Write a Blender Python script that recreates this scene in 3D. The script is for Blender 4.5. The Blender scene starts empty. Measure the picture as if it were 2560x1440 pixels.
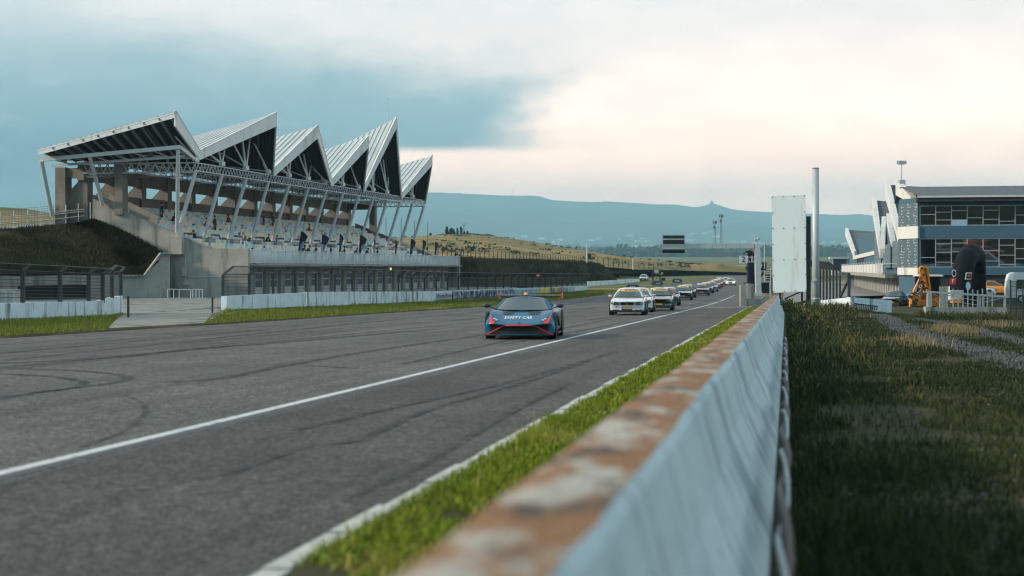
import bpy, math, random
import numpy as np
from mathutils import Vector, Matrix, noise
R = math.radians
SC = bpy.context.scene
COL = SC.collection
ZC = 1.45            # camera height above the road where it stands
F = 3555.6           # focal length in photo pixels (50 mm on 36 mm, 2560 px)
HZ = 672.0           # row of the eye level
rnd = random.Random(7)

# ------------------------------------------------------------------ camera
cd = bpy.data.cameras.new("camera"); cam = bpy.data.objects.new("camera", cd); COL.objects.link(cam)
cam.location = (0, 0, ZC); cam.rotation_euler = (R(90), 0, 0)
cd.lens = 50; cd.sensor_width = 36; cd.shift_y = -48 / 2560.0
cd.clip_start = 0.1; cd.clip_end = 80000
cd.dof.use_dof = True; cd.dof.focus_distance = 60; cd.dof.aperture_fstop = 1.5
SC.camera = cam

# ------------------------------------------------------------------ sky and sun
SUN_AZ, SUN_EL = -97.0, 24.0     # degrees: azimuth clockwise from the view axis, elevation
W = bpy.data.worlds.new("World"); SC.world = W; W.use_nodes = True
def build_sky():
    nt = W.node_tree; nt.nodes.clear(); N = nt.nodes; L = nt.links
    def nd(t, **k):
        n = N.new(t)
        for a, b in k.items(): setattr(n, a, b)
        return n
    def sock(s, v):
        if isinstance(v, (int, float)): s.default_value = v
        elif isinstance(v, tuple): s.default_value = v
        else: L.new(v, s)
    def mth(op, a, b=None, c=None, clamp=False):
        n = nd('ShaderNodeMath', operation=op, use_clamp=clamp); sock(n.inputs[0], a)
        if b is not None: sock(n.inputs[1], b)
        if c is not None: sock(n.inputs[2], c)
        return n.outputs[0]
    def sst(v, lo, hi):
        n = nd('ShaderNodeMapRange', interpolation_type='SMOOTHSTEP'); sock(n.inputs[0], v)
        n.inputs[1].default_value = lo; n.inputs[2].default_value = hi
        return n.outputs[0]
    def mix(f, a, b):
        n = nd('ShaderNodeMix', data_type='RGBA'); sock(n.inputs[0], f); sock(n.inputs[6], a); sock(n.inputs[7], b)
        return n.outputs[2]
    def nz(vec, scale, det=4, rough=.55):
        n = nd('ShaderNodeTexNoise'); L.new(vec, n.inputs['Vector']); n.inputs['Scale'].default_value = scale
        n.inputs['Detail'].default_value = det; n.inputs['Roughness'].default_value = rough
        return n.outputs['Fac']
    def ramp(f, pts):
        n = nd('ShaderNodeValToRGB'); e = n.color_ramp.elements
        while len(e) < len(pts): e.new(.5)
        for q, (p, c) in zip(e, pts): q.position = p; q.color = (*c, 1)
        L.new(f, n.inputs[0]); return n.outputs[0]
    tc = nd('ShaderNodeTexCoord'); d = tc.outputs['Generated']
    mp = nd('ShaderNodeMapping'); mp.inputs['Scale'].default_value = (1, 1, 2.4); L.new(d, mp.inputs['Vector'])
    sx = nd('ShaderNodeSeparateXYZ'); L.new(d, sx.inputs[0])
    az = mth('MULTIPLY', mth('ARCTAN2', sx.outputs[0], sx.outputs[1]), 57.2958)
    el = mth('MULTIPLY', mth('ARCSINE', sx.outputs[2]), 57.2958)
    n1 = mth('SUBTRACT', nz(mp.outputs[0], 9, 5), .5)
    n2 = mth('SUBTRACT', nz(mp.outputs[0], 26, 6, .6), .5)
    nn = mth('ADD', mth('MULTIPLY', n1, 1.6), mth('MULTIPLY', n2, 1.0))
    elw = mth('ADD', el, mth('MULTIPLY', nn, 1.1)); azw = mth('ADD', az, mth('MULTIPLY', nn, 3.4))
    # upper edge of the shelf cloud falls gently to the right
    top = mth('SUBTRACT', 7.75, mth('MULTIPLY', az, .112))
    m_top = sst(mth('SUBTRACT', top, elw), -1.9, 1.5)
    edge = mth('ADD', -3.2, mth('MULTIPLY', elw, .72))
    m_edge = sst(mth('SUBTRACT', edge, azw), -2.2, 3.0)
    m_bot = mth('MAXIMUM', sst(mth('ADD', el, mth('MULTIPLY', n2, .35)), 4.55, 5.0), sst(mth('MULTIPLY', azw, -1), 3.6, 6.5))
    m_left = sst(az, -80, -40)
    dark = mth('MULTIPLY', mth('MULTIPLY', m_top, m_edge), mth('MULTIPLY', m_bot, m_left))
    soft = mth('MULTIPLY', sst(mth('SUBTRACT', mth('ADD', top, 3.5), elw), -2.5, 3.5), sst(mth('SUBTRACT', mth('ADD', edge, 4), azw), -6, 9))
    soft = mth('MULTIPLY', mth('MULTIPLY', soft, .20), mth('MULTIPLY', m_left, m_bot))
    eln = mth('MULTIPLY', el, .1, clamp=True)
    darkc = ramp(eln, [(0, (.0, .0, .03)), (.18, (.0, .015, .07)), (.36, (.0, .07, .15)), (.6, (.25, .41, .47)), (.95, (.62, .72, .74))])
    darkc = mix(mth('MULTIPLY', sst(az, -14, 0), .40), darkc, (.50, .64, .68, 1))
    darkc = mix(mth('MULTIPLY', sst(mth('ADD', n1, mth('MULTIPLY', n2, .5)), .0, .24), .55), darkc, (.66, .72, .72, 1))
    darkc = mix(mth('MULTIPLY', sst(nn, -.1, -.35), .25), darkc, (.22, .38, .45, 1))
    # bright overcast to the right, with faint cloud relief
    bright = mix(sst(nn, -.35, .38), (.95, .93, .925, 1), (1.06, 1.03, 1.01, 1))
    puff = mth('MULTIPLY', sst(mth('ADD', n2, mth('MULTIPLY', n1, .8)), -.05, .22), sst(el, 9, 4))
    bright = mix(mth('MULTIPLY', puff, .55), bright, (1.22, 1.18, 1.15, 1))
    bright = mix(mth('MULTIPLY', sst(mth('ABSOLUTE', mth('SUBTRACT', el, 4.2)), 2.6, .3), .5), bright, (.98, .86, .80, 1))
    bright = mix(mth('MULTIPLY', sst(mth('ADD', el, mth('MULTIPLY', nn, 3)), 13, 26), .6), bright, (.62, .74, .80, 1))
    low = nd('ShaderNodeVectorMath', operation='MULTIPLY'); L.new(bright, low.inputs[0])
    bo = mix(sst(el, 11.5, 3.2), (1.14, 1.07, 1.03, 1), (2.85, 2.0, 1.55, 1)); L.new(bo, low.inputs[1]); bright = low.outputs[0]
    sky_front = mix(soft, bright, (.76, .85, .88, 1))
    sky_front = mix(dark, sky_front, darkc)
    back = mix(sst(nn, -.3, .4), (.40, .62, .72, 1), (.56, .78, .87, 1))
    aa = mth('ABSOLUTE', az)
    fr = mth('MULTIPLY', sst(mth('MAXIMUM', mth('MULTIPLY', az, -1.25), az), 135, 60), sst(el, 75, 25))
    clouds = mix(fr, back, sky_front)
    zen = sst(el, 22, 60)
    clouds = mix(mth('MULTIPLY', zen, .85), clouds, (.36, .56, .65, 1))
    sc = nd('ShaderNodeVectorMath', operation='SCALE'); L.new(clouds, sc.inputs[0]); sc.inputs['Scale'].default_value = 11.6
    st = nd('ShaderNodeTexSky', sky_type='NISHITA'); st.sun_disc = False
    st.sun_elevation = R(SUN_EL); st.sun_rotation = R(SUN_AZ)
    allc = mix(.93, st.outputs[0], sc.outputs[0])
    bg = nd('ShaderNodeBackground'); bg.inputs['Strength'].default_value = .1; L.new(allc, bg.inputs[0])
    ou = nd('ShaderNodeOutputWorld'); L.new(bg.outputs[0], ou.inputs[0])
build_sky()
sl = bpy.data.lights.new("sun", 'SUN'); sun = bpy.data.objects.new("sun", sl); COL.objects.link(sun)
sl.energy = 4.8; sl.angle = R(5.0); sl.color = (1.0, .85, .68)
sd = Vector((math.sin(R(SUN_AZ)) * math.cos(R(SUN_EL)), math.cos(R(SUN_AZ)) * math.cos(R(SUN_EL)), math.sin(R(SUN_EL))))
sun.rotation_euler = sd.to_track_quat('Z', 'Y').to_euler(); sun.location = sd * 50
SC.view_settings.view_transform = 'Standard'; SC.view_settings.look = 'None'
SC.view_settings.exposure = 0.0; SC.view_settings.gamma = 1.0
SC.render.engine = 'CYCLES'
cy = SC.cycles
cy.filter_width = 1.15; cy.max_bounces = 6; cy.diffuse_bounces = 3; cy.glossy_bounces = 3; cy.transparent_max_bounces = 16; cy.volume_bounces = 0
cy.caustics_reflective = False; cy.caustics_refractive = False; cy.use_denoising = True; cy.use_adaptive_sampling = False; cy.sample_clamp_indirect = 6

# ------------------------------------------------------------------ coordinates
TA = R(10.9); UX, UY = math.sin(TA), math.cos(TA)
def P(px, py, d):                 # a point d metres ahead that the photo shows at (px, py)
    return Vector(((px - 1280) / F * d, d, ZC - (py - HZ) / F * d))
def T(t, y, z=0.0):               # t metres right of the camera's own line along the track, y ahead; z relative to the eye
    return Vector(((t + UX * y) / UY, y, z + ZC))
def t_of(x, y): return x * UY - y * UX
def sm(v, a, b):
    v = min(1, max(0, (v - a) / (b - a))); return v * v * (3 - 2 * v)
def hz(y):                        # height of the track surface relative to the eye
    if y <= 95: return -1.43 - .0127 * y
    if y <= 180:
        h = 85; s = (y - 95) / h; p0, p1, m0, m1 = -2.6365, -3.13, -.0127 * h, -.0005 * h
        return (2*s**3 - 3*s*s + 1)*p0 + (s**3 - 2*s*s + s)*m0 + (-2*s**3 + 3*s*s)*p1 + (s**3 - s*s)*m1
    return float(np.interp(y, [180, 300, 400, 500, 600, 900, 1300, 2400, 4000, 7500, 10000, 12500, 16250, 60000],
                           [-3.13, -3.12, -2.85, -2.35, -1.75, 1.2, 4.2, 17.6, 34, 87, 145, 230, 325, 900]))
def gz(t, y):                     # the natural ground, relative to the eye
    b = hz(y)
    if t < -21.2:
        p = sm(t, -31.5, -34) * sm(y, 62, 84) * sm(y, 196, 178)
        v = b + .05
        return v + (-2.27 - v) * p
    if t > -2.4:
        if t < -.3: return b + .05
        zr = -1.40 - .0118 * y - .55 * sm(t, 3, 9) * sm(y, 40, 80)
        dip = .42 * sm(t, 5, 8) * sm(y, 84, 104) * sm(y, 172, 150)
        return zr + (b - zr) * sm(y, 86, 104) - dip
    return b - .06
SD = R(12.9); SX, SY = math.sin(SD), math.cos(SD)
def S(a, b, z):                   # grandstand frame: a along, b back from the rail, z relative to the eye
    return Vector((-20.6 + SX * a - SY * b, 111 + SY * a + SX * b, z + ZC))
def a_px(px, b):                  # where along the stand a point b back appears at column px
    k = (px - 1280) / F
    return (k * (111 + SX * b) + 20.6 + SY * b) / (SX - k * SY)

# ------------------------------------------------------------------ materials
MATS = {}
def mat(name, col, rough=.6, metal=0.0, var=.12, scale=3.0, bump=0.0, bscale=None, col2=None, thr=None, coat=0.0, spec=.5,
        stretch=(1, 1, 1), alpha=1.0, emit=None, space='Object', detail=4):
    if name in MATS: return MATS[name]
    m = bpy.data.materials.new(name); m.use_nodes = True; nt = m.node_tree; N = nt.nodes; L = nt.links
    b = N['Principled BSDF']; b.inputs['Roughness'].default_value = rough; b.inputs['Metallic'].default_value = metal
    b.inputs['Coat Weight'].default_value = coat; b.inputs['Coat Roughness'].default_value = .06
    b.inputs['Specular IOR Level'].default_value = spec
    b.inputs['Base Color'].default_value = (*col, 1)
    if var or col2 or bump:
        tc = N.new('ShaderNodeTexCoord'); mp = N.new('ShaderNodeMapping'); mp.inputs['Scale'].default_value = stretch
        L.new(tc.outputs[space], mp.inputs[0])
        n = N.new('ShaderNodeTexNoise'); n.inputs['Scale'].default_value = scale; n.inputs['Detail'].default_value = detail
        n.inputs['Roughness'].default_value = .6; L.new(mp.outputs[0], n.inputs['Vector'])
        rp = N.new('ShaderNodeValToRGB'); L.new(n.outputs['Fac'], rp.inputs[0]); e = rp.color_ramp.elements
        if col2:
            lo, hi = thr or (.4, .62); e[0].position, e[1].position = lo, hi
            e[0].color = (*col, 1); e[1].color = (*col2, 1)
        else:
            e[0].position, e[1].position = .3, .7
            e[0].color = (*[max(0, c * (1 - var)) for c in col], 1); e[1].color = (*[min(1, c * (1 + var)) for c in col], 1)
        L.new(rp.outputs[0], b.inputs['Base Color'])
        if bump:
            n2 = N.new('ShaderNodeTexNoise'); n2.inputs['Scale'].default_value = bscale or scale * 6; n2.inputs['Detail'].default_value = 3
            L.new(mp.outputs[0], n2.inputs['Vector'])
            bp = N.new('ShaderNodeBump'); bp.inputs['Strength'].default_value = bump; bp.inputs['Distance'].default_value = .05
            L.new(n2.outputs['Fac'], bp.inputs['Height']); L.new(bp.outputs[0], b.inputs['Normal'])
    if alpha < 1: b.inputs['Alpha'].default_value = alpha
    if emit: b.inputs['Emission Color'].default_value = (*emit[0], 1); b.inputs['Emission Strength'].default_value = emit[1]
    MATS[name] = m; return m
def streaks(m, col, lo, hi, scale=(3, 3, .12), nscale=1.0, space='Object', seed=0.0):
    """weathering with a shape of its own, laid over a material: vertical stains of one colour"""
    nt = m.node_tree; N = nt.nodes; L = nt.links; b = N['Principled BSDF']
    tc = N.new('ShaderNodeTexCoord'); mp = N.new('ShaderNodeMapping'); mp.inputs['Scale'].default_value = scale
    mp.inputs['Location'].default_value = (seed, seed * 1.7, 0)
    L.new(tc.outputs[space], mp.inputs[0]); n = N.new('ShaderNodeTexNoise'); n.inputs['Scale'].default_value = nscale
    n.inputs['Detail'].default_value = 5; n.inputs['Roughness'].default_value = .65; L.new(mp.outputs[0], n.inputs['Vector'])
    mr = N.new('ShaderNodeMapRange'); mr.inputs[1].default_value = lo - .01; mr.inputs[2].default_value = lo + (hi - lo) * .5; L.new(n.outputs['Fac'], mr.inputs[0])
    mx = N.new('ShaderNodeMix'); mx.data_type = 'RGBA'; L.new(mr.outputs[0], mx.inputs[0])
    s = b.inputs['Base Color']
    if s.is_linked: L.new(s.links[0].from_socket, mx.inputs[6])
    else: mx.inputs[6].default_value = s.default_value
    mx.inputs[7].default_value = (*col, 1); L.new(mx.outputs[2], s)
    return m
def see_through(name, col, keep, rough=.7, wscale=None):
    """fine wire mesh or thin tinted sheet: part surface, part open"""
    if name in MATS: return MATS[name]
    m = bpy.data.materials.new(name); m.use_nodes = True; nt = m.node_tree; N = nt.nodes; L = nt.links
    b = N['Principled BSDF']; b.inputs['Base Color'].default_value = (*col, 1); b.inputs['Roughness'].default_value = rough
    t = N.new('ShaderNodeBsdfTransparent'); x = N.new('ShaderNodeMixShader'); x.inputs[0].default_value = keep
    L.new(t.outputs[0], x.inputs[1]); L.new(b.outputs[0], x.inputs[2]); L.new(x.outputs[0], N['Material Output'].inputs[0])
    if wscale:
        tc = N.new('ShaderNodeTexCoord'); n = N.new('ShaderNodeTexNoise'); n.inputs['Scale'].default_value = wscale
        L.new(tc.outputs['Object'], n.inputs['Vector']); mr = N.new('ShaderNodeMapRange')
        mr.inputs[1].default_value = .35; mr.inputs[2].default_value = .65; mr.inputs[3].default_value = keep * .3; mr.inputs[4].default_value = min(1, keep * 1.6)
        L.new(n.outputs['Fac'], mr.inputs[0]); L.new(mr.outputs[0], x.inputs[0])
    MATS[name] = m; return m

# ------------------------------------------------------------------ mesh helpers
BASE = {}
class MB:
    def __init__(s): s.v = []; s.f = []; s.m = []; s.k = 0
    def add(s, vs, fs, k=None):
        o = len(s.v); s.v.extend([tuple(p) for p in vs]); s.f.extend([tuple(i + o for i in f) for f in fs]); s.m.extend([s.k if k is None else k] * len(fs)); return s
    def quad(s, a, b, c, d, k=None): return s.add([a, b, c, d], [(0, 1, 2, 3)], k)
    def poly(s, pts, k=None): return s.add(pts, [tuple(range(len(pts)))], k)
    def box(s, c, d, M=None, k=None, tap=1.0):
        x, y, z = d[0] / 2, d[1] / 2, d[2] / 2; vs = []
        for zz, q in ((-z, 1), (z, tap)):
            for (xx, yy) in ((-x, -y), (x, -y), (x, y), (-x, y)): vs.append(Vector((xx * q, yy * q, zz)))
        if M is not None: vs = [M @ v for v in vs]
        c = Vector(c); vs = [v + c for v in vs]
        return s.add(vs, [(3, 2, 1, 0), (4, 5, 6, 7), (0, 1, 5, 4), (1, 2, 6, 5), (2, 3, 7, 6), (3, 0, 4, 7)], k)
    def prism(s, pts, ext, k=None):      # closed polygon pushed along ext
        n = len(pts); e = Vector(ext); vs = [Vector(p) for p in pts] + [Vector(p) + e for p in pts]
        return s.add(vs, [tuple(range(n))[::-1], tuple(range(n, 2 * n))] + [(i, (i + 1) % n, n + (i + 1) % n, n + i) for i in range(n)], k)
    def bar(s, p, q, w, h, k=None, up=(0, 0, 1)):
        p, q = Vector(p), Vector(q); d = (q - p); u = Vector(up)
        if d.length < 1e-6: return s
        d.normalize(); r = d.cross(u)
        if r.length < 1e-4: r = d.cross(Vector((1, 0, 0)))
        r.normalize(); u = r.cross(d); r *= w / 2; u *= h / 2
        vs = [p - r - u, p + r - u, p + r + u, p - r + u, q - r - u, q + r - u, q + r + u, q - r + u]
        return s.add(vs, [(3, 2, 1, 0), (4, 5, 6, 7), (0, 1, 5, 4), (1, 2, 6, 5), (2, 3, 7, 6), (3, 0, 4, 7)], k)
    def tube(s, path, r, n=8, k=None, cap=True):
        path = [Vector(p) for p in path]; m = len(path); rs = r if isinstance(r, (list, tuple)) else [r] * m
        vs = []; prev = None
        for i, p in enumerate(path):
            d = (path[min(i + 1, m - 1)] - path[max(i - 1, 0)]).normalized()
            if prev is None:
                a = Vector((0, 0, 1)) if abs(d.z) < .9 else Vector((1, 0, 0)); x = d.cross(a).normalized()
            else: x = (prev - d * prev.dot(d)).normalized()
            prev = x; y = d.cross(x)
            for j in range(n):
                q = 2 * math.pi * j / n; vs.append(p + (x * math.cos(q) + y * math.sin(q)) * rs[i])
        fs = [(i * n + j, i * n + (j + 1) % n, (i + 1) * n + (j + 1) % n, (i + 1) * n + j) for i in range(m - 1) for j in range(n)]
        if cap: fs += [tuple(range(n))[::-1], tuple(range((m - 1) * n, m * n))]
        return s.add(vs, fs, k)
    def lathe(s, prof, c, axis='z', n=20, k=None):   # profile of (radius, along)
        vs = []; c = Vector(c)
        for (r, h) in prof:
            for j in range(n):
                q = 2 * math.pi * j / n; a, b = r * math.cos(q), r * math.sin(q)
                vs.append(c + (Vector((a, b, h)) if axis == 'z' else Vector((h, a, b)) if axis == 'x' else Vector((b, h, a))))
        m = len(prof)
        fs = [(i * n + j, i * n + (j + 1) % n, (i + 1) * n + (j + 1) % n, (i + 1) * n + j) for i in range(m - 1) for j in range(n)]
        fs += [tuple(range(n))[::-1], tuple(range((m - 1) * n, m * n))]
        return s.add(vs, fs, k)
    def ball(s, c, r, n=10, m=7, k=None):
        c = Vector(c); r = Vector(r) if not isinstance(r, (int, float)) else Vector((r, r, r)); vs = []
        for i in range(1, m):
            ph = math.pi * i / m
            for j in range(n):
                q = 2 * math.pi * j / n; vs.append(c + Vector((r.x * math.sin(ph) * math.cos(q), r.y * math.sin(ph) * math.sin(q), r.z * math.cos(ph))))
        t = len(vs); vs += [c + Vector((0, 0, r.z)), c - Vector((0, 0, r.z))]
        fs = [(i * n + j, (i + 1) * n + j, (i + 1) * n + (j + 1) % n, i * n + (j + 1) % n) for i in range(m - 2) for j in range(n)]
        fs += [(t, j, (j + 1) % n) for j in range(n)] + [(t + 1, (m - 2) * n + (j + 1) % n, (m - 2) * n + j) for j in range(n)]
        return s.add(vs, fs, k)
    def text(s, body, size, M, k=None, spacing=1.0, shear=0.0, wide=1.0):    # flat lettering: x to the right, z up, read from -y
        vs, fs = glyphs(body, spacing, shear); return s.add([M @ Vector((x * size * wide, 0, y * size)) for x, y in vs], fs, k)
    def build(s, name, mats, parent=None, smooth=False, origin=None):
        me = bpy.data.meshes.new(name); o0 = BASE.get(parent.name, Vector((0, 0, 0))) if parent else Vector(origin or (0, 0, 0))
        me.from_pydata([(x - o0.x, y - o0.y, z - o0.z) for x, y, z in s.v], [], s.f)
        if not isinstance(mats, (list, tuple)): mats = [mats]
        for m in mats: me.materials.append(m)
        if len(mats) > 1: me.polygons.foreach_set('material_index', s.m)
        if smooth: me.polygons.foreach_set('use_smooth', [True] * len(me.polygons))
        me.update()
        o = bpy.data.objects.new(name, me); COL.objects.link(o)
        if parent: o.parent = parent; BASE[o.name] = o0
        else: o.location = o0; BASE[o.name] = o0
        return o
_G = {}
def glyphs(body, spacing=1.0, shear=0.0):
    key = (body, spacing, shear)
    if key in _G: return _G[key]
    c = bpy.data.curves.new("lettering", 'FONT'); c.body = body; c.align_x = 'CENTER'; c.align_y = 'CENTER'; c.resolution_u = 2
    c.space_character = spacing; c.shear = shear; c.offset = .012
    o = bpy.data.objects.new("lettering", c); COL.objects.link(o); bpy.context.view_layer.update()
    me = o.evaluated_get(bpy.context.evaluated_depsgraph_get()).to_mesh()
    vs = [(v.co.x, v.co.y) for v in me.vertices]; fs = [tuple(p.vertices) for p in me.polygons]
    COL.objects.unlink(o); bpy.data.objects.remove(o); bpy.data.curves.remove(c)
    _G[key] = (vs, fs); return _G[key]
def tag(o, label=None, cat=None, group=None, kind=None):
    if label: o['label'] = label
    if cat: o['category'] = cat
    if group: o['group'] = group
    if kind: o['kind'] = kind
    return o
def thing(name, loc, label, cat, group=None, rz=0.0):
    o = bpy.data.objects.new(name, None); COL.objects.link(o); o.location = loc; o.rotation_euler.z = rz; o.empty_display_size = .2
    BASE[o.name] = Vector(loc); return tag(o, label, cat, group)
def local_thing(name, label, cat, group=None):
    return thing(name, (0, 0, 0), label, cat, group)
KIDS = {}
def kids(o):
    return [c for c in bpy.data.objects if c.parent == o] if o.name not in KIDS else KIDS[o.name]
def copy_tree(o, parent=None):
    c = o.copy(); COL.objects.link(c)
    if parent: c.parent = parent
    for ch in o.children: copy_tree(ch, c)
    return c
def paint(o, swap):               # give one copy its own colours without touching the shared mesh
    for q in [o] + [c for c in o.children_recursive]:
        if q.type != 'MESH': continue
        for sl_ in q.material_slots:
            if sl_.material and sl_.material.name in swap:
                new = swap[sl_.material.name]; sl_.link = 'OBJECT'; sl_.material = new
def setting(o): o['kind'] = 'structure'; return o
def mesh_np(name, verts, faces4, mats, attr=None, parent=None, smooth=False):
    """a big mesh from numpy arrays: verts (n,3), faces (m,3|4)"""
    me = bpy.data.meshes.new(name); nv, nf, w = len(verts), len(faces4), faces4.shape[1]
    me.vertices.add(nv); me.vertices.foreach_set('co', np.ascontiguousarray(verts, dtype=np.float32).ravel())
    me.loops.add(nf * w); me.loops.foreach_set('vertex_index', np.ascontiguousarray(faces4, dtype=np.int32).ravel())
    me.polygons.add(nf); me.polygons.foreach_set('loop_start', np.arange(0, nf * w, w, dtype=np.int32))
    if smooth: me.polygons.foreach_set('use_smooth', np.ones(nf, dtype=bool))
    for m in (mats if isinstance(mats, list) else [mats]): me.materials.append(m)
    if attr is not None:
        a = me.attributes.new('tint', 'FLOAT', 'POINT'); a.data.foreach_set('value', np.ascontiguousarray(attr, dtype=np.float32))
    me.update(calc_edges=True); me.validate()
    o = bpy.data.objects.new(name, me); COL.objects.link(o)
    if parent: o.parent = parent
    return o
def tint_mat(name, stops, rough=.7, transl=.25):
    """blades and leaves: colour picked per blade from its own random number"""
    m = bpy.data.materials.new(name); m.use_nodes = True; nt = m.node_tree; N = nt.nodes; L = nt.links; b = N['Principled BSDF']
    a = N.new('ShaderNodeAttribute'); a.attribute_name = 'tint'; rp = N.new('ShaderNodeValToRGB'); e = rp.color_ramp.elements
    while len(e) < len(stops): e.new(.5)
    for q, (p, c) in zip(e, stops): q.position = p; q.color = (*c, 1)
    L.new(a.outputs['Fac'], rp.inputs[0]); L.new(rp.outputs[0], b.inputs['Base Color']); b.inputs['Roughness'].default_value = rough
    b.inputs['Specular IOR Level'].default_value = .25
    t = N.new('ShaderNodeBsdfTranslucent'); L.new(rp.outputs[0], t.inputs[0]); x = N.new('ShaderNodeMixShader'); x.inputs[0].default_value = transl
    L.new(b.outputs[0], x.inputs[1]); L.new(t.outputs[0], x.inputs[2]); L.new(x.outputs[0], N['Material Output'].inputs[0])
    return m
def blades(name, pts, h, w, mat_, seed=1, lean=.45, tint=None, parent=None):
    """grass: pts (n,3) roots, h (n) heights, w (n) widths; each blade is a bent two-piece strip"""
    g = np.random.default_rng(seed); n = len(pts); th = g.uniform(0, 2 * np.pi, n); ln = g.normal(0, lean, n) * h
    dx, dy = np.cos(th), np.sin(th); lx, ly = -dy * ln, dx * ln
    v = np.zeros((n, 5, 3)); hw = w / 2
    v[:, 0] = pts - np.stack([dx * hw, dy * hw, 0 * h], 1); v[:, 1] = pts + np.stack([dx * hw, dy * hw, 0 * h], 1)
    mid = pts + np.stack([lx * .35, ly * .35, h * .6], 1)
    v[:, 2] = mid + np.stack([dx * hw * .75, dy * hw * .75, 0 * h], 1); v[:, 3] = mid - np.stack([dx * hw * .75, dy * hw * .75, 0 * h], 1)
    v[:, 4] = pts + np.stack([lx, ly, h * (1 - np.abs(ln / h) * .25)], 1)
    i = np.arange(n)[:, None] * 5
    f = np.concatenate([i + np.array([[0, 1, 2]]), i + np.array([[0, 2, 3]]), i + np.array([[3, 2, 4]])], 0)
    tt = g.uniform(0, 1, n) if tint is None else np.clip(tint, 0, 1)
    return mesh_np(name, v.reshape(-1, 3), f, mat_, np.repeat(tt, 5), parent)
# ------------------------------------------------------------------ shared materials
M = {}
M['conc'] = mat('weathered_concrete', (.33, .315, .28), .9, var=.14, scale=.8, bump=.2, bscale=9)
streaks(M['conc'], (.15, .15, .14), .52, .78, (1.1, 1.1, .12))
M['conc_dark'] = mat('darker_concrete', (.24, .235, .22), .9, var=.15, scale=.7)  # darker tone of the concrete, used for the seating tiers
M['wallpaint'] = mat('white_washed_concrete', (.63, .74, .79), .85, var=.10, scale=1.3, bump=.25, bscale=14)
streaks(M['wallpaint'], (.20, .21, .21), .54, .74, (1.6, 1.6, .22))
streaks(M['wallpaint'], (.34, .34, .30), .62, .84, (.7, .7, .5), seed=5)
M['white'] = mat('white_steel_paint', (.54, .56, .57), .45, var=.07, scale=2)
streaks(M['white'], (.42, .40, .37), .60, .85, (2, 2, .4))
M['fascia'] = mat('white_fascia_sheet', (.70, .71, .70), .5, var=.05, scale=.6)
streaks(M['fascia'], (.46, .46, .44), .55, .85, (1.5, 1.5, .3))
M['roofsheet'] = mat('ribbed_white_roof_sheet', (.54, .56, .56), .45, var=.08, scale=.5)
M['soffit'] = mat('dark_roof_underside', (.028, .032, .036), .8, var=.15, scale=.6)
M['steel_dark'] = mat('dark_green_steel', (.035, .045, .048), .6, var=.2, scale=2)
M['galv'] = mat('galvanised_steel', (.42, .44, .45), .5, .3, var=.12, scale=3)
M['black'] = mat('black_plastic', (.012, .013, .014), .5, var=0)
M['rubber'] = mat('tyre_rubber', (.014, .014, .015), .8, var=.1, scale=8)
M['glass'] = mat('dark_window_glass', (.012, .02, .024), .06, var=0, spec=.8)
M['glassblue'] = mat('blue_door_glass', (.03, .075, .12), .15, var=.2, scale=.8)
M['mesh'] = see_through('fence_wire_mesh', (.02, .035, .04), .34)
M['skin'] = mat('skin', (.42, .26, .19), .6, var=.08, scale=9)
M['hair'] = mat('dark_hair', (.015, .012, .01), .6, var=0)
M['slate'] = mat('slate_roof_shingles', (.085, .10, .115), .75, var=.3, scale=2.5, bump=.3)
M['bluegrey'] = mat('grey_painted_render', (.05, .115, .17), .8, var=.07, scale=.5)
M['orange'] = mat('orange_machine_paint', (.72, .24, .012), .42, var=.10, scale=2)
M['navy'] = mat('navy_fabric', (.010, .016, .035), .75, var=.15, scale=2)
M['red'] = mat('red_paint', (.62, .025, .018), .4, var=.06)
M['yellow'] = mat('yellow_paint', (.78, .50, .03), .5, var=.06)
M['lettering'] = mat('white_lettering', (.78, .78, .78), .6, var=0)
M['bark'] = mat('bark', (.06, .045, .03), .9, var=.3, scale=4)

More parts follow.
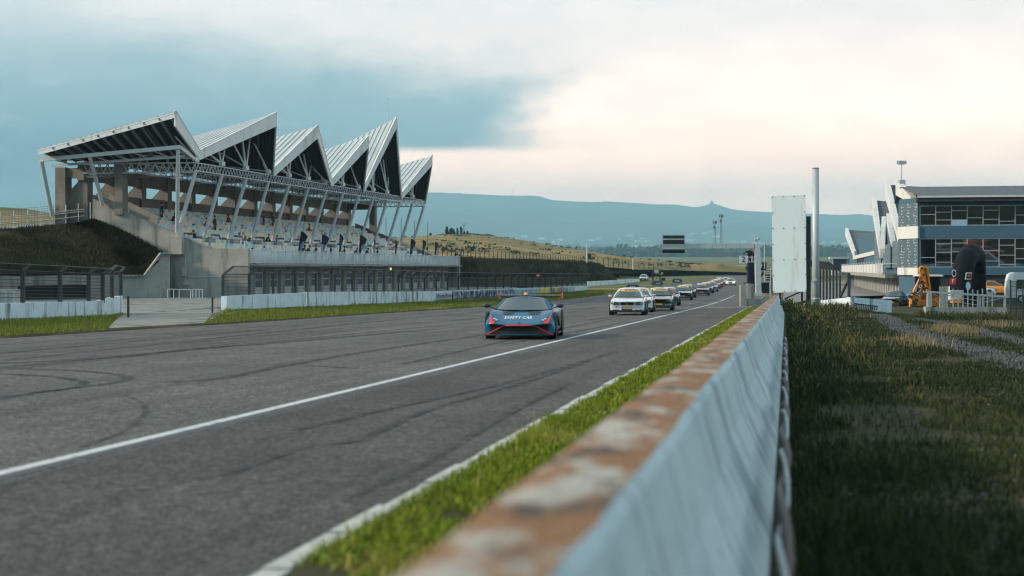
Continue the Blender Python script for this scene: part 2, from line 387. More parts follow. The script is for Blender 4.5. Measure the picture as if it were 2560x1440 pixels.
# ------------------------------------------------------------------ ground
def ground_material():
    m = bpy.data.materials.new('dry_and_green_turf'); m.use_nodes = True; nt = m.node_tree; N = nt.nodes; L = nt.links; b = N['Principled BSDF']
    b.inputs['Roughness'].default_value = .95; b.inputs['Specular IOR Level'].default_value = .15
    tc = N.new('ShaderNodeTexCoord')
    def nz(s, d=4, st=(1, 1, 1)):
        mp = N.new('ShaderNodeMapping'); mp.inputs['Scale'].default_value = st; L.new(tc.outputs['Object'], mp.inputs[0])
        n = N.new('ShaderNodeTexNoise'); n.inputs['Scale'].default_value = s; n.inputs['Detail'].default_value = d; n.inputs['Roughness'].default_value = .62
        L.new(mp.outputs[0], n.inputs['Vector']); return n.outputs['Fac']
    def rp(f, pts):
        r = N.new('ShaderNodeValToRGB'); e = r.color_ramp.elements
        while len(e) < len(pts): e.new(.5)
        for q, (p, c) in zip(e, pts): q.position = p; q.color = (*c, 1)
        L.new(f, r.inputs[0]); return r.outputs[0]
    def mx(f, a, c):
        x = N.new('ShaderNodeMix'); x.data_type = 'RGBA'; L.new(f, x.inputs[0]); L.new(a, x.inputs[6]); L.new(c, x.inputs[7]); return x.outputs[2]
    def st(v, lo, hi):
        r = N.new('ShaderNodeMapRange'); r.interpolation_type = 'SMOOTHSTEP'; L.new(v, r.inputs[0]); r.inputs[1].default_value = lo; r.inputs[2].default_value = hi; return r.outputs[0]
    near = rp(nz(.35, 6), [(.3, (.026, .032, .012)), (.5, (.045, .044, .020)), (.66, (.105, .08, .045))])
    mid = rp(nz(.02, 7, (1, 1.8, 1)), [(.36, (.055, .085, .03)), (.5, (.10, .115, .045)), (.6, (.23, .175, .085))])
    far = rp(nz(.0011, 8, (.5, 1.5, 1)), [(.38, (.04, .065, .035)), (.5, (.09, .11, .05)), (.56, (.22, .19, .10)), (.62, (.06, .09, .05))])
    sx = N.new('ShaderNodeSeparateXYZ'); L.new(tc.outputs['Object'], sx.inputs[0])
    c = mx(st(sx.outputs[1], 100, 220), near, mid); c = mx(st(sx.outputs[1], 1100, 2600), c, far)
    L.new(c, b.inputs['Base Color'])
    bp = N.new('ShaderNodeBump'); bp.inputs['Strength'].default_value = .6; bp.inputs['Distance'].default_value = .08; L.new(nz(6, 5), bp.inputs['Height']); L.new(bp.outputs[0], b.inputs['Normal'])
    return m
M['turf'] = ground_material()
def grid_mesh(name, rows, m, smooth=True, parent=None):
    k = len(rows[0]); vs = np.array([list(p) for r in rows for p in r]); n = len(rows)
    i = np.arange(n - 1)[:, None] * k + np.arange(k - 1)[None, :]; i = i.ravel()
    return mesh_np(name, vs, np.stack([i, i + 1, i + k + 1, i + k], 1), m, smooth=smooth, parent=parent)
tl = [-18500, -10000, -5000, -2500, -1200, -600, -300, -180, -120, -90, -70, -60, -52, -46, -42, -39, -37, -35.5, -34, -33, -32, -31, -29, -26, -23, -21.35, -21.1, -18, -12, -6, -2.55, -2.35, -1.5, -.8, -.4, -.1, .3, .8, 1.4, 2, 3, 4, 5, 6, 7, 8, 9, 10, 12, 14, 17, 20, 25, 32, 42, 60, 90, 140, 250, 500, 1000, 2000, 4000, 8000, 16000]
yl = [-400, -120, -60, -30, -15, -6, 0, 3, 5, 7, 9, 12, 15, 19, 24, 30, 36, 42, 48, 54, 60, 65, 70, 75, 80, 85, 90, 95, 100, 105, 110, 116, 124, 134, 146, 160, 175, 186, 200, 220, 250, 300, 340, 380, 430, 480, 540, 600, 680, 780, 900, 1000, 1300, 1600, 2000, 2600, 3400, 4500, 6000, 8000, 10000, 13000, 16620]
setting(grid_mesh('ground', [[T(t, y, gz(t, y)) for t in tl] for y in yl], M['turf']))

# ------------------------------------------------------------------ asphalt
def asphalt(name='worn_asphalt', q=1.0):
    m = bpy.data.materials.new(name); m.use_nodes = True; nt = m.node_tree; N = nt.nodes; L = nt.links; b = N['Principled BSDF']
    tc = N.new('ShaderNodeTexCoord')
    def nz(s, d, st=(1, 1, 1), rot=0):
        mp = N.new('ShaderNodeMapping'); mp.inputs['Scale'].default_value = st
        if rot:
            m0 = N.new('ShaderNodeMapping'); m0.inputs['Rotation'].default_value = (0, 0, rot); L.new(tc.outputs['Object'], m0.inputs[0]); L.new(m0.outputs[0], mp.inputs[0])
        else: L.new(tc.outputs['Object'], mp.inputs[0])
        n = N.new('ShaderNodeTexNoise'); n.inputs['Scale'].default_value = s; n.inputs['Detail'].default_value = d; n.inputs['Roughness'].default_value = .65
        L.new(mp.outputs[0], n.inputs['Vector']); return n.outputs['Fac']
    def rp(f, pts):
        r = N.new('ShaderNodeValToRGB'); e = r.color_ramp.elements
        while len(e) < len(pts): e.new(.5)
        for q, (p, c) in zip(e, pts): q.position = p; q.color = (c, c, c, 1)
        L.new(f, r.inputs[0]); return r.outputs[0]
    def mul(a, c):
        x = N.new('ShaderNodeMix'); x.data_type = 'RGBA'; x.blend_type = 'MULTIPLY'; x.inputs[0].default_value = 1; L.new(a, x.inputs[6]); L.new(c, x.inputs[7]); return x.outputs[2]
    base = N.new('ShaderNodeValToRGB'); e = base.color_ramp.elements; e[0].position, e[1].position = .3, .72
    e[0].color = (.064 * q, .064 * q, .061 * q, 1); e[1].color = (.112 * q, .108 * q, .099 * q, 1); L.new(nz(.28, 6), base.inputs[0])
    c = mul(base.outputs[0], rp(nz(1.0, 6, (2.2, .035, 1), TA), [(.34, .76), (.52, 1.0), (.7, 1.10)]))
    c = mul(c, rp(nz(.22, 4, (2.6, .10, 1), TA + .05), [(.36, .92), (.55, 1.0)]))
    c = mul(c, rp(nz(60, 2), [(.40, .3), (.5, 1.0), (.60, 2.1)]))
    c = mul(c, rp(nz(14, 3), [(.37, .55), (.5, 1.0), (.63, 1.6)]))
    c = mul(c, rp(nz(3.5, 4), [(.36, .90), (.5, 1.0), (.64, 1.1)]))
    L.new(c, b.inputs['Base Color']); b.inputs['Roughness'].default_value = .75; b.inputs['Specular IOR Level'].default_value = .2
    bp = N.new('ShaderNodeBump'); bp.inputs['Strength'].default_value = .35; bp.inputs['Distance'].default_value = .01; L.new(nz(70, 2), bp.inputs['Height']); L.new(bp.outputs[0], b.inputs['Normal'])
    return m
M['asphalt'] = asphalt()
ty = [-60, -20, 0, 6, 12, 20, 30, 40, 50, 60, 70, 80, 90, 100, 110, 120, 135, 150, 165, 180, 200, 230, 270, 300, 340, 380, 400, 430, 460, 500, 530, 560]
def edge_l(y): return -21.3 - .9 * sm(y, 100, 250) + .25 * math.sin(y * .13) + .12 * math.sin(y * .41 + 1)
def far_l(y): return edge_l(y) - 26 * sm(y, 372, 420)
def far_r(y): return -2.5 + 70 * sm(y, 395, 440)
setting(grid_mesh('race_track', [[T(far_l(y) + (far_r(y) - far_l(y)) * k / 16, y, hz(y)) for k in range(17)] for y in ty], M['asphalt']))
setting(grid_mesh('race_track', [[T(-5.58 + .02 * math.sin(y * 1.3) + (2.99 * k / 4), y, hz(y) + .003) for k in range(5)] for y in list(np.arange(-4, 96, 1.0))], asphalt('darker_lane_asphalt', .70)))
for (t0, t1, y0, y1) in ((-17.5, -14.2, 31, 47), (-11.8, -9.6, 58, 88), (-14.0, -13.1, 20, 30)): setting(grid_mesh('road_repair', [[T(t0 + (t1 - t0) * k / 3, y0 + (y1 - y0) * j / 8, hz(y0 + (y1 - y0) * j / 8) + .003) for k in range(4)] for j in range(9)], asphalt('patch_asphalt_%d' % y0, .84)))
M['tarmac_old'] = mat('old_grey_tarmac', (.23, .225, .205), .9, var=.2, scale=.5, bump=.3, bscale=20)
streaks(M['tarmac_old'], (.09, .09, .09), .55, .72, (.5, .5, .5))
# pit exit apron on the right, beyond the near barrier's end
ay = [92, 97, 101, 105, 110, 120, 135, 150, 156, 162, 168, 190, 230, 280, 330]
setting(grid_mesh('pit_lane', [[T(-2.52 + k * ((3.5 + 4.5 * sm(y, 100, 112) + 7.4 * sm(y, 150, 168)) / 12), y, hz(y) + .02 + .004 * k) for k in range(13)] for y in ay], M['tarmac_old']))
# access road through the gap in the left wall and the yard before the grandstand
def gate_line(s_): L0, L1 = P(268, HZ, 45.4), P(312, HZ, 83); R0, R1 = P(512, HZ, 53.0), P(576, HZ, 84); return L0.lerp(L1, s_), R0.lerp(R1, s_)
def gate_row(s_):
    a, b = gate_line(s_); out = []
    for k in range(11): p = a.lerp(b, k / 10); out.append(Vector((p.x, p.y, ZC + max(gz(t_of(p.x, p.y), p.y), gz(t_of(p.x, p.y) - .6, p.y)) + .012 + .03 * sm(s_, .0, .25) - .05 * (1 - sm(s_, 0, .06)))))
    return out
setting(grid_mesh('access_path', [gate_row(q / 12) for q in range(13)], M['tarmac_old']))
setting(grid_mesh('pavement', [[T(t, y, max(gz(t, y), gz(t - 1, y)) + .04) for t in (-75, -60, -52, -46, -42, -38, -35, -33.6, -32.4)] for y in (73.2, 78, 84, 90, 96, 102, 108, 116, 124, 140, 160, 176, 190)], M['tarmac_old']))
# markings
M['roadpaint'] = mat('worn_white_road_paint', (.56, .57, .56), .8, var=.1, scale=6, col2=(.20, .20, .20), thr=(.55, .68))
def strip(name, ys, t0, t1, m, lift=.004):
    return grid_mesh(name, [[T(t0(y) if callable(t0) else t0, y, hz(y) + lift), T(t1(y) if callable(t1) else t1, y, hz(y) + lift)] for y in ys], m)
yfine = list(np.arange(4, 170, 2.0))
setting(strip('road_line', yfine, -5.985, -5.845, M['roadpaint']))
M['crack'] = mat('dark_crack_sealer', (.045, .047, .048), .7, var=.2, scale=5)
setting(strip('road_seam', [4 + .5 * i for i in range(120)], lambda y: -5.62 + .035 * noise.noise((y * .7, 0, 0)), lambda y: -5.57 + .035 * noise.noise((y * .7, 0, 0)) + .02 * noise.noise((y * 3, 4, 0)), M['crack']))
M['patch'] = mat('dark_asphalt_band', (.075, .078, .08), .8, var=.25, scale=7)
setting(strip('road_repair', [4 + 1.0 * i for i in range(70)], lambda y: -5.82, lambda y: -5.70 + .05 * noise.noise((y * .3, 2, 0)), M['patch']))
setting(grid_mesh('start_line', [[T(t, y, hz(y) + .004) for t in (-20, -15, -10, -6.2)] for y in (120.0, 120.5)], M['roadpaint']))
setting(grid_mesh('exit_line', [[T(-5.2 + k * .75, 97 + k * 1.0 + q, hz(97 + k) + .05 * sm(k, 2, 4) + .012) for q in (0, .35)] for k in range(9)], M['roadpaint']))
# tyre marks: real rubber laid on the asphalt, ribbons 4 mm up
def rubber(keep):
    return see_through('tyre_mark_rubber_%d' % int(keep * 100), (.028, .03, .032), keep, .75, 3.0)
def ribbon(mb, pts, w, lift):
    vs = []
    for i, p in enumerate(pts):
        d = (pts[min(i + 1, len(pts) - 1)] - pts[max(0, i - 1)]).normalized(); r = Vector((d.y, -d.x, 0)) * w / 2
        vs += [p - r + Vector((0, 0, lift)), p + r + Vector((0, 0, lift))]
    mb.add(vs, [(2 * i, 2 * i + 1, 2 * i + 3, 2 * i + 2) for i in range(len(pts) - 1)])
def on_road(px, py):               # the point of the near track surface seen at (px, py)
    y = 1.43 * F / ((py - HZ) - .0127 * F); return Vector(((px - 1280) / F * y, y, ZC + hz(y)))
def smooth_path(cs, n=40):
    cs = [cs[0]] + cs + [cs[-1]]; out = []
    for i in range(1, len(cs) - 2):
        for k in range(n):
            s = k / n; a, b, c, d = cs[i - 1], cs[i], cs[i + 1], cs[i + 2]
            out.append(.5 * ((2 * b) + (c - a) * s + (2 * a - 5 * b + 4 * c - d) * s * s + (3 * b - a - 3 * c + d) * s ** 3))
    out.append(cs[-2]); return out
heavy = MB(); light = MB()
for cs, w, mb_ in [
    ([(-260, 905), (0, 920), (170, 926), (270, 934), (318, 944), (300, 954), (230, 965), (150, 973), (0, 996), (-200, 1022)], .20, heavy),
    ([(-260, 922), (0, 935), (120, 941), (190, 950), (210, 958), (190, 968), (120, 978), (0, 993)], .16, heavy),
    ([(-100, 912), (100, 905), (300, 892), (520, 871), (800, 848), (1100, 822)], .5, light),
    ([(310, 990), (350, 1005), (362, 1030), (330, 1065), (270, 1095), (200, 1120)], .07, light),
    ([(400, 958), (560, 945), (690, 918), (720, 914), (900, 922)], .22, light),
    ([(720, 914), (850, 890), (1010, 866), (1180, 842)], .22, light),
    ([(640, 1105), (760, 1072), (930, 1032), (1080, 1000), (1250, 962), (1420, 915), (1540, 880)], .14, light),
    ([(560, 1190), (760, 1120), (900, 1100), (1060, 1030), (1300, 960), (1480, 900)], .14, light),
    ([(860, 1250), (1040, 1170), (1160, 1100), (1300, 1020), (1420, 960)], .12, light)]:
    ribbon(mb_, smooth_path([on_road(*c) for c in cs], 14), w, .006 + .0012 * len(mb_.v) / 60)
for k in range(34):
    t0 = rnd.uniform(-20, -6.5); y0 = rnd.uniform(20, 150); L_ = rnd.uniform(12, 50); dr = rnd.uniform(-.06, .06)
    ribbon(light, [T(t0 + dr * q + .15 * math.sin(q * .08 + k), y0 + q, hz(y0 + q)) for q in np.arange(0, L_, 3)], rnd.uniform(.12, .3), .006 + .0011 * k)
o = heavy.build('tyre_marks', rubber(.68)); tag(o, kind='structure')
o = light.build('tyre_marks', rubber(.42)); tag(o, kind='structure')
M['kerb'] = mat('kerb_concrete', (.46, .45, .42), .9, var=.2, scale=3, bump=.3)
kb = MB(); y = 2.0
while y < 92:
    L_ = 1.0; j = rnd.uniform(-.02, .02); h = .05 + rnd.uniform(-.012, .012)
    kb.prism([T(-2.56 + j, y + .02, hz(y) - .1), T(-2.38 + j, y + .02, hz(y) - .1), T(-2.38 + j, y + .02, hz(y) + h), T(-2.52 + j, y + .02, hz(y) + h), T(-2.56 + j, y + .02, hz(y) + h * .5)], T(0, L_ - .03, hz(y + L_)) - T(0, 0, hz(y)), 0); y += L_
setting(kb.build('kerb', M['kerb']))

# ------------------------------------------------------------------ near barrier on the right
M['walltop'] = mat('barrier_cap_concrete', (.40, .365, .315), .9, var=.0, scale=2.6, col2=(.235, .105, .04), thr=(.39, .51), stretch=(1.4, .75, 1), detail=6, bump=.3, bscale=22)
streaks(M['walltop'], (.06, .042, .03), .55, .70, (1.6, 1.0, 1.0), 2.2, seed=3)
streaks(M['walltop'], (.56, .54, .49), .61, .74, (1.4, .9, 1.0), 1.8, seed=11)
M['wallside'] = mat('barrier_face_paint', (.50, .60, .63), .85, var=.08, scale=1.0, bump=.25, bscale=12)
streaks(M['wallside'], (.26, .33, .37), .53, .72, (1.9, 1.9, .16))
streaks(M['wallside'], (.06, .20, .38), .62, .68, (1.5, 1.5, .20), 1.0, seed=8)
streaks(M['wallside'], (.24, .25, .25), .60, .72, (5, 5, .25), 1.0, seed=2)
def near_barrier():
    rows_t, rows_r, rows_l = [], [], []
    ys = list(np.arange(-6, 40, .22)) + list(np.arange(40, 92, .7))
    def nn(y, k, f=1.3): return noise.noise((y * f, k * 7.1, 0.3))
    mb = MB()
    for y in ys:
        top = -.533 + .031 - .0127 * y + (-.02 * sm(y, 86, 92))
        zt = top + .008 * nn(y, 1, .8); zb = hz(y) - .15
        el_, er = -.69 + .012 * nn(y, 2) + .008 * nn(y, 5, 6), -.385 + .014 * nn(y, 3) + .009 * nn(y, 6, 7)
        br = -.05 - .03 * math.exp(-y / 10)
        prof = [(el_ - .16, zb), (el_ - .14, zb + .35), (el_ - .02, zt - .05), (el_ + .015, zt - .004), (el_ * .66 + er * .34, zt + .004 + .006 * nn(y, 9, 3)), (el_ * .33 + er * .67, zt + .006 * nn(y, 10, 3)), (er - .02, zt - .006), (er + .006, zt - .04),
                (er + .09, zt - .34), (br - .02, zt - .8), (br, zb)]
        for p in prof: mb.v.append(tuple(T(p[0], y, p[1])))
    n = 11
    for i in range(len(ys) - 1):
        for j in range(n - 1):
            mb.f.append((i * n + j, i * n + j + 1, (i + 1) * n + j + 1, (i + 1) * n + j)); mb.m.append(1 if 2 <= j <= 5 else 0)
    q = (len(ys) - 1) * n; mb.f.append(tuple(q + j for j in range(n))); mb.m.append(0)
    mb.f.append(tuple(range(n))[::-1]); mb.m.append(0)
    o = mb.build('concrete_barrier', [M['wallside'], M['walltop']])
    tag(o, 'long white concrete barrier with rust-stained flat top running beside the near grass', 'barrier')
near_barrier()
def twisted_cable():
    for ph, col, nm, lab, r in ((0, (.004, .005, .006), 'cable', 'black cable twisted round a pale one at the foot of the near barrier', .026), (2.6, (.28, .32, .34), 'cable', 'pale worn cable twisted with a black one at the foot of the near barrier', .014)):
        pts = []
        for i in range(240):
            y = 3.2 + i * .11; a = y * 2.1 + ph + .6 * noise.noise((y * .6, ph, 0)); z = -1.40 - .0118 * y + .30 + .09 * noise.noise((y * .4, 3, 0))
            pts.append(T(-.012 + .022 * math.cos(a), y, z + .045 * math.sin(a)))
        o = MB().tube(pts, [r * (1 + .35 * noise.noise((i * .5, ph, 2))) for i in range(240)], 7).build('hanging_' + nm, mat(nm + str(int(ph)), col, .6, var=.3, scale=5), smooth=True)
        tag(o, lab, 'cable')
twisted_cable()

# ------------------------------------------------------------------ left track walls
def track_wall(pts, label, thick=.35, name='concrete_wall', m=None, cap=0.0):
    mb = MB(); n = len(pts)
    for i in range(n - 1):
        (x0, y0, a0, b0), (x1, y1, a1, b1) = pts[i], pts[i + 1]; k = max(1, int(math.hypot(x1 - x0, y1 - y0) / 2))
        d = Vector((x1 - x0, y1 - y0, 0)).normalized(); nr = Vector((-d.y, d.x, 0)) * thick
        for j in range(k):
            s0, s1 = j / k, (j + 1) / k - .004
            lo = lambda s: Vector((x0 + (x1 - x0) * s, y0 + (y1 - y0) * s, 0)); zt = lambda s: a0 + (a1 - a0) * s; zb = lambda s: b0 + (b1 - b0) * s - .4
            e = rnd.uniform(-.012, .012)
            A, B = lo(s0), lo(s1)
            f0 = [A + Vector((0, 0, zb(s0))), A + Vector((0, 0, zt(s0) + e)), A + nr + Vector((0, 0, zt(s0) + e)), A + nr + Vector((0, 0, zb(s0)))]
            f1 = [B + Vector((0, 0, zb(s1))), B + Vector((0, 0, zt(s1) + e)), B + nr + Vector((0, 0, zt(s1) + e)), B + nr + Vector((0, 0, zb(s1)))]
            mb.add(f0 + f1, [(0, 1, 2, 3), (7, 6, 5, 4), (0, 4, 5, 1), (1, 5, 6, 2), (2, 6, 7, 3), (3, 7, 4, 0)])
    o = mb.build(name, m or M['wallpaint']); tag(o, label, 'wall'); return o
def wp(px, y, top, bot): p = P(px, top, y); q = P(px, bot, y); return (p.x, p.y, p.z, q.z)
LW1 = [wp(-420, 46, 766, 845), wp(-180, 51.5, 762, 824), wp(0, 57, 758, 810), wp(140, 61, 755, 800), wp(258, 65.5, 752, 794), wp(307, 71.5, 739, 787)]
LW2 = [wp(567, 80, 740, 781), wp(700, 87.5, 734.5, 777), wp(765, 91.5, 732, 774)]
LW3 = [wp(767, 92, 729.5, 774), wp(900, 103, 729, 766), wp(1092, 123, 728, 756), wp(1282, 153, 721, 742), wp(1371, 173, 717.5, 735), wp(1470, 200, 714, 728)]
track_wall(LW1, 'white-washed wall with a bent end at the left edge of the access gap')
track_wall(LW2, 'taller streaked wall block right beside the access gap')
track_wall(LW3, 'long grey-white trackside wall below the grandstand carrying sponsor banners')
track_wall([wp(1470, 247, 703.5, 722), wp(1600, 327, 698, 706)], 'low white wall at the foot of the far grassy bank', .3)

# ------------------------------------------------------------------ grassed banks and hills
def bank_mat(name, a, b_, c, sc=.25):
    m = bpy.data.materials.new(name); m.use_nodes = True; nt = m.node_tree; N = nt.nodes; L = nt.links; p = N['Principled BSDF']
    p.inputs['Roughness'].default_value = .95; p.inputs['Specular IOR Level'].default_value = .1
    tc = N.new('ShaderNodeTexCoord'); n = N.new('ShaderNodeTexNoise'); n.inputs['Scale'].default_value = sc; n.inputs['Detail'].default_value = 9; n.inputs['Roughness'].default_value = .72
    L.new(tc.outputs['Object'], n.inputs['Vector']); r = N.new('ShaderNodeValToRGB'); e = r.color_ramp.elements; e.new(.5)
    for q, (pp, cc) in zip(e, [(.36, a), (.5, b_), (.64, c)]): q.position = pp; q.color = (*cc, 1)
    L.new(n.outputs['Fac'], r.inputs[0]); L.new(r.outputs[0], p.inputs['Base Color'])
    n2 = N.new('ShaderNodeTexNoise'); n2.inputs['Scale'].default_value = sc * 12; n2.inputs['Detail'].default_value = 6; L.new(tc.outputs['Object'], n2.inputs['Vector'])
    bp = N.new('ShaderNodeBump'); bp.inputs['Strength'].default_value = .9; bp.inputs['Distance'].default_value = .25; L.new(n2.outputs['Fac'], bp.inputs['Height']); L.new(bp.outputs[0], p.inputs['Normal'])
    return m
M['bank'] = bank_mat('rough_bank_turf', (.020, .023, .009), (.036, .036, .015), (.065, .05, .027), .5)
M['hill'] = bank_mat('dry_hill_turf', (.085, .09, .035), (.225, .165, .072), (.37, .255, .115), .035)
def lerp_rows(A, B, n, wob=.0, f=.3, bow=0.0):
    rows = []
    for i in range(n + 1):
        s = i / n; rows.append([a.lerp(b, s) + Vector((0, 0, (wob * noise.noise((a.x * f + s * 3, a.y * f, s * 4)) + bow * math.sin(math.pi * s)) * (1 if 0 < i < n else 0))) for a, b in zip(A, B)])
    return rows
def dense(pts, n):
    out = []
    for i in range(len(pts) - 1):
        for k in range(n): out.append(pts[i].lerp(pts[i + 1], k / n))
    return out + [pts[-1]]
foot = dense([P(418, 640, 110.9), P(395, 655, 110.0), P(362, 688, 109.6), P(300, 685, 109.3), P(150, 684, 105), P(0, 684, 100), P(-300, 690, 92), P(-700, 700, 84)], 5)
crest = dense([P(234, 552, 113.7), P(222, 553, 113.8), P(190, 556, 113.9), P(120, 564, 114), P(40, 571, 114), P(-80, 580, 114), P(-400, 600, 112), P(-900, 630, 108)], 5)
setting(grid_mesh('embankment', lerp_rows(foot, crest, 14, .22, .35, .25), M['bank']))
M['path'] = mat('grey_crest_path', (.17, .18, .18), .9, var=.15, scale=1)
setting(grid_mesh('path', [[c + Vector((0, 0, .02)) for c in crest], [c + Vector((-.9, 4.5, .45)) for c in crest], [c + Vector((-3, 12, .3)) for c in crest], [c + Vector((-6, 40, -9)) for c in crest]], M['path']))
# long bank beyond the grandstand
bf = dense([T(-41, 168, -2.2), T(-42, 200, -2.7), T(-42.5, 260, -2.8), T(-42.6, 330, -2.9), T(-42.8, 368, -2.9), T(-52, 384, -2.7), T(-90, 400, -2)], 6)
bt = dense([P(1100, 646, 184), P(1180, 645, 205), P(1330, 647, 260), P(1450, 653, 330), P(1500, 660, 366), T(-66, 384, 1.2), T(-110, 400, 1.2)], 6)
setting(grid_mesh('grass_bank', lerp_rows(bf, bt, 12, .5, .12, .5), M['bank']))
setting(grid_mesh('bank_top', lerp_rows([p.copy() for p in bt], [p + Vector((-30, 45, 1.0)) for p in bt], 4, .2, .1), M['hill']))
hc = dense([P(600, 640, 800), P(800, 606, 820), P(960, 596, 820), P(1060, 591, 810), P(1130, 587.5, 800), P(1180, 587, 790), P(1235, 590, 780), P(1300, 600, 760), P(1370, 611, 730), P(1440, 623, 700), P(1520, 640, 650), P(1600, 651, 610), P(1700, 661, 570), P(1770, 668, 545), P(1900, 674, 530)], 4)
hf = dense([P(600, 668, 380), P(800, 660, 360), P(960, 655, 340), P(1060, 652, 300), P(1130, 652, 300), P(1180, 652, 310), P(1235, 652, 330), P(1300, 654, 350), P(1370, 656, 370), P(1440, 658, 390), P(1520, 668, 400), P(1600, 674, 440), P(1700, 676, 480), P(1770, 678, 500), P(1900, 682, 510)], 4)
hb = [p + Vector((-20, 260, -22)) for p in hc]
setting(grid_mesh('hill', lerp_rows(hf, hc, 16, 1.0, .03, 1.5) + lerp_rows(hc, hb, 4)[1:], M['hill']))
# left horizon: a dry ridge seen past the crest path
lc = dense([P(-1500, 540, 500), P(-400, 520, 520), P(-60, 515, 520), P(60, 521, 520), P(130, 533, 500), P(220, 556, 470), P(330, 590, 440)], 4)
lf = [p + Vector((10, -260, -20 - p.z * .75)) for p in lc]
setting(grid_mesh('hill', lerp_rows(lf, lc, 8, 1.2, .03, 2) + [[p + Vector((0, 200, -30)) for p in lc]], M['hill']))

# ------------------------------------------------------------------ mountains
M['mount'] = bank_mat('forested_mountain', (.02, .035, .02), (.05, .07, .035), (.14, .14, .085), .0013)
ridge = [(-2600, 560), (-1200, 520), (-400, 500), (0, 505), (300, 490), (700, 478), (900, 477), (1060, 481), (1100, 481), (1180, 485), (1250, 488), (1300, 489.5), (1330, 489), (1350, 491), (1380, 500), (1430, 503), (1480, 505), (1520, 503.5), (1600, 508), (1640, 511), (1690, 511), (1715, 515), (1740, 518), (1757, 515), (1768, 512), (1777, 508.5), (1786, 509), (1796, 512), (1806, 515), (1825, 522), (1850, 526), (1900, 529), (1950, 532), (2010, 534), (2060, 535.5), (2110, 537.5), (2150, 534.5), (2180, 539), (2300, 546), (2560, 556), (3000, 570), (4200, 610)]
def ridge_at(px): return float(np.interp(px, [r[0] for r in ridge], [r[1] for r in ridge]))
rows = []
pxs = list(np.arange(-2600, 900, 90)) + list(np.arange(900, 2400, 9)) + list(np.arange(2400, 4201, 90))
for k in range(27):
    s = k / 26; row = []
    for px in pxs:
        d = 10750 + 5750 * s; x = (px - 1280) / F * 16500
        top = ridge_at(px) + (.8 * noise.noise((px * .045, 0, 0)) if k == 26 else 0); zt = -(top - HZ) / F * 16500
        z = hz(10750) - 20 + (zt - hz(10750) + 20) * (s ** 1.15)
        z += (1 - abs(2 * s - 1)) * (130 * noise.fractal((x * .0006, s * 3.0, 1.7), 1.0, 2.0, 5) + 40 * noise.noise((x * .0024, s * 6, 0)))
        row.append(Vector((x * (d / 16500) ** .35, d, z + ZC)))
    rows.append(row)
rows.append([p + Vector((0, 120, -60)) for p in rows[-1]])
setting(grid_mesh('mountains', rows, M['mount']))
# hazy air
M['haze'] = bpy.data.materials.new('pale_blue_haze'); M['haze'].use_nodes = True
_n = M['haze'].node_tree; _n.nodes.remove(_n.nodes['Principled BSDF']); _v = _n.nodes.new('ShaderNodeVolumePrincipled')
_v.inputs['Color'].default_value = (  .45, .81, .97, 1); _v.inputs['Density'].default_value = 1.15e-4; _v.inputs['Anisotropy'].default_value = .0
_n.links.new(_v.outputs[0], _n.nodes['Material Output'].inputs['Volume'])
zs = [p.z for r in rows for p in r]
o = MB().box((0, 8150, (-140 + max(zs) + 30) / 2), (43500, 17240, max(zs) + 30 + 140)).build('haze', M['haze']); tag(o, kind='stuff')
# ------------------------------------------------------------------ grandstand
ST = thing('grandstand', S(0, 0, -2.25), 'concrete grandstand with white zigzag roof and rows of pastel seats', 'grandstand')
L_ST = 64.0; DK = .40                       # length, deck height (relative to the eye)
def slabs(mb, a0, a1, b0, b1, z0, z1, k=None):      # box in the stand's own frame
    vs = [S(a, b, z) for z in (z0, z1) for (a, b) in ((a0, b0), (a1, b0), (a1, b1), (a0, b1))]
    mb.add(vs, [(0, 1, 2, 3), (7, 6, 5, 4), (1, 0, 4, 5), (2, 1, 5, 6), (3, 2, 6, 7), (0, 3, 7, 4)], k)
def row_b(r): return 2.0 + .8 * r
def row_z(r): return .45 + .31 * r
NR = 14
# deck, tiers
mb = MB(); slabs(mb, .4, L_ST, 0, 2.1, DK - .22, DK); slabs(mb, .4, L_ST + .1, -.25, .02, DK - .12, DK - .02); mb.build('deck', M['conc'], ST)
mb = MB()
for r in range(NR): slabs(mb, .42, L_ST - .42, row_b(r), row_b(r) + (.8 if r < NR - 1 else 1.4), row_z(r) - .75, row_z(r))
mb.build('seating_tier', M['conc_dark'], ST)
# end walls: the near one shows its whole face
def end_wall(a0, a1, name):
    prof = [(0, -2.3), (0, 1.58), (3.3, 1.62), (13.35, 5.55), (13.35, 3.9), (8, 1.0), (8, -2.3)]
    mb = MB(); mb.prism([S(a0, b, z) for b, z in prof], S(a1, 0, 0) - S(a0, 0, 0))
    # coping along the slope, conduit groove
    mb.prism([S(a0 - .06, b, z) for b, z in [(3.25, 1.62), (13.35, 5.56), (13.35, 5.63), (3.25, 1.69)]], S(a1 + .06, 0, 0) - S(a0 - .06, 0, 0))
    return mb.build(name, M['conc'], ST)
ew = end_wall(0, .38, 'end_wall'); end_wall(L_ST - .4, L_ST, 'end_wall')
mb = MB(); mb.tube([S(-.05, 8.0, 1.05), S(-.05, 5.35, 1.05), S(-.05, 5.3, 1.0), S(-.05, 5.3, -.3)], .045, 6); slabs(mb, -.14, 0, 5.1, 5.55, -.55, .1); slabs(mb, -.16, 0, 5.0, 5.4, -1.3, -.95)
mb.tube([S(-.05, 5.25, -.55), S(-.05, 5.25, -1.0)], .03, 6); mb.bar(S(-.02, 0, -.62), S(-.02, 5.1, -.62), .04, .05); mb.build('wall_conduit', M['galv'], ST)
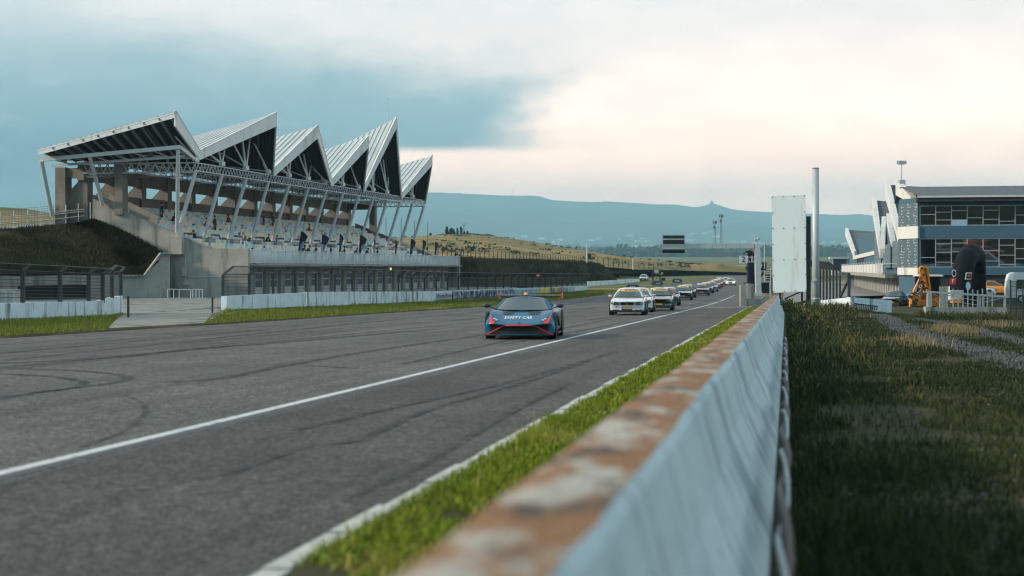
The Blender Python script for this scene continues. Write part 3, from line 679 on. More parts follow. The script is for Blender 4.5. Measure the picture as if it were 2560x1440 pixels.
# ground floor front: pilasters, lintel band, doors
mb = MB(); slabs(mb, .4, L_ST, 1.55, 1.75, -2.3, DK - .22)
ND = 20; PIT = (L_ST - .6) / ND
for i in range(ND + 1):
    a = .7 + i * PIT; slabs(mb, a - .42, a + .42, 1.25, 1.56, -2.3, DK - .23)
slabs(mb, .4, L_ST, 1.33, 1.545, -.22, DK - .225)
mb.build('front_wall', M['conc'], ST)
M['whitepanel'] = mat('white_door_panel', (.55, .60, .62), .5, var=.08, scale=1)
for i in range(ND):
    a = .7 + (i + .5) * PIT; w = .8
    mb = MB()
    for (p0, p1) in ((a - w, a - w + .09), (a + w - .09, a + w)): slabs(mb, p0, p1, 1.42, 1.54, -2.24, -.24)
    for z in (-.36, -.95, -1.62, -2.24): slabs(mb, a - w + .09, a + w - .09, 1.43, 1.54, z, z + .10)
    d = mb.build('door', M['whitepanel'], ST)
    mb = MB(); slabs(mb, a - w + .09, a + w - .09, 1.475, 1.54, -1.52, -.36); mb.build('pane', M['glassblue'], d)
    mb = MB(); slabs(mb, a - w + .09, a + w - .09, 1.46, 1.54, -2.14, -1.62); mb.build('lower_panel', M['whitepanel'], d)
    mb = MB(); slabs(mb, a - .06, a + .06, 1.24, 1.33, -.12, .1)
    mb.build('wall_lamp', mat('lit_wall_lamp', (.9, .8, .5), .4, var=0, emit=((1, .78, .35), 3.0)) if i == 12 else M['white'], ST)
# balustrade along the deck edge
bal = MB(); 
for i in range(44): bal.bar(S(.5 + i * (L_ST - .6) / 43, .06, DK), S(.5 + i * (L_ST - .6) / 43, .06, DK + 1.08), .05, .05)
bal.tube([S(.4, .06, DK + 1.1), S(L_ST, .06, DK + 1.1)], .035, 6); bal.tube([S(.4, .06, DK + .08), S(L_ST, .06, DK + .08)], .025, 6)
bal.tube([S(L_ST, .06, DK + 1.1), S(L_ST, 2.0, DK + 1.1)], .035, 6)
br = bal.build('balustrade', M['white'], ST)
M['railpanel'] = see_through('frosted_rail_panel', (.55, .66, .70), .42, .35)
mb = MB()
for i in range(43):
    a0 = .5 + i * (L_ST - .6) / 43 + .04; a1 = .5 + (i + 1) * (L_ST - .6) / 43 - .04; slabs(mb, a0, a1, .05, .062, DK + .12, DK + 1.05)
mb.build('rail_panel', M['railpanel'], br)
# rear frame: columns, beams, parapet
COLA = [63.4 / 13 * i for i in range(14)]
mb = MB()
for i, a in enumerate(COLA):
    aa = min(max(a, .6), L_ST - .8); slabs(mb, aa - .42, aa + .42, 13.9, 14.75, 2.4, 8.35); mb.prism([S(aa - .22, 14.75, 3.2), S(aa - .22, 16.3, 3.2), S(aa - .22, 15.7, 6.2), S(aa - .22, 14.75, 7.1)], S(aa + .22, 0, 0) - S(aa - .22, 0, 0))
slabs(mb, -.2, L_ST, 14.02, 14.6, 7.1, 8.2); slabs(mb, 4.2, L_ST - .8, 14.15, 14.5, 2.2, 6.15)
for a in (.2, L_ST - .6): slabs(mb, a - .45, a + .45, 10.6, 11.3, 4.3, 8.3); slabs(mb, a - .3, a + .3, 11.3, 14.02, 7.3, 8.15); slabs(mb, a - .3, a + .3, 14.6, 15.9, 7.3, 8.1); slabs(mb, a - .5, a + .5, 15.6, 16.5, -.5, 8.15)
mb.build('rear_frame', mat('darker_frame_concrete', (.21, .19, .165), .9, var=.2, scale=.8), ST)  # rear frame in a darker, browner concrete tone that varies at random
mb = MB(); slabs(mb, -.22, -.12, 13.0, 13.5, 7.5, 7.85); mb.build('floodlight_box', M['galv'], ST)
mb = MB(); mb.prism([S(.9, 9.3, 3.5), S(.9, 13.9, 3.5), S(.9, 13.9, 6.0), S(.9, 12.9, 5.75), S(.9, 9.0, 4.1)], S(1.15, 0, 0) - S(.9, 0, 0)); mb.prism([S(3.6, 9.6, 3.5), S(3.6, 13.9, 3.5), S(3.6, 13.9, 6.3), S(3.6, 9.4, 4.3)], S(3.8, 0, 0) - S(3.6, 0, 0)); mb.build('stair_wall', M['conc'], ST)

# columns that lean out over the front rows, and three raked ones at the near end
TB, TZ = 4.4, 8.35                           # truss line
for a in COLA:
    mb = MB(); b0 = 6.1; z0 = .45 + .31 * (b0 - 2) / .8
    mb.tube([S(a + .15, b0, z0 + .45), S(a, TB, TZ - .6)], .16, 12); slabs(mb, a - .55, a + .85, b0 - .75, b0 + .4, z0 - .9, z0 + .5, 1)
    mb.build('column', [M['white'], M['conc']], ST, smooth=False)
for (a0, b0, z0, a1, b1, z1) in ((.2, 6.1, 2.75, -2.9, 4.5, 9.15), (-.3, 12.3, 5.1, -3.0, 11.9, 8.75), (-.9, 16.4, 4.2, -3.3, 15.9, 8.45)):
    MB().tube([S(a0, b0, z0), S(a1, b1, z1)], .16, 12).build('column', M['white'], ST)

# roof: straight back eave, folded front edge
BE, BZ = 16.4, 9.25
def Q(px, py, b):                            # point of the front edge: on the plane b, as far along as column px says
    a = a_px(px, b); p = S(a, b, 0); return (a, b, (HZ - py) / F * p.y)
Vs = [Q(498, 384, 4.3), Q(683, 428, 4.3), Q(828, 455, 4.3), Q(909, 471, 4.3), Q(1003, 488, 4.3), Q(1063, 500, 4.3)]
Ps = [Q(437, 281, 4.0), Q(690, 285, 2.2), Q(793, 317, 2.2), Q(921, 342, 2.2), Q(990, 296, 2.2), Q(1080, 390, 2.2)]
front = []                                   # P0 V0 P1 V1 ... P5 V5
for p, v in zip(Ps, Vs): front += [p, v]
def back_of(q, k):
    a = max(-4.2, min(L_ST + 2.5, q[0] - (0 if k % 2 else 3.0))); return (a, BE, BZ - (0.0 if k % 2 == 0 else .35))
backs = [back_of(q, k) for k, q in enumerate(front)]
backs[0] = (-4.0, 15.75, BZ)
def SV(q): return S(*q)
rt, rsf = MB(), MB(); ribs = MB()
for i in range(len(front) - 1):
    A, B, C, D = SV(front[i]), SV(front[i + 1]), SV(backs[i + 1]), SV(backs[i])
    nrm = (B - A).cross(D - A).normalized(); nrm = nrm if nrm.z > 0 else -nrm
    n = 46; th = .09
    for j in range(n):
        s0, s1 = j / n, (j + 1) / n; o0 = nrm * (th if j % 2 else .02)
        a0, b0, a1, b1 = A.lerp(D, s0), B.lerp(C, s0), A.lerp(D, s1), B.lerp(C, s1)
        rt.quad(a0 + o0, b0 + o0, b1 + o0, a1 + o0); o1 = nrm * (.02 if j % 2 else th)
        rt.quad(a1 + o0, b1 + o0, b1 + o1, a1 + o1)
    dn = -nrm * .12
    for j in range(n):
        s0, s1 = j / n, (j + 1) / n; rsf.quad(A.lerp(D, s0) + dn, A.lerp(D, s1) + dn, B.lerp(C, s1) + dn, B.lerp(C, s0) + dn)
    for j in range(1, 9):                    # purlins under the sheet
        s0 = j / 9; ribs.bar(A.lerp(D, s0) + dn * 1.7, B.lerp(C, s0) + dn * 1.7, .10, .16, up=nrm)
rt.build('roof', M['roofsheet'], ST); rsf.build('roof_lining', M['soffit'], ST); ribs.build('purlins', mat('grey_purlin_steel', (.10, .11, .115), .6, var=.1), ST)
# near edge board of the roof with its scalloped sheet edge
A, D = SV(front[0]), SV(backs[0])
mb = MB(); mb.bar(A + Vector((0, 0, -.2)), D + Vector((0, 0, -.2)), .08, .42)
for j in range(46): 
    p = A.lerp(D, j / 46); mb.bar(p + Vector((-.02, -.04, .05)), p + Vector((.02, .25, .08)), .11, .07)
mb.build('roof_edge', M['fascia'], ST)
# rafters seen under the near eave
mb = MB(); B_, C_ = SV(front[1]), SV(backs[1])
for j in range(14):
    s = (j + .4) / 14; mb.bar(A.lerp(D, s) + Vector((0, .1, -.32)), B_.lerp(C_, s) + Vector((0, 0, -.22)), .09, .24)
mb.build('rafters', mat('pale_rafter_steel', (.28, .28, .27), .6, var=.1), ST)
# fascia bands
for i in range(len(front) - 1):
    up_is_peak = i % 2 == 0
    pk, vl = (front[i], front[i + 1]) if up_is_peak else (front[i + 1], front[i])
    hp, hv = 1.18, .72
    p, v = SV(pk), SV(vl); d = (v - p).normalized(); out = Vector((SY, -SX, 0)) * .07
    pts = [p + Vector((0, 0, .12)), v + Vector((0, 0, .22)), v + Vector((0, 0, .22 - hv)), p + Vector((0, 0, .12 - hp))]
    mb = MB(); mb.prism([q - out for q in pts], out * 2)
    mb.bar(p + Vector((0, 0, .16)), v + Vector((0, 0, .26)), .2, .07)
    mb.build('fascia', M['fascia'], ST)
# trusses
def truss(p0, p1, h, n, name, r=.055, web=.03, steep=True):
    mb = MB(); dz = Vector((0, 0, -h)); mb.tube([p0, p1], r, 6); mb.tube([p0 + dz, p1 + dz], r, 6)
    for i in range(n):
        a, b, c = p0.lerp(p1, i / n), p0.lerp(p1, (i + .5) / n), p0.lerp(p1, (i + 1) / n)
        mb.tube([a, b + dz], web, 4, cap=False); mb.tube([b + dz, c], web, 4, cap=False)
    return mb.build(name, M['white'], ST)
truss(S(-.2, TB, TZ), S(63.9, TB, TZ), .62, 104, 'front_truss')
truss(S(-.2, 14, TZ + .05), S(-.1, TB, TZ), .75, 14, 'end_truss', .07, .05); truss(S(63.8, 14, TZ), S(63.8, TB, TZ), .7, 14, 'end_truss', .07, .05)
truss(S(0, 9.2, TZ), S(63.8, 9.2, TZ), .75, 64, 'middle_truss', .06, .04)
for a in COLA[1:-1:2]: truss(S(a, 14, TZ), S(a, TB, TZ), .7, 10, 'cross_truss', .05, .035)
mb = MB(); mb.bar(S(-3.1, 16.2, 8.55), S(-2.9, 4.3, 9.35), .22, .30); mb.bar(S(-2.9, 4.3, 9.3), S(.3, 4.4, 8.45), .18, .26); mb.bar(S(-1.6, 16.0, 8.2), S(-1.4, 4.6, 8.75), .16, .2)
for j in range(7):
    b = 15.4 - j * 1.7; mb.tube([S(-3.0, b, 8.6 + (16.2 - b) * .065), S(-1.5, b - .8, 8.3 + (16.2 - b) * .05)], .05, 5); mb.tube([S(-1.5, b - .8, 8.3 + (16.2 - b) * .05), S(0, b, 8.3)], .04, 5)
mb.build('eave_beam', M['white'], ST)
# struts that carry each fold: posts and braces above the columns
mb = MB()
def roof_z(a, b):
    best = None
    for i in range(len(front) - 1):
        f0, f1 = front[i], front[i + 1]
        if min(f0[0], f1[0]) <= a <= max(f0[0], f1[0]) and abs(f1[0] - f0[0]) > .1:
            s = (a - f0[0]) / (f1[0] - f0[0]); z = f0[2] + (f1[2] - f0[2]) * s; q = (b - 4.3) / (BE - 4.3); z = z * (1 - q) + BZ * q
            best = z if best is None else min(best, z)
    return best
for i, a in enumerate(COLA):
    top = roof_z(a, TB + .8)
    if not top or top < TZ + .8: continue
    mb = MB(); mb.tube([S(a, TB, TZ), S(a, TB + .5, top - .25)], .09, 6); slabs(mb, a - .3, a + .3, TB - .15, TB + .15, TZ + .1, TZ + .45)
    for da in (-2.3, 2.3):
        t2 = roof_z(a + da, TB + 1.2)
        if t2 and t2 > TZ + .5: mb.tube([S(a, TB, TZ + .25), S(a + da, TB + .6, t2 - .25)], .08, 6)
    t3 = roof_z(a, 9)
    if t3 and t3 > TZ + .5: mb.tube([S(a, TB, TZ + .3), S(a, 9, t3 - .25)], .06, 6); mb.tube([S(a, 9.2, TZ), S(a, 9.2, t3 - .2)], .05, 6)
    mb.build('roof_strut', M['fascia'], ST)
# rods on the roof
mb = MB(); top = SV(front[8]); q = top + Vector((-1.2, 3.5, -1.6)); mb.tube([q, q + Vector((0, 0, 4.1))], [.05, .03], 6); mb.ball(q + Vector((0, 0, 4.2)), .09, 6, 5); mb.build('lightning_rod', M['galv'], ST)
# seats: the hundred that show largest are parts, the rest one mass
SEATC = [mat('seat_pale_blue', (.52, .64, .70), .55, var=.1), mat('seat_cream', (.78, .66, .42), .55, var=.1), mat('seat_faded_pink', (.70, .50, .47), .55, var=.1), mat('seat_sky_blue', (.26, .50, .64), .55, var=.1), mat('seat_mint', (.58, .68, .64), .55, var=.1), mat('seat_slate', (.24, .32, .37), .55, var=.1)]
def seat_shape(mb, a, r, k):
    b, z = row_b(r), row_z(r)
    slabs(mb, a - .215, a + .215, b + .10, b + .47, z + .36, z + .41, k); slabs(mb, a - .215, a + .215, b + .45, b + .50, z + .41, z + .76, k); slabs(mb, a - .10, a + .10, b + .32, b + .42, z - .01, z + .36, k)
bulk = MB(); big = 0
for r in range(NR):
    for i in range(int((L_ST - 3.2) / .47)):
        a = 1.6 + i * .47
        if r >= 9 and (a < 4.0): continue
        if any(abs(a - c) < 1.0 for c in COLA) and r in (5, 6) : continue
        if rnd.random() < .035: continue
        k = rnd.choices(range(6), (30, 24, 12, 16, 14, 4))[0]
        if r < 4 and i < 26 and big < 100:
            big += 1; m_ = MB(); seat_shape(m_, a, r, 0); m_.build('seat', SEATC[k], ST)
        else: seat_shape(bulk, a, r, k)
tag(bulk.build('seat', SEATC, ST), kind='stuff')
# ------------------------------------------------------------------ pit building
NV = Vector((UY, -UX, 0)); UV = Vector((UX, UY, 0))
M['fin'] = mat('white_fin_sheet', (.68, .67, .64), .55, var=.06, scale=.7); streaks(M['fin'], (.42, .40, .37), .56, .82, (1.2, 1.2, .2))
def perforated():
    m = bpy.data.materials.new('perforated_metal_sheet'); m.use_nodes = True; nt = m.node_tree; N = nt.nodes; L = nt.links; b = N['Principled BSDF']; b.inputs['Roughness'].default_value = .5
    tc = N.new('ShaderNodeTexCoord'); v = N.new('ShaderNodeTexVoronoi'); v.inputs['Scale'].default_value = 3.4; v.inputs['Randomness'].default_value = .35
    L.new(tc.outputs['Object'], v.inputs['Vector']); r = N.new('ShaderNodeValToRGB'); e = r.color_ramp.elements
    e[0].position, e[1].position = .20, .26; e[0].color = (.70, .72, .73, 1); e[1].color = (.085, .125, .15, 1); L.new(v.outputs['Distance'], r.inputs[0]); L.new(r.outputs[0], b.inputs['Base Color']); return m
M['perf'] = perforated()
M['mirror'] = mat('reflecting_window_glass', (.006, .009, .011), .03, var=0, spec=.9); M['mirror'].node_tree.nodes['Principled BSDF'].inputs['IOR'].default_value = 1.85
PB = thing('pit_building', T(12.9, 140, -3.05), 'grey pit building with white zigzag roof fins, slate roof and dark window bands', 'building')
E0 = T(12.9, 140); E0.z = 0
def PBp(k, back, z): return E0 + NV * k + UV * back + Vector((0, 0, z + ZC))
def bx(mb, k0, k1, f0, f1, z0, z1, m=None):
    vs = [PBp(k, f, z) for z in (z0, z1) for (k, f) in ((k0, f0), (k1, f0), (k1, f1), (k0, f1))]
    mb.add(vs, [(3, 2, 1, 0), (4, 5, 6, 7), (0, 1, 5, 4), (1, 2, 6, 5), (2, 3, 7, 6), (3, 0, 4, 7)], m)
KW = 24.0
mb = MB(); bx(mb, .2, KW, .35, 12, -3.8, 7.1); mb.build('core_wall', M['bluegrey'], PB)
mb = MB()
bx(mb, 0, KW, 0, .34, 3.0, 4.22); bx(mb, .35, KW, .02, .34, -.62, .12); bx(mb, 10.5, 11.0, -.02, .34, -.6, 7.0); bx(mb, 0, KW, .1, .34, 6.24, 6.5)
mb.build('spandrels', M['bluegrey'], PB)
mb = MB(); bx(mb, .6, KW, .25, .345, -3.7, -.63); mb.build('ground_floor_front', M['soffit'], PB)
mb = MB(); bx(mb, -.3, KW, -1.0, .34, 6.55, 7.02); mb.build('eave_soffit', mat('dark_eave_boards', (.022, .024, .026), .8, var=.2), PB)
mb = MB(); bx(mb, -.3, KW, -1.12, -1.0, 6.95, 7.14); mb.build('gutter', M['white'], PB)
mb = MB(); mb.poly([PBp(-.3, -1.1, 7.15), PBp(KW, -1.1, 7.15), PBp(KW, 8.5, 8.55), PBp(-1.2, 8.5, 8.55)]); mb.poly([PBp(-1.2, 8.52, 8.54), PBp(KW, 8.52, 8.54), PBp(KW, 17, 7.2), PBp(-1.2, 17, 7.2)])
mb.build('roof', M['slate'], PB)
splits_u = [(.45,), (.33, .72), (.80, .26), (.62,), (.70, .25), (.80,), (.5,)]
splits_l = [(.66,), (.18, .48, .82), (.16, .46, .86), (.30, .7), (.78, .42), (.24, .58, .90), (.36, .70)]
for row, (z0, z1, sp) in enumerate(((4.24, 6.22, splits_u), (.14, 2.98, splits_l))):
    for c in range(7):
        k0, k1 = .05 + c * 1.49, .05 + (c + 1) * 1.49
        mb = MB()
        bx(mb, k0, k0 + .06, .05, .2, z0, z1); bx(mb, k1 - .02, k1 + .04, .05, .2, z0, z1)
        bx(mb, k0 + .06, k1 - .02, .06, .2, z0, z0 + .07); bx(mb, k0 + .06, k1 - .02, .06, .2, z1 - .07, z1)
        for s in sp[c]: z = z1 - (z1 - z0) * s; bx(mb, k0 + .06, k1 - .02, .07, .2, z - .03, z + .03)
        w = mb.build('window', M['galv'], PB)
        lean = (z1 - z0) * .056; mb = MB(); mb.prism([PBp(k0 + .06, .21 + lean, z0 + .05), PBp(k1 - .02, .21 + lean, z0 + .05), PBp(k1 - .02, .21, z1 - .05), PBp(k0 + .06, .21, z1 - .05)], UV * .012); mb.build('pane', M['mirror'], w)
        if row == 0 and c == 2: mb = MB(); bx(mb, k0 + .06, k1 - .02, .02, .06, z0 - .02, z0 + .58); mb.build('blank_panel', mat('pale_blue_panel', (.30, .45, .55), .4, var=.05), w)
mb = MB(); mb.tube([PBp(10.9, -1.05, 7.0), PBp(10.9, -.2, 6.2), PBp(10.9, -.12, -3)], .06, 6); mb.build('downpipe', M['white'], PB)
# corner chamfer facing the pit lane
C1 = T(11.25, 144); C1.z = 0
def CH(s, z): p = E0.lerp(C1, s); return Vector((p.x, p.y, z + ZC))
def chq(mb, s0, s1, z0, z1, out): 
    o = Vector((-.75, -.66, 0)) * out; mb.prism([CH(s0, z0), CH(s1, z0), CH(s1, z1), CH(s0, z1)], o)
for z0, z1 in ((3.0, 4.22), (-.62, .12)): mb = MB(); chq(mb, 0, 1, z0, z1, .3); mb.build('corner_band', M['fin'], PB)  # spandrel bands continue in white: their sunlit look is put into the colour
mb = MB(); chq(mb, .03, 1, 4.24, 6.5, .12); chq(mb, .03, 1, .14, 2.98, .12); mb.build('perforated_screen', M['perf'], PB)
mb = MB(); mb.prism([CH(0, -3), CH(1, -3), CH(1, 7), CH(0, 7)], Vector((.5, .5, 0))); mb.build('corner_wall', M['bluegrey'], PB)
# facade along the pit lane
def pitq(mb, t0, t1, y0, y1, z0, z1, k=None):
    vs = [T(t, y, z) for z in (z0, z1) for (t, y) in ((t0, y0), (t1, y0), (t1, y1), (t0, y1))]
    mb.add(vs, [(3, 2, 1, 0), (4, 5, 6, 7), (0, 1, 5, 4), (1, 2, 6, 5), (2, 3, 7, 6), (3, 0, 4, 7)], k)
mb = MB(); pitq(mb, 12.6, 26, 144.6, 250, -3.3, 5.5); pitq(mb, 12.3, 26, 250.1, 292, -3.3, 3.2); mb.build('pit_wall', M['bluegrey'], PB)
mb = MB(); pitq(mb, 12.2, 12.55, 156, 166, .1, 3.2); pitq(mb, 12.2, 12.55, 169, 182, .1, 3.0); pitq(mb, 12.2, 12.55, 186, 200, .4, 5.0); mb.build('perforated_screen', M['perf'], PB)
mb = MB(); pitq(mb, 10.0, 12.58, 146, 262, -.95, -.55); pitq(mb, 9.8, 12.2, 262.2, 284, -.9, -.5); mb.build('terrace_slab', M['conc'], PB)
mb = MB()
for i in range(19):
    y = 149 + i * 6.1; pitq(mb, 9.95, 10.15, y, y + .3, -.55, .85)
    if i < 18: pitq(mb, 10.0, 10.08, y + .32, y + 6.08, -.5, .55)
mb.build('terrace_parapet', M['fin'], PB)
M['rolldoor'] = mat('ribbed_garage_door', (.40, .41, .40), .6, var=.08, scale=1)
for i in range(28): mb = MB(); pitq(mb, 12.0, 12.2, 146.5 + i * 4.0, 147.0 + i * 4.0, -3.1, -.96); mb.build('pilaster', M['fin'], PB)
for i in range(27):
    y = 147.05 + i * 4.0; mb = MB(); pitq(mb, 12.32, 12.56, y, y + 3.4, -3.05, -.97)
    for j in range(9): pitq(mb, 12.27, 12.315, y + .1 + j * .38, y + .22 + j * .38, -3.05, -1.0)
    mb.build('garage_door', M['rolldoor'], PB)
# zigzag fins with slate slopes behind them
FN = [((2239, 452, 151), (2277, 492, 145), 1.5, .7), ((2213, 455, 167), (2247, 600, 157), 1.9, .6), ((2216, 533, 174), (2228, 606, 166), 1.2, .5), ((2204, 541, 184), (2201, 622, 178), 1.2, .5), ((2181, 495, 194), (2199, 632, 184), 2.2, .7), ((2113, 570, 279), (2135, 636, 258), 1.5, .8)]
for (pk, vl, hp, hv) in FN:
    p, v = P(*pk), P(*vl); e = NV * .55
    mb = MB(); mb.prism([p, p - Vector((0, 0, hp)), v - Vector((0, 0, hv)), v], e); mb.build('roof_fin', M['fin'], PB)
    if pk[0] == 2239: continue
    z2 = ZC + 8.4 if pk[2] < 250 else ZC + 6.2
    bp_, bv = p + NV * 12, v + NV * 12; bp_.z = max(p.z - 1.2, ZC + 5); bv.z = v.z + 1.5
    q = NV * .56
    mb = MB(); mb.prism([p + q - Vector((0, 0, .35)), v + q - Vector((0, 0, .35)), bv, bp_], Vector((0, 0, -.25))); mb.build('roof_slope', M['slate'], PB)
mb = MB(); g = [P(2120, 585, 276), P(2135, 632, 262), P(2192, 632, 262), P(2192, 585, 290)]
mb.prism(g, Vector((0, 0, -.3))); mb.build('roof_slope', M['slate'], PB)
mb = MB(); mb.prism([P(2132, 640, 262), P(2197, 624, 196), P(2197, 634, 196), P(2132, 649, 262)], NV * .4); mb.build('eave_board', M['fin'], PB)
mb = MB(); mb.prism([P(2141, 644, 255), P(2198, 632, 200), P(2198, 660, 200), P(2141, 660, 255)], NV * .3 + Vector((.8, 0, 0))); mb.build('opening_shade_slab', M['soffit'], PB)  # solid dark slab; the shade of the opening is put into its colour
# glazed control room at the far end
mb = MB(); pitq(mb, 9.0, 12.2, 284.3, 292, -1.2, -.2); pitq(mb, 8.6, 12.6, 284, 293, 2.0, 2.4); pitq(mb, 9.1, 9.3, 284.4, 284.7, -.2, 2.0); pitq(mb, 11.9, 12.2, 284.4, 284.7, -.2, 2.0); cr = mb.build('control_room', M['fin'], PB)
mb = MB(); pitq(mb, 9.3, 11.9, 284.5, 291, -.2, 2.0); mb.build('pane', M['mirror'], cr)
# balcony rail by the corner
mb = MB()
for i in range(14): mb.tube([T(9.6, 146.2 + i * .55, -.55), T(9.6, 146.2 + i * .55, .55)], .02, 4)
mb.tube([T(9.6, 146.2, .55), T(9.6, 153.4, .55)], .03, 5); mb.tube([T(9.6, 146.2, .55), T(11.2, 145.2, .55)], .03, 5)
mb.build('balcony_rail', M['white'], PB)
mb = MB(); q = P(2254, 456, 150); mb.tube([q - Vector((0, 0, 1)), P(2254, 408, 150)], .05, 6); mb.box(P(2254, 407, 150), (.55, .3, .35)); 
for d in (-.42, .42): mb.box(P(2254, 407, 150) + Vector((d, 0, 0)), (.14, .14, .3))
mb.box(P(2255, 462, 150), (.6, .5, 1.0)); mb.bar(P(2254, 407, 150) + Vector((-.5, 0, .2)), P(2254, 407, 150) + Vector((.5, 0, .2)), .05, .05); mb.build('signal_mast', M['galv'], PB)

# ------------------------------------------------------------------ start-light panel, lamp pole
M['panel'] = mat('white_panel_sheet', (.68, .76, .76), .45, var=.03, scale=.6); streaks(M['panel'], (.50, .46, .40), .60, .85, (1.5, 1.5, .12))
pn = thing('sign_panel', P(1973, 760, 80), 'blank white upright panel with rivets and rust dots standing behind the barrier end', 'panel')
c = [P(1932, 732, 80), P(2016, 729, 79.4), P(2013, 487, 79.4), P(1929, 490, 80)]
MB().prism(c, Vector((.02, .07, 0))).build('sheet', M['panel'], pn)
mb = MB()
for i in range(7):
    for j in range(4):
        if j in (1, 2) and i not in (0, 2, 4, 6): continue
        s, q = .02 + .96 * j / 3, .012 + .976 * i / 6; p = c[0].lerp(c[1], s).lerp(c[3].lerp(c[2], s), q); mb.ball(p + Vector((0, -.012, 0)), .033, 6, 4)
mb.build('rivets', mat('rusty_rivet', (.12, .06, .035), .8, var=.2), pn)
mb = MB(); mb.bar(P(2021, 775, 80.2), P(2021, 541, 80.2), .22, .22); mb.bar(P(1950, 760, 80.2), P(1950, 500, 80.3), .1, .1)
mb.bar(P(1962, 747, 79.6), P(2018, 722, 80), .07, .07); mb.bar(P(1960, 768, 79.6), P(2020, 752, 80), .12, .12); mb.bar(P(2005, 775, 80), P(2005, 722, 80), .1, .1); mb.build('support_frame', M['black'], pn)
po = thing('lamp_pole', P(2040, 787, 73), 'tall bare grey steel pole with open top rising from weeds', 'pole')
mb = MB(); q0, q1 = P(2040, 790, 73), P(2039, 422, 73); mb.tube([q0, q1], [.185, .17], 20); o = mb.build('shaft', None or streaks(mat('worn_galvanised_pole', (.46, .49, .50), .5, .15, var=.12, scale=1.5), (.30, .25, .20), .58, .75, (4, 4, .5)), po, smooth=True)
mb = MB(); mb.lathe([(.195, 0), (.195, .08)], P(2040, 748, 73), n=18); mb.bar(P(2030, 706, 72.8), P(2043, 700, 72.8), .07, .07); mb.build('clamp', M['galv'], po)
mb = MB(); mb.lathe([(.172, 0), (.172, .05)], q1, n=18); mb.build('cap', mat('rust', (.16, .08, .05), .9, var=.3), po)

# ------------------------------------------------------------------ pit-wall platform and light gantry
GD = 108
ga = thing('light_gantry', P(1892, 740, GD), 'white cantilever gantry with a black shuttered light box hanging over the track', 'gantry')
mb = MB(); mb.bar(P(1896, 738, GD), P(1892.5, 610, GD), .46, .40); mb.box(P(1894, 735, GD), (.62, .6, .25)); mb.box(P(1893, 629, GD), (.5, .44, .1)); mb.build('column', M['white'], ga)
mb = MB()
for i in range(5):
    x0, x1 = 1712 + i * 34.6, 1712 + (i + 1) * 34.6 - .6; mb.bar(P(x0, 615, GD), P(x1, 615, GD), .36, .36)
mb.build('beam', mat('pale_green_grey_paint', (.48, .52, .49), .5, var=.05), ga)
lb = MB(); 
for z in (588, 597.5, 612, 622.5): lb.bar(P(1656, z, GD - .3), P(1711, z, GD - .3), .12, .06)
lb.bar(P(1656.5, 587, GD - .3), P(1656.5, 622, GD - .3), .08, .06); lb.bar(P(1711, 587, GD - .3), P(1711, 622, GD - .3), .08, .06)
lb.box(P(1683.5, 617, GD - .28), (1.66, .1, .30)); lbo = lb.build('light_box', M['galv'], ga)
mb = MB(); mb.box(P(1683.5, 593, GD - .1), (1.60, .5, .26)); mb.box(P(1683.5, 605, GD - .1), (1.60, .5, .34)); mb.lathe([(.2, -.84), (.2, .84)], P(1683.5, 626, GD - .15), axis='x', n=14); mb.box(P(1678, 605, GD - .4), (.05, .05, .35)); mb.build('shutters', M['black'], lbo)
mb = MB(); mb.tube([P(1893, 610, GD), P(1893, 600, GD)], .03, 5); mb.ball(P(1889, 599, GD), .1, 6, 5); mb.ball(P(1897, 596, GD), .12, 6, 5); mb.bar(P(1887, 603, GD), P(1899, 603, GD), .04, .04); mb.build('camera_mount', M['galv'], ga)
pl = thing('timing_platform', P(1905, 745, 110), 'white steel timing platform with ladder and rails at the pit wall', 'platform')
mb = MB()
for (x, y0, y1) in ((1869.5, 640, 700), (1911, 606, 705), (1927, 670, 745), (1880, 640, 700)): mb.tube([P(x, y0, 110), P(x, y1, 110)], .035, 6)
for (x0, x1, y) in ((1869, 1885, 643), (1869, 1885, 655), (1869, 1885, 672), (1899, 1929, 611), (1911, 1928, 674), (1911, 1928, 679), (1911, 1928, 685), (1911, 1928, 691), (1911, 1928, 697), (1911, 1928, 703)): mb.tube([P(x0, y, 110), P(x1, y, 110)], .03, 6)
mb.build('rails', M['white'], pl); mb = MB(); mb.tube([P(1924, 706, 109.6), P(1924, 744, 109.6)], .03, 5)
for i in range(9): mb.tube([P(1924, 708 + i * 4.2, 109.6), P(1929, 708 + i * 4.2, 109.6)], .02, 5)
mb.build('ladder', M['white'], pl)
mb = MB(); mb.box(P(1899, 708, 111.2), (2.3, 1.5, .12)); mb.box(P(1912, 720, 111.2), (1.2, 1.2, .8)); mb.build('deck', M['black'], pl)
mb = MB(); mb.box(P(1877, 694, 109), (.5, .8, 2.3)); mb.bar(P(1864, 667, 109), P(1880, 676, 109), .1, .1); mb.bar(P(1866, 672, 109), P(1884, 664, 109), .08, .08); mb.build('dark_cover', M['navy'], pl)
def blk(px0, px1, top, bot, d, th, lab):
    p = P(px0, bot, d); q = P(px1, bot, d); zt = P(px0, top, d).z; bw = MB(); bw.box(((p.x + q.x) / 2, d + th / 2, (p.z - .3 + zt) / 2), (q.x - p.x - .02, th, zt - p.z + .3)); tag(bw.build('concrete_block', M['conc']), lab, 'barrier block')
blk(1851, 1867.5, 713, 766, 104, .5, 'tall pale concrete block at the very tip of the pit wall'); blk(1868, 1879, 709, 747, 106, .6, 'concrete block standing just behind the tip of the pit wall'); blk(1879, 1886, 710, 747, 106.5, .5, 'narrow concrete block against the white gantry column'); blk(1868, 1962, 747.5, 767, 104.2, .3, 'long low concrete plinth in front of the gantry foot')
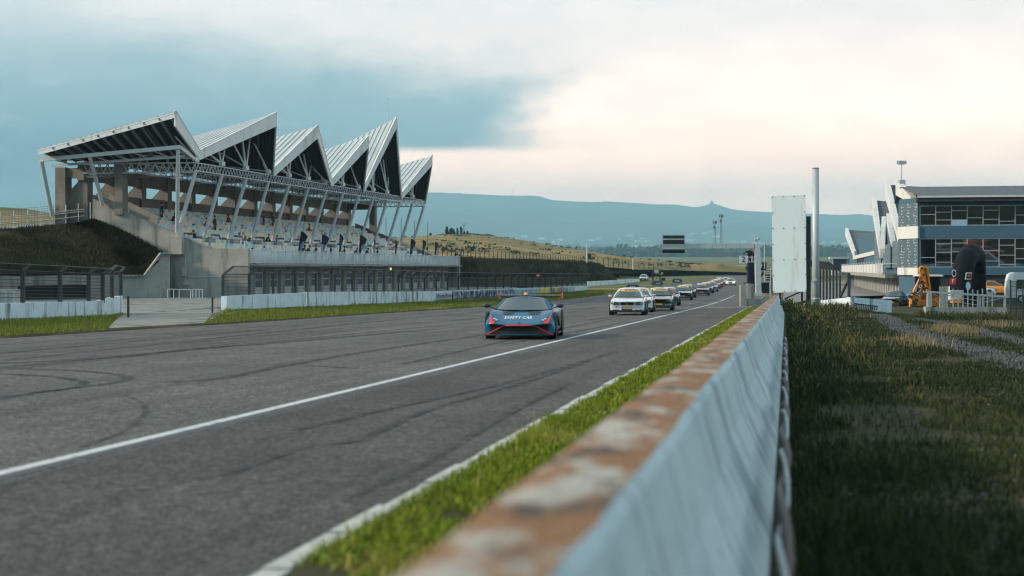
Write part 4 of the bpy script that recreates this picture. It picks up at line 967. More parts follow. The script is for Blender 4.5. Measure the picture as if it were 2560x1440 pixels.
for (x, y, txt, w, nm, lab) in ((1858.5, 649, '2', .62, 'white', 'small white number board with a black 2 held out over the track'), (1906, 666, '91', .62, 'black', 'small black number board with a white 91 on the platform')):
    p = P(x, y, 109.2); t_ = thing('number_board', p, lab, 'board'); MB().box(p, (w, .03, w * .95)).build('board', M['lettering'] if nm == 'white' else M['black'], t_)
    MB().text(txt, .62, Matrix.Translation(p + Vector((0, -.03, 0)))).build('number', M['black'] if nm == 'white' else M['lettering'], t_)

# ------------------------------------------------------------------ pit-lane side fences and walls
def catch_fence(name, label, pts, h, over, n_wires=7, post_w=.1, group=None, gauge=.012, keep=.34):
    """posts with their tops bent towards the track; pts = [(foot Vector, direction the arm leans)]"""
    f = thing(name, pts[0][0], label, 'fence', group)
    tops = []
    for (p, d) in pts:
        q = p + Vector((0, 0, h)); r = q + d * over + Vector((0, 0, over * .75)); tops.append((q, r))
        mb = MB(); mb.bar(p, q, post_w, post_w * 1.3); mb.bar(q, r, post_w * .8, post_w); mb.build('post', M['steel_dark'], f)
    mb = MB()
    for i in range(len(pts) - 1):
        p0, p1 = pts[i][0], pts[i + 1][0]
        for k in range(n_wires): z = Vector((0, 0, h * (k + .5) / n_wires)); mb.tube([p0 + z, p1 + z], gauge, 4, cap=False)
        mb.tube([tops[i][1], tops[i + 1][1]], .03, 5); mb.tube([tops[i][0], tops[i + 1][0]], .03, 5)
    mb.build('rails', M['steel_dark'], f)
    mb = MB()
    for i in range(len(pts) - 1):
        p0, p1 = pts[i][0], pts[i + 1][0]; e = Vector((0, 0, .1)); mb.quad(p0 + e, p1 + e, tops[i + 1][0], tops[i][0]); mb.quad(tops[i][0], tops[i + 1][0], tops[i + 1][1], tops[i][1])
    mb.build('wire_mesh', M['mesh'] if keep == .34 else see_through('thin_wire_mesh', (.02, .035, .04), keep), f); return f
pts = []
for i in range(9):
    s = i / 8; pts.append((P(2034 + 66 * s, 745 + 15 * s, 98 - 8 * s), Vector((-1, -.1, 0)) if i < 8 else Vector((-1, 0, 0))))
catch_fence('debris_fence', 'dark debris fence with bent post tops between pole and pit building', pts, 2.1, .75, 6, .085, keep=.10)
mb = MB(); mb.bar(P(2122, 764, 88), P(2123, 690, 88), .16, .16); mb.bar(P(2100, 684, 89), P(2123, 686, 88), .16, .2); mb.bar(P(2102, 740, 90), P(2122, 698, 88.3), .12, .12); 
tag(mb.build('fence_brace', M['steel_dark']), 'dark braced end frame closing the pit-lane debris fence', 'fence frame')
def low_wall(a, b, h, th, label, m):
    a, b = Vector(a), Vector(b); d = (b - a); d.z = 0; d.normalize(); nr = Vector((-d.y, d.x, 0)) * th
    mb = MB(); mb.prism([a - Vector((0, 0, .4)), b - Vector((0, 0, .4)), b + Vector((0, 0, h[1])), a + Vector((0, 0, h[0]))], nr); return tag(mb.build('low_wall', m), label, 'wall')
low_wall(P(2052, 772, 93), P(2126, 778, 86), (.55, .85), .3, 'white sloping pit wall under the debris fence', M['wallpaint'])
low_wall(P(2127, 778, 86), P(2230, 776, 88), (.85, .62), .3, 'white low wall with a dark ladder leaned on it', M['wallpaint'])
mb = MB(); a, b, c_, d_ = P(2135, 759, 85.6), P(2193, 766, 87), P(2139, 776, 85.2), P(2192, 774.5, 86.6)
mb.bar(a, b, .07, .07)
for i in range(11): s = i / 10; mb.bar(a.lerp(b, s), c_.lerp(d_, s), .06, .05)
tag(mb.build('ladder', mat('old_dark_wood', (.06, .045, .035), .9, var=.3)), 'dark slatted rack leaning on the white low wall', 'rack')

# railing in front of the pit building
YF = 86
fr = thing('iron_railing', P(2420, 795, YF), 'grey metal railing on a concrete base in front of the pit building', 'railing')
low = [P(2317, 800, YF), P(2517, 800, YF), P(2517, 769, YF), P(2317, 768, YF)]
mb = MB(); mb.prism(low, Vector((0, .3, 0))); mb.box(P(2318, 782, YF + .1), (.3, .5, .75)); mb.build('base_wall', M['conc'], fr)
mb = MB(); mb.bar(P(2308, 729, YF + .1), P(2520, 742, YF + .1), .1, .12); mb.bar(P(2323, 768, YF + .1), P(2323, 730, YF + .1), .25, .25)
for i in range(9): x = 2383 + i * 12.2; mb.bar(P(x, 768, YF + .1), P(x, 722 + (i % 3) * 2, YF + .1), .06, .06)
for x in (2512, 2458, 2449): mb.bar(P(x, 768, YF + .15), P(x, 740, YF + .15), .12, .12)
for (x0, y0, x1, y1) in ((2328, 733, 2350, 742), (2350, 742, 2370, 738), (2370, 738, 2445, 752), (2328, 747, 2350, 757), (2350, 757, 2372, 751), (2372, 751, 2445, 763), (2449, 748, 2508, 742), (2449, 758, 2505, 745), (2449, 738, 2449, 768)): mb.bar(P(x0, y0, YF + .2), P(x1, y1, YF + .2), .045, .045)
mb.build('rails', M['galv'], fr)
mb = MB()
for i in range(7): x = 2350 + i * 3.1; mb.bar(P(x, 770, 92), P(x + .3, 716 + (i % 2), 92), .075, .04)
tag(mb.build('plank_screen', mat('bleached_planks', (.45, .45, .42), .9, var=.2, scale=2)), 'bleached upright plank screen behind the grey railing', 'screen')
t_ = thing('storage_crate', P(2388, 765, 95), 'white and orange plastic crate behind the grey railing', 'crate')
mb = MB(); mb.box(P(2387, 738, 95), (.75, .6, .62)); mb.box(P(2387, 727, 95), (.8, .65, .06)); mb.build('tub', M['white'], t_); mb = MB(); mb.box(P(2389, 752, 94.9), (.6, .6, .3)); mb.build('lower_tub', M['orange'], t_)
mb = MB()
for (x, y0) in ((2526, 700), (2541, 702), (2557, 700), (2575, 700)): mb.bar(P(x, 802, 82), P(x, y0, 82), .06, .06)
for k in range(8): mb.tube([P(2526, 705 + k * 11, 82), P(2575, 705 + k * 11, 82)], .012, 4)
wf = mb.build('wire_fence', M['steel_dark']); tag(wf, 'dark wire fence by the white van at the end of the railing', 'fence')
mb = MB(); mb.quad(P(2526, 798, 82), P(2575, 798, 82), P(2575, 702, 82), P(2526, 702, 82)); mb.build('wire_mesh', M['mesh'], wf)

# ------------------------------------------------------------------ backhoe loader
JD = 126
jc = thing('backhoe_loader', P(2312, 770, JD), 'orange backhoe loader with folded digging arm parked by the pit building', 'backhoe loader')
def plate(pts, d, th): return [P(x, y, d) for x, y in pts], Vector((0, th, 0))
q = plate([(2278, 765), (2300, 765), (2309, 708), (2312, 690), (2304, 689), (2286, 724), (2280, 742)], JD - .6, .42); MB().prism(*q).build('boom', M['orange'], jc)
q = plate([(2300, 668), (2308, 664), (2318, 664), (2321, 670), (2328, 726), (2318, 728), (2310, 697), (2303, 692), (2299, 676)], JD - 1.1, .36); MB().prism(*q).build('dipper', M['orange'], jc)
mb = MB(); mb.tube([P(2313, 670, JD - 1.25), P(2321, 716, JD - 1.25)], .07, 8); mb.tube([P(2301, 690, JD - .9), P(2290, 735, JD - .9)], .05, 6)
for (x, y) in ((2303, 671), (2307, 687), (2304, 704), (2315, 720), (2284, 733)): mb.lathe([(.09, -.25), (.09, .5)], P(x, y, JD - .9), axis='y', n=10)
mb.build('ram', M['black'], jc)
MM = Matrix.Translation(P(2296, 724, JD - .64)) @ Matrix.Rotation(R(-72), 4, 'Y')
mb = MB(); mb.prism([P(2288, 739, JD - .63), P(2296.5, 741, JD - .63), P(2304.5, 709, JD - .63), P(2297, 706.5, JD - .63)], Vector((0, .028, 0))); mb.build('label_patch', M['black'], jc)
MB().text('JCB', .62, MM @ Matrix.Translation((0, -.02, 0)), wide=1.15).build('lettering', M['lettering'], jc)
mb = MB(); mb.box(P(2319, 745, JD + 2.4), (1.3, 2.2, .7)); mb.box(P(2313, 757, JD + .4), (1.9, .8, .5)); mb.box(P(2278, 757, JD), (.30, .4, 1.0)); mb.box(P(2345, 757, JD), (.3, .4, 1.0)); mb.build('body', M['orange'], jc)
mb = MB()
for (x, y) in ((2276, 742), (2283, 755), (2290, 750), (2281, 764), (2288, 760)): mb.box(P(x, y, JD - .5), (.30, .3, .26))
mb.build('hydraulics', mat('oily_machine_parts', (.05, .04, .03), .5, var=.4, scale=6), jc)
cb = MB()
for (x, d) in ((2291, JD + .8), (2347, JD + .8), (2291, JD + 2.3), (2347, JD + 2.3)): cb.bar(P(x, 735, d), P(x, 690, d), .09, .09)
co = cb.build('cab', M['black'], jc)
mb = MB(); c_ = P(2320, 688.5, JD + 1.5); mb.box(c_, (2.25, 1.9, .16), tap=.9); mb.build('cab_roof', mat('beige_cab_roof', (.62, .52, .42), .6, var=.06), co)
mb = MB(); mb.box(P(2319, 712, JD + 1.5), (1.9, 1.35, 1.55)); mb.build('pane', M['mirror'], co)
for (x, d, r_) in ((2290, JD + 1.6, .72), (2349, JD + 1.6, .72), (2292, JD + 3.7, .5), (2347, JD + 3.7, .5)):
    p = P(x, 760, d); p.z = P(2312, 770, JD).z + r_
    w = MB().lathe([(r_ * .6, -.2), (r_ * .95, -.2), (r_, -.12), (r_, .12), (r_ * .95, .2), (r_ * .6, .2)], p, axis='x', n=20).build('wheel', M['rubber'], jc); MB().lathe([(r_ * .58, -.21), (r_ * .58, .21)], p, axis='x', n=16).build('rim', M['yellow'], w)

# ------------------------------------------------------------------ inflatable arch and van
ia = thing('inflatable_arch', P(2425, 745, 118), 'tall dark navy inflatable arch with round and square logos, sagging', 'inflatable arch')
path = smooth_path([P(2399, 760, 116), P(2402, 715, 116.1), P(2411, 665, 116.6), P(2422, 640, 117.6), P(2430, 634, 118.6), P(2437, 642, 119.6), P(2439, 668, 120.2), P(2440, 715, 120.6), P(2440, 760, 121)], 6)
MB().tube(path, [.84 + .03 * math.sin(i * 1.3) for i in range(len(path))], 18).build('tube', mat('black_navy_arch_fabric', (.0015, .003, .007), .75, var=.2, spec=.2), ia, smooth=True)
mb = MB(); 
ring = lambda c, r, k=None: mb.add([c + Vector((r * math.cos(a), 0, r * 1.7 * math.sin(a))) for a in np.linspace(0, 2 * math.pi, 18)[:-1]], [tuple(range(17))], k)
def on_tube(px, py): return P(px, py, 115.1)
ring(on_tube(2389, 683) + Vector((0, .42, 0)), .18); mb.build('round_logo', M['lettering'], ia)
mb = MB(); ring(on_tube(2389, 683) + Vector((0, .41, 0)), .13); mb.build('logo_centre', M['navy'], ia)
def sq(px, py, s, dy): c_ = on_tube(px, py) + Vector((0, dy, 0)); return [c_ + Vector((-s, 0, -s)), c_ + Vector((s * .8, 0, -s)), c_ + Vector((s * 1.1, 0, s)), c_ + Vector((-s * .7, 0, s))]
mb = MB(); mb.prism(sq(2386, 703, .26, .40), Vector((0, .02, 0))); mb.build('square_logo', M['red'], ia)
MB().text('F', .42, Matrix.Translation(on_tube(2386, 703) + Vector((0, .37, 0)))).build('lettering', M['lettering'], ia)
mb = MB(); mb.prism(sq(2422, 690, .28, .12), Vector((0, .02, 0))); mb.build('square_logo', M['lettering'], ia)
mb = MB(); mb.prism(sq(2423, 690, .22, .10), Vector((0, .02, 0))); mb.build('logo_centre', M['navy'], ia); mb = MB(); mb.prism(sq(2424, 689, .11, .08), Vector((0, .02, 0))); mb.build('logo_mark', M['red'], ia)
mb = MB(); ring(on_tube(2421, 715) + Vector((0, .06, 0)), .2); mb.build('round_logo', mat('pale_blue_print', (.35, .5, .62), .6, var=0), ia)
VD = 120
vn = thing('white_van', P(2590, 747, VD), 'white high-roof van at the right edge behind the railing', 'van')
def vb(mb, x0, x1, y0, y1, d0, d1): 
    a, b = P(x0, y0, VD), P(x1, y1, VD); mb.box(((a.x + b.x) / 2, VD + (d0 + d1) / 2, (a.z + b.z) / 2), (abs(b.x - a.x), d1 - d0, abs(b.z - a.z)))
mb = MB(); prof = [(2531, 744), (2530, 720), (2532, 700), (2536, 686), (2545, 681), (2630, 681), (2655, 700), (2678, 716), (2680, 744)]
mb.prism([P(x, y, VD) for x, y in prof], Vector((0, 1.9, 0))); mb.build('body', M['lettering'] if 0 else mat('white_van_paint', (.66, .68, .69), .35, var=.03, coat=.4), vn)
for (x0, x1) in ((2540, 2572), (2576, 2608), (2614, 2646)): mb = MB(); mb.prism([P(x0, 722, VD - .02), P(x1, 722, VD - .02), P(x1, 699, VD - .02), P(x0 + 2, 699, VD - .02)], Vector((0, .019, 0))); mb.build('window', M['mirror'], vn)
for x in (2552, 2655):
    for dd in (.1, 1.75): p = P(x, 747, VD + dd); w = MB().lathe([(.2, -.1), (.33, -.1), (.34, 0), (.33, .1), (.2, .1)], p, axis='y', n=18).build('wheel', M['rubber'], vn); MB().lathe([(.19, -.11), (.19, .11)], p, axis='y', n=14).build('rim', M['galv'], w)
# ------------------------------------------------------------------ cars
from mathutils.bvhtree import BVHTree
import bmesh
def loft(mb, st, yoff=None, k=None):
    """st: [(y, [(x,z) half section from the top centre to the sill])]; mirrored, capped at both ends"""
    n = len(st[0][1]); ring = []
    for (y, h) in st:
        full = [(-x, z) for x, z in h[:0:-1]] + list(h); ring.append([Vector((x, y + (yoff(abs(x), y) if yoff else 0), z)) for x, z in full])
    w = 2 * n - 1; vs = [p for r in ring for p in r]
    fs = [(i * w + j, i * w + j + 1, (i + 1) * w + j + 1, (i + 1) * w + j) for i in range(len(st) - 1) for j in range(w - 1)]
    fs += [((i + 1) * w, (i + 1) * w + w - 1, i * w + w - 1, i * w) for i in range(len(st) - 1)]
    mb.add(vs, fs, k)
    # end caps as quads between mirrored points
    for i, flip in ((0, False), (len(st) - 1, True)):
        for j in range(n - 1):
            f = (i * w + j, i * w + j + 1, i * w + w - 2 - j, i * w + w - 1 - j) if j < n - 2 else (i * w + j, i * w + j + 1, i * w + w - 1 - j)
            mb.f.append(tuple(f)); mb.m.append(mb.k if k is None else k)
    return mb
def subsurf(o, lv=1):
    m = o.modifiers.new('smooth', 'SUBSURF'); m.levels = lv; m.render_levels = lv; return o
def fix_normals(o):
    bm = bmesh.new(); bm.from_mesh(o.data); bmesh.ops.recalc_face_normals(bm, faces=bm.faces); bm.to_mesh(o.data); bm.free(); return o
def bvh(o):
    bpy.context.view_layer.update(); return BVHTree.FromObject(o, bpy.context.evaluated_depsgraph_get())
def decal(tree, vs2, fs, lift=.006, cuts=0, back=None):
    """lay a flat front-view outline (x, z) on the body it belongs to, like a sticker or a fitted part"""
    bm = bmesh.new(); bv = [bm.verts.new((x, 0, z)) for x, z in vs2]
    for f in fs:
        try: bm.faces.new([bv[i] for i in f])
        except ValueError: pass
    if cuts:
        bmesh.ops.triangulate(bm, faces=bm.faces)
        for _ in range(cuts): bmesh.ops.subdivide_edges(bm, edges=bm.edges, cuts=1, use_grid_fill=True)
    bm.verts.ensure_lookup_table(); bm.verts.index_update(); out = []
    for v in bm.verts:
        h = tree.ray_cast(Vector((v.co.x, -20, v.co.z)), Vector((0, 1, 0)))
        if h[0] is None: h = tree.find_nearest(Vector((v.co.x, back if back is not None else -2.2, v.co.z)))
        nrm = h[1] if h[1].y < 0 else -h[1]; out.append(h[0] + nrm * lift)
    fs2 = [tuple(v.index for v in f.verts) for f in bm.faces]; bm.free(); mb = MB(); mb.add(out, fs2); return mb
def decal_poly(tree, pts, lift=.006, cuts=2): return decal(tree, pts, [tuple(range(len(pts)))], lift, cuts)
def decal_text(tree, body, size, x, z, lift=.010, wide=1.0, sp=1.0, shear=0.0):
    vs, fs = glyphs(body, sp, shear); return decal(tree, [(x + a * size * wide, z + b * size) for a, b in vs], fs, lift)
def rrect(x0, x1, z0, z1, r, n=4):
    out = []
    for cx, cz, a0 in ((x1 - r, z1 - r, 0), (x0 + r, z1 - r, 90), (x0 + r, z0 + r, 180), (x1 - r, z0 + r, 270)):
        for i in range(n + 1): a = R(a0 + 90 * i / n); out.append((cx + r * math.cos(a), cz + r * math.sin(a)))
    return out
def mirror(pts): return [(-x, z) for x, z in pts][::-1]
def greenhouse(par, base, roof, k1, k2, dome, paint_, roofpaint, glass, pillar=.06):
    """cabin: base and roof outlines as half rings (x,y,z) from the middle of the windscreen round to the middle of the rear window"""
    full = lambda h: [Vector(p) for p in h] + [Vector((-p[0], p[1], p[2])) for p in h[-2:0:-1]]
    B, T_ = full(base), full(roof); n = len(B); h = len(base)
    def seg(i0, i1, name):
        mb = MB(); idx = [i % n for i in range(i0, i1 + 1)]; c = sum(B, Vector()) / n
        mb.add([B[i] for i in idx] + [T_[i] for i in idx], [(a, a + 1, len(idx) + a + 1, len(idx) + a) for a in range(len(idx) - 1)])
        o = fix_out(mb.build(name, glass, par, smooth=True), c); return o
    def fix_out(o, c):
        me = o.data; bad = [p for p in me.polygons if p.normal.dot(p.center - c) < 0]
        if len(bad) > len(me.polygons) / 2: me.flip_normals()
        return o
    ws = seg(-k1, k1, 'windscreen'); seg(k1, k2, 'side_window'); seg(n - k2, n - k1, 'side_window'); seg(k2, n - k2, 'rear_window')
    mb = MB(); c = sum(T_, Vector()) / n; mid = [p.lerp(c, .45) + Vector((0, 0, dome * .75)) for p in T_]; top = c + Vector((0, 0, dome))
    low = [p + (p - c).normalized() * .012 - Vector((0, 0, .03)) for p in T_]
    mb.add(low + T_ + mid + [top], [(i, (i + 1) % n, n + (i + 1) % n, n + i) for i in range(n)] + [(n + i, n + (i + 1) % n, 2 * n + (i + 1) % n, 2 * n + i) for i in range(n)] + [(2 * n + i, 2 * n + (i + 1) % n, 3 * n) for i in range(n)])
    rf = fix_normals(mb.build('roof', roofpaint, par, smooth=True))
    for a0, a1 in ((k1, k2), (n - k2, n - k1)):
        mb = MB()
        for i in (a0, a1): mb.bar(B[i], T_[i], pillar, pillar * .8)
        i = (a0 + a1) // 2; mb.bar(B[i], T_[i], pillar * 1.2, .02)
        for i in range(a0, a1): mb.bar(T_[i] - Vector((0, 0, .02)), T_[(i + 1) % n] - Vector((0, 0, .02)), .03, .05)
        mb.build('side_frame', paint_, par, smooth=False)
    return ws
def wheel(par, x, y, r, w, rimcol, spokes=10):
    s = 1 if x > 0 else -1; c = Vector((x - s * w / 2, y, r))
    t = MB().lathe([(r * .62, -w / 2), (r * .95, -w / 2), (r, -w * .36), (r, w * .36), (r * .95, w / 2), (r * .62, w / 2)], c, axis='x', n=26).build('wheel', M['rubber'], par, smooth=False)
    mb = MB(); mb.lathe([(r * .64, -w * .1), (r * .64, w * .1)], c, axis='x', n=22); e = s * w * .42
    for i in range(spokes): a = 2 * math.pi * i / spokes; mb.bar(c + Vector((e, math.cos(a) * r * .1, math.sin(a) * r * .1)), c + Vector((e, math.cos(a) * r * .62, math.sin(a) * r * .62)), .04, .04)
    mb.lathe([(r * .62, e - s * .02), (r * .66, e), (r * .66, e + s * .012)], c, axis='x', n=22); mb.build('rim', rimcol, t); return t
def arch_ring(par, x, y, r, paint_):
    s = 1 if x > 0 else -1; mb = MB()
    mb.lathe([(r * 1.13, -.03), (r * 1.13, .03)], (x - s * .03, y, r + .02), axis='x', n=26); return mb.build('wheel_arch', paint_, par)
CP = lambda n, c, r=.22, metal=0.0: mat(n, c, r, metal, var=.03, scale=2, coat=1.0)
M['carglass'] = mat('tinted_car_glass', (.02, .04, .045), .05, var=0, spec=1.0); M['carglass'].node_tree.nodes['Principled BSDF'].inputs['IOR'].default_value = 1.6
M['lamp'] = mat('headlamp_lens', (.02, .03, .035), .08, var=0, spec=1.0)
M['bright'] = mat('chrome_reflector', (.7, .74, .76), .15, .9, var=0)
# ---- safety car
def safety_car():
    blue = mat('blue_car_paint', (.0, .105, .20), .28, .0, var=.03, coat=.12, spec=.2); redp = mat('red_car_trim', (.85, .03, .015), .4, var=0); blk = mat('satin_black_trim', (.010, .011, .012), .45, var=0)
    c = local_thing('safety_car', 'low blue supercar with red trim, amber roof beacon and SAFETY CAR written on its nose', 'safety car')
    H = 2.27; st = [(-H + y, s) for y, s in [
        (.02, [(0, .36), (.35, .36), (.62, .38), (.80, .40), (.90, .37), (.93, .28), (.93, .17), (.90, .13)]),
        (.06, [(0, .40), (.35, .40), (.62, .425), (.80, .46), (.91, .42), (.945, .30), (.945, .17), (.91, .12)]),
        (.40, [(0, .505), (.35, .505), (.60, .525), (.78, .60), (.93, .57), (.965, .40), (.965, .18), (.93, .12)]),
        (.80, [(0, .625), (.35, .625), (.58, .64), (.77, .735), (.92, .72), (.975, .52), (.97, .22), (.95, .12)]),
        (1.10, [(0, .715), (.35, .715), (.60, .72), (.79, .79), (.92, .765), (.975, .55), (.97, .22), (.95, .12)]),
        (1.32, [(0, .785), (.35, .78), (.62, .775), (.82, .80), (.93, .74), (.965, .52), (.965, .22), (.95, .12)]),
        (2.2, [(0, .80), (.4, .80), (.66, .81), (.85, .80), (.92, .68), (.90, .48), (.94, .22), (.94, .12)]),
        (2.9, [(0, .84), (.4, .84), (.66, .86), (.87, .86), (.96, .74), (.96, .5), (.96, .25), (.95, .13)]),
        (3.5, [(0, .90), (.4, .90), (.66, .91), (.88, .90), (.99, .76), (1.005, .5), (.99, .25), (.96, .14)]),
        (4.2, [(0, .93), (.4, .93), (.66, .93), (.88, .88), (.97, .74), (.98, .5), (.96, .32), (.9, .2)]),
        (4.5, [(0, .88), (.4, .88), (.66, .88), (.86, .82), (.92, .7), (.92, .5), (.9, .35), (.85, .3)])]]
    body = fix_normals(loft(MB(), st, lambda x, y: .32 * (x / .95) ** 2.6 * max(0, 1 - (y + H) / 1.3)).build('body', blue, c, smooth=True)); subsurf(body, 2)
    tr = bvh(body)
    g = decal(tr, [(-.82, .405), (0, .392), (.82, .405), (.76, .15), (-.76, .15)], [(0, 1, 2, 3, 4)], .006, 4).build('front_grille', blk, c)
    vs, pa = [(-.94, .135), (-.83, .15), (-.41, .378), (.41, .378), (.83, .15), (.94, .135)], []
    for a, b in zip(vs, vs[1:]):
        for i in range(10):
            s = i / 10; pa.append((a[0] + (b[0] - a[0]) * s, a[1] + (b[1] - a[1]) * s))
    pts = []
    for x, z in pa: h = tr.ray_cast(Vector((x, -20, max(z, .16))), Vector((0, 1, 0))); h = h if h[0] else tr.find_nearest(Vector((x, -2.2, z))); pts.append(Vector((x, h[0].y - .018, z)))
    MB().tube(pts, .020, 6).build('red_trim', redp, c, smooth=True)
    pts = [Vector((x, -H + .0 + .32 * (abs(x) / .95) ** 2.6 - .05, .125)) for x in np.linspace(-.9, .9, 21)]
    mb = MB()
    for a, b in zip(pts, pts[1:]): mb.bar(a, b, .14, .03)
    sp = mb.build('splitter', blk, c)
    mb = MB()
    for a, b in zip(pts[5:16], pts[6:17]): mb.bar(a + Vector((0, -.075, .02)), b + Vector((0, -.075, .02)), .02, .02)
    mb.build('lip_line', blue, c)
    hl = [(-.80, .625), (-.765, .60), (-.545, .527), (-.60, .482), (-.735, .492)]
    for q in (hl, mirror(hl)):
        hh = decal_poly(tr, q, .008, 3).build('headlight', M['lamp'], c); sg = 1 if q[0][0] > 0 and q is not hl else (-1 if q is hl else 1)
        for cx, cz, w_ in ((.70, .545, .035), (.635, .515, .03)): decal_poly(tr, rrect(sg * cx - w_, sg * cx + w_, cz - .016, cz + .016, .012), .013, 1).build('reflector', M['bright'], hh)
    rb = [(-.83, .70), (-.815, .63), (-.745, .485), (-.60, .472), (-.55, .41), (-.80, .43)]
    for q in ([(-.845, .655), (-.805, .625), (-.735, .487), (-.66, .478), (-.70, .42), (-.80, .425)], [(.80, .43), (.70, .42), (.66, .478), (.735, .487), (.80, .62), (.83, .72), (.845, .655)]): decal_poly(tr, q, .006, 3).build('red_flash', redp, c)
    for q in ([(-.53, .752), (-.17, .752), (-.235, .658), (-.47, .655), (-.53, .72)],): 
        for qq in (q, mirror(q)): decal_poly(tr, qq, .007, 3).build('bonnet_vent', blk, c)
    decal_text(tr, 'SAFETY CAR', .098, -.06, .567, .012, 1.42, 1.0, .12).build('lettering', M['lettering'], c)
    decal_text(tr, 'STO', .034, .0, .752, .014, 2.2).build('lettering', M['lettering'], c)
    decal_poly(tr, [(-.028, .455), (.028, .455), (.026, .42), (0, .40), (-.026, .42)], .012, 1).build('badge', M['black'], c)
    base = [(0, -1.07, .785), (.32, -1.03, .785), (.58, -.93, .79), (.775, -.74, .80), (.80, -.2, .82), (.80, .35, .83), (.74, 1.0, .87), (.52, 1.5, .91), (0, 1.72, .92)]
    roof = [(0, -.28, 1.105), (.26, -.26, 1.10), (.46, -.20, 1.09), (.585, -.08, 1.065), (.60, .15, 1.075), (.60, .35, 1.075), (.55, .62, 1.06), (.40, .80, 1.06), (0, .86, 1.06)]
    ws = greenhouse(c, base, roof, 3, 6, .075, blue, blue, M['carglass'], .055)
    mb = MB(); mb.box((0, -.27, 1.09), (.09, .02, .04)); mb.build('inner_mirror', blk, c)
    for s in (-1, 1):
        mb = MB(); mb.ball((s * 1.03, -.72, .90), (.115, .07, .065), 12, 8); mb.bar((s * .80, -.72, .82), (s * .98, -.72, .88), .05, .03); mb.build('mirror', mat('carbon_mirror_shell', (.03, .033, .036), .35, var=.05), c, smooth=True)
    for x, y, r, w in ((.975, -1.30, .34, .26), (1.0, 1.36, .355, .32)):
        for s in (-1, 1): arch_ring(c, s * (x - .004), y, r, blk); wheel(c, s * (x + .008), y, r, w, M['black'])
    mb = MB()
    for s in (-1, 1): mb.prism([(s * .955, -.75, .62), (s * .965, .4, .66), (s * .965, .85, .5), (s * .955, .4, .3)], (s * .03, 0, 0)); mb.bar((s * .96, -.8, .14), (s * .96, .95, .14), .06, .05)
    mb.build('side_skirt', blk, c)
    mb = MB(); mb.prism([(-.92, 1.95, 1.14), (-.92, 2.22, 1.175), (-.92, 2.23, 1.195), (-.92, 1.94, 1.165)], (1.84, 0, 0))
    for s in (-1, 1): mb.bar((s * .42, 1.95, .92), (s * .42, 2.05, 1.15), .03, .16)
    wg = mb.build('rear_wing', blk, c)
    for s in (-1, 1): mb = MB(); mb.prism([(s * .93, 1.9, 1.08), (s * .93, 2.26, 1.05), (s * .93, 2.28, 1.25), (s * .93, 1.93, 1.21)], (s * .02, 0, 0)); mb.bar((s * .94, 1.95, 1.13), (s * .80, 1.95, 1.05), .02, .02); mb.build('endplate', redp, wg)
    mb = MB(); mb.box((0, .22, 1.155), (.22, .26, .03), tap=.8); mb.lathe([(.10, 0), (.10, .03)], (0, .2, 1.16), n=16); bc = mb.build('beacon', blk, c)
    MB().lathe([(.055, 0), (.056, .03), (.045, .055), (.02, .06)], (0, .2, 1.19), n=16).build('beacon_lens', mat('lit_amber_beacon', (.9, .25, .03), .3, var=0, emit=((1.0, .22, .04), .35)), bc)
    MB().lathe([(.035, 0), (.035, .01)], (0, .2, 1.245), n=12).build('beacon_top', mat('lit_beacon_top', (1, .8, .6), .3, var=0, emit=((1, .75, .5), .9)), bc)
    return c
def road_pose(o, px, d, yaw):
    p = P(px, HZ, d); o.location = (p.x, d + 2.25 * math.cos(R(yaw)), ZC + hz(d + 2.2) + .004); o.location.x += 2.25 * math.sin(R(yaw)); g = (hz(d + 4) - hz(d)) / 4
    o.rotation_euler = (g, 0, -R(yaw))
sc_ = safety_car(); road_pose(sc_, 1296, 38.4, 5.2)

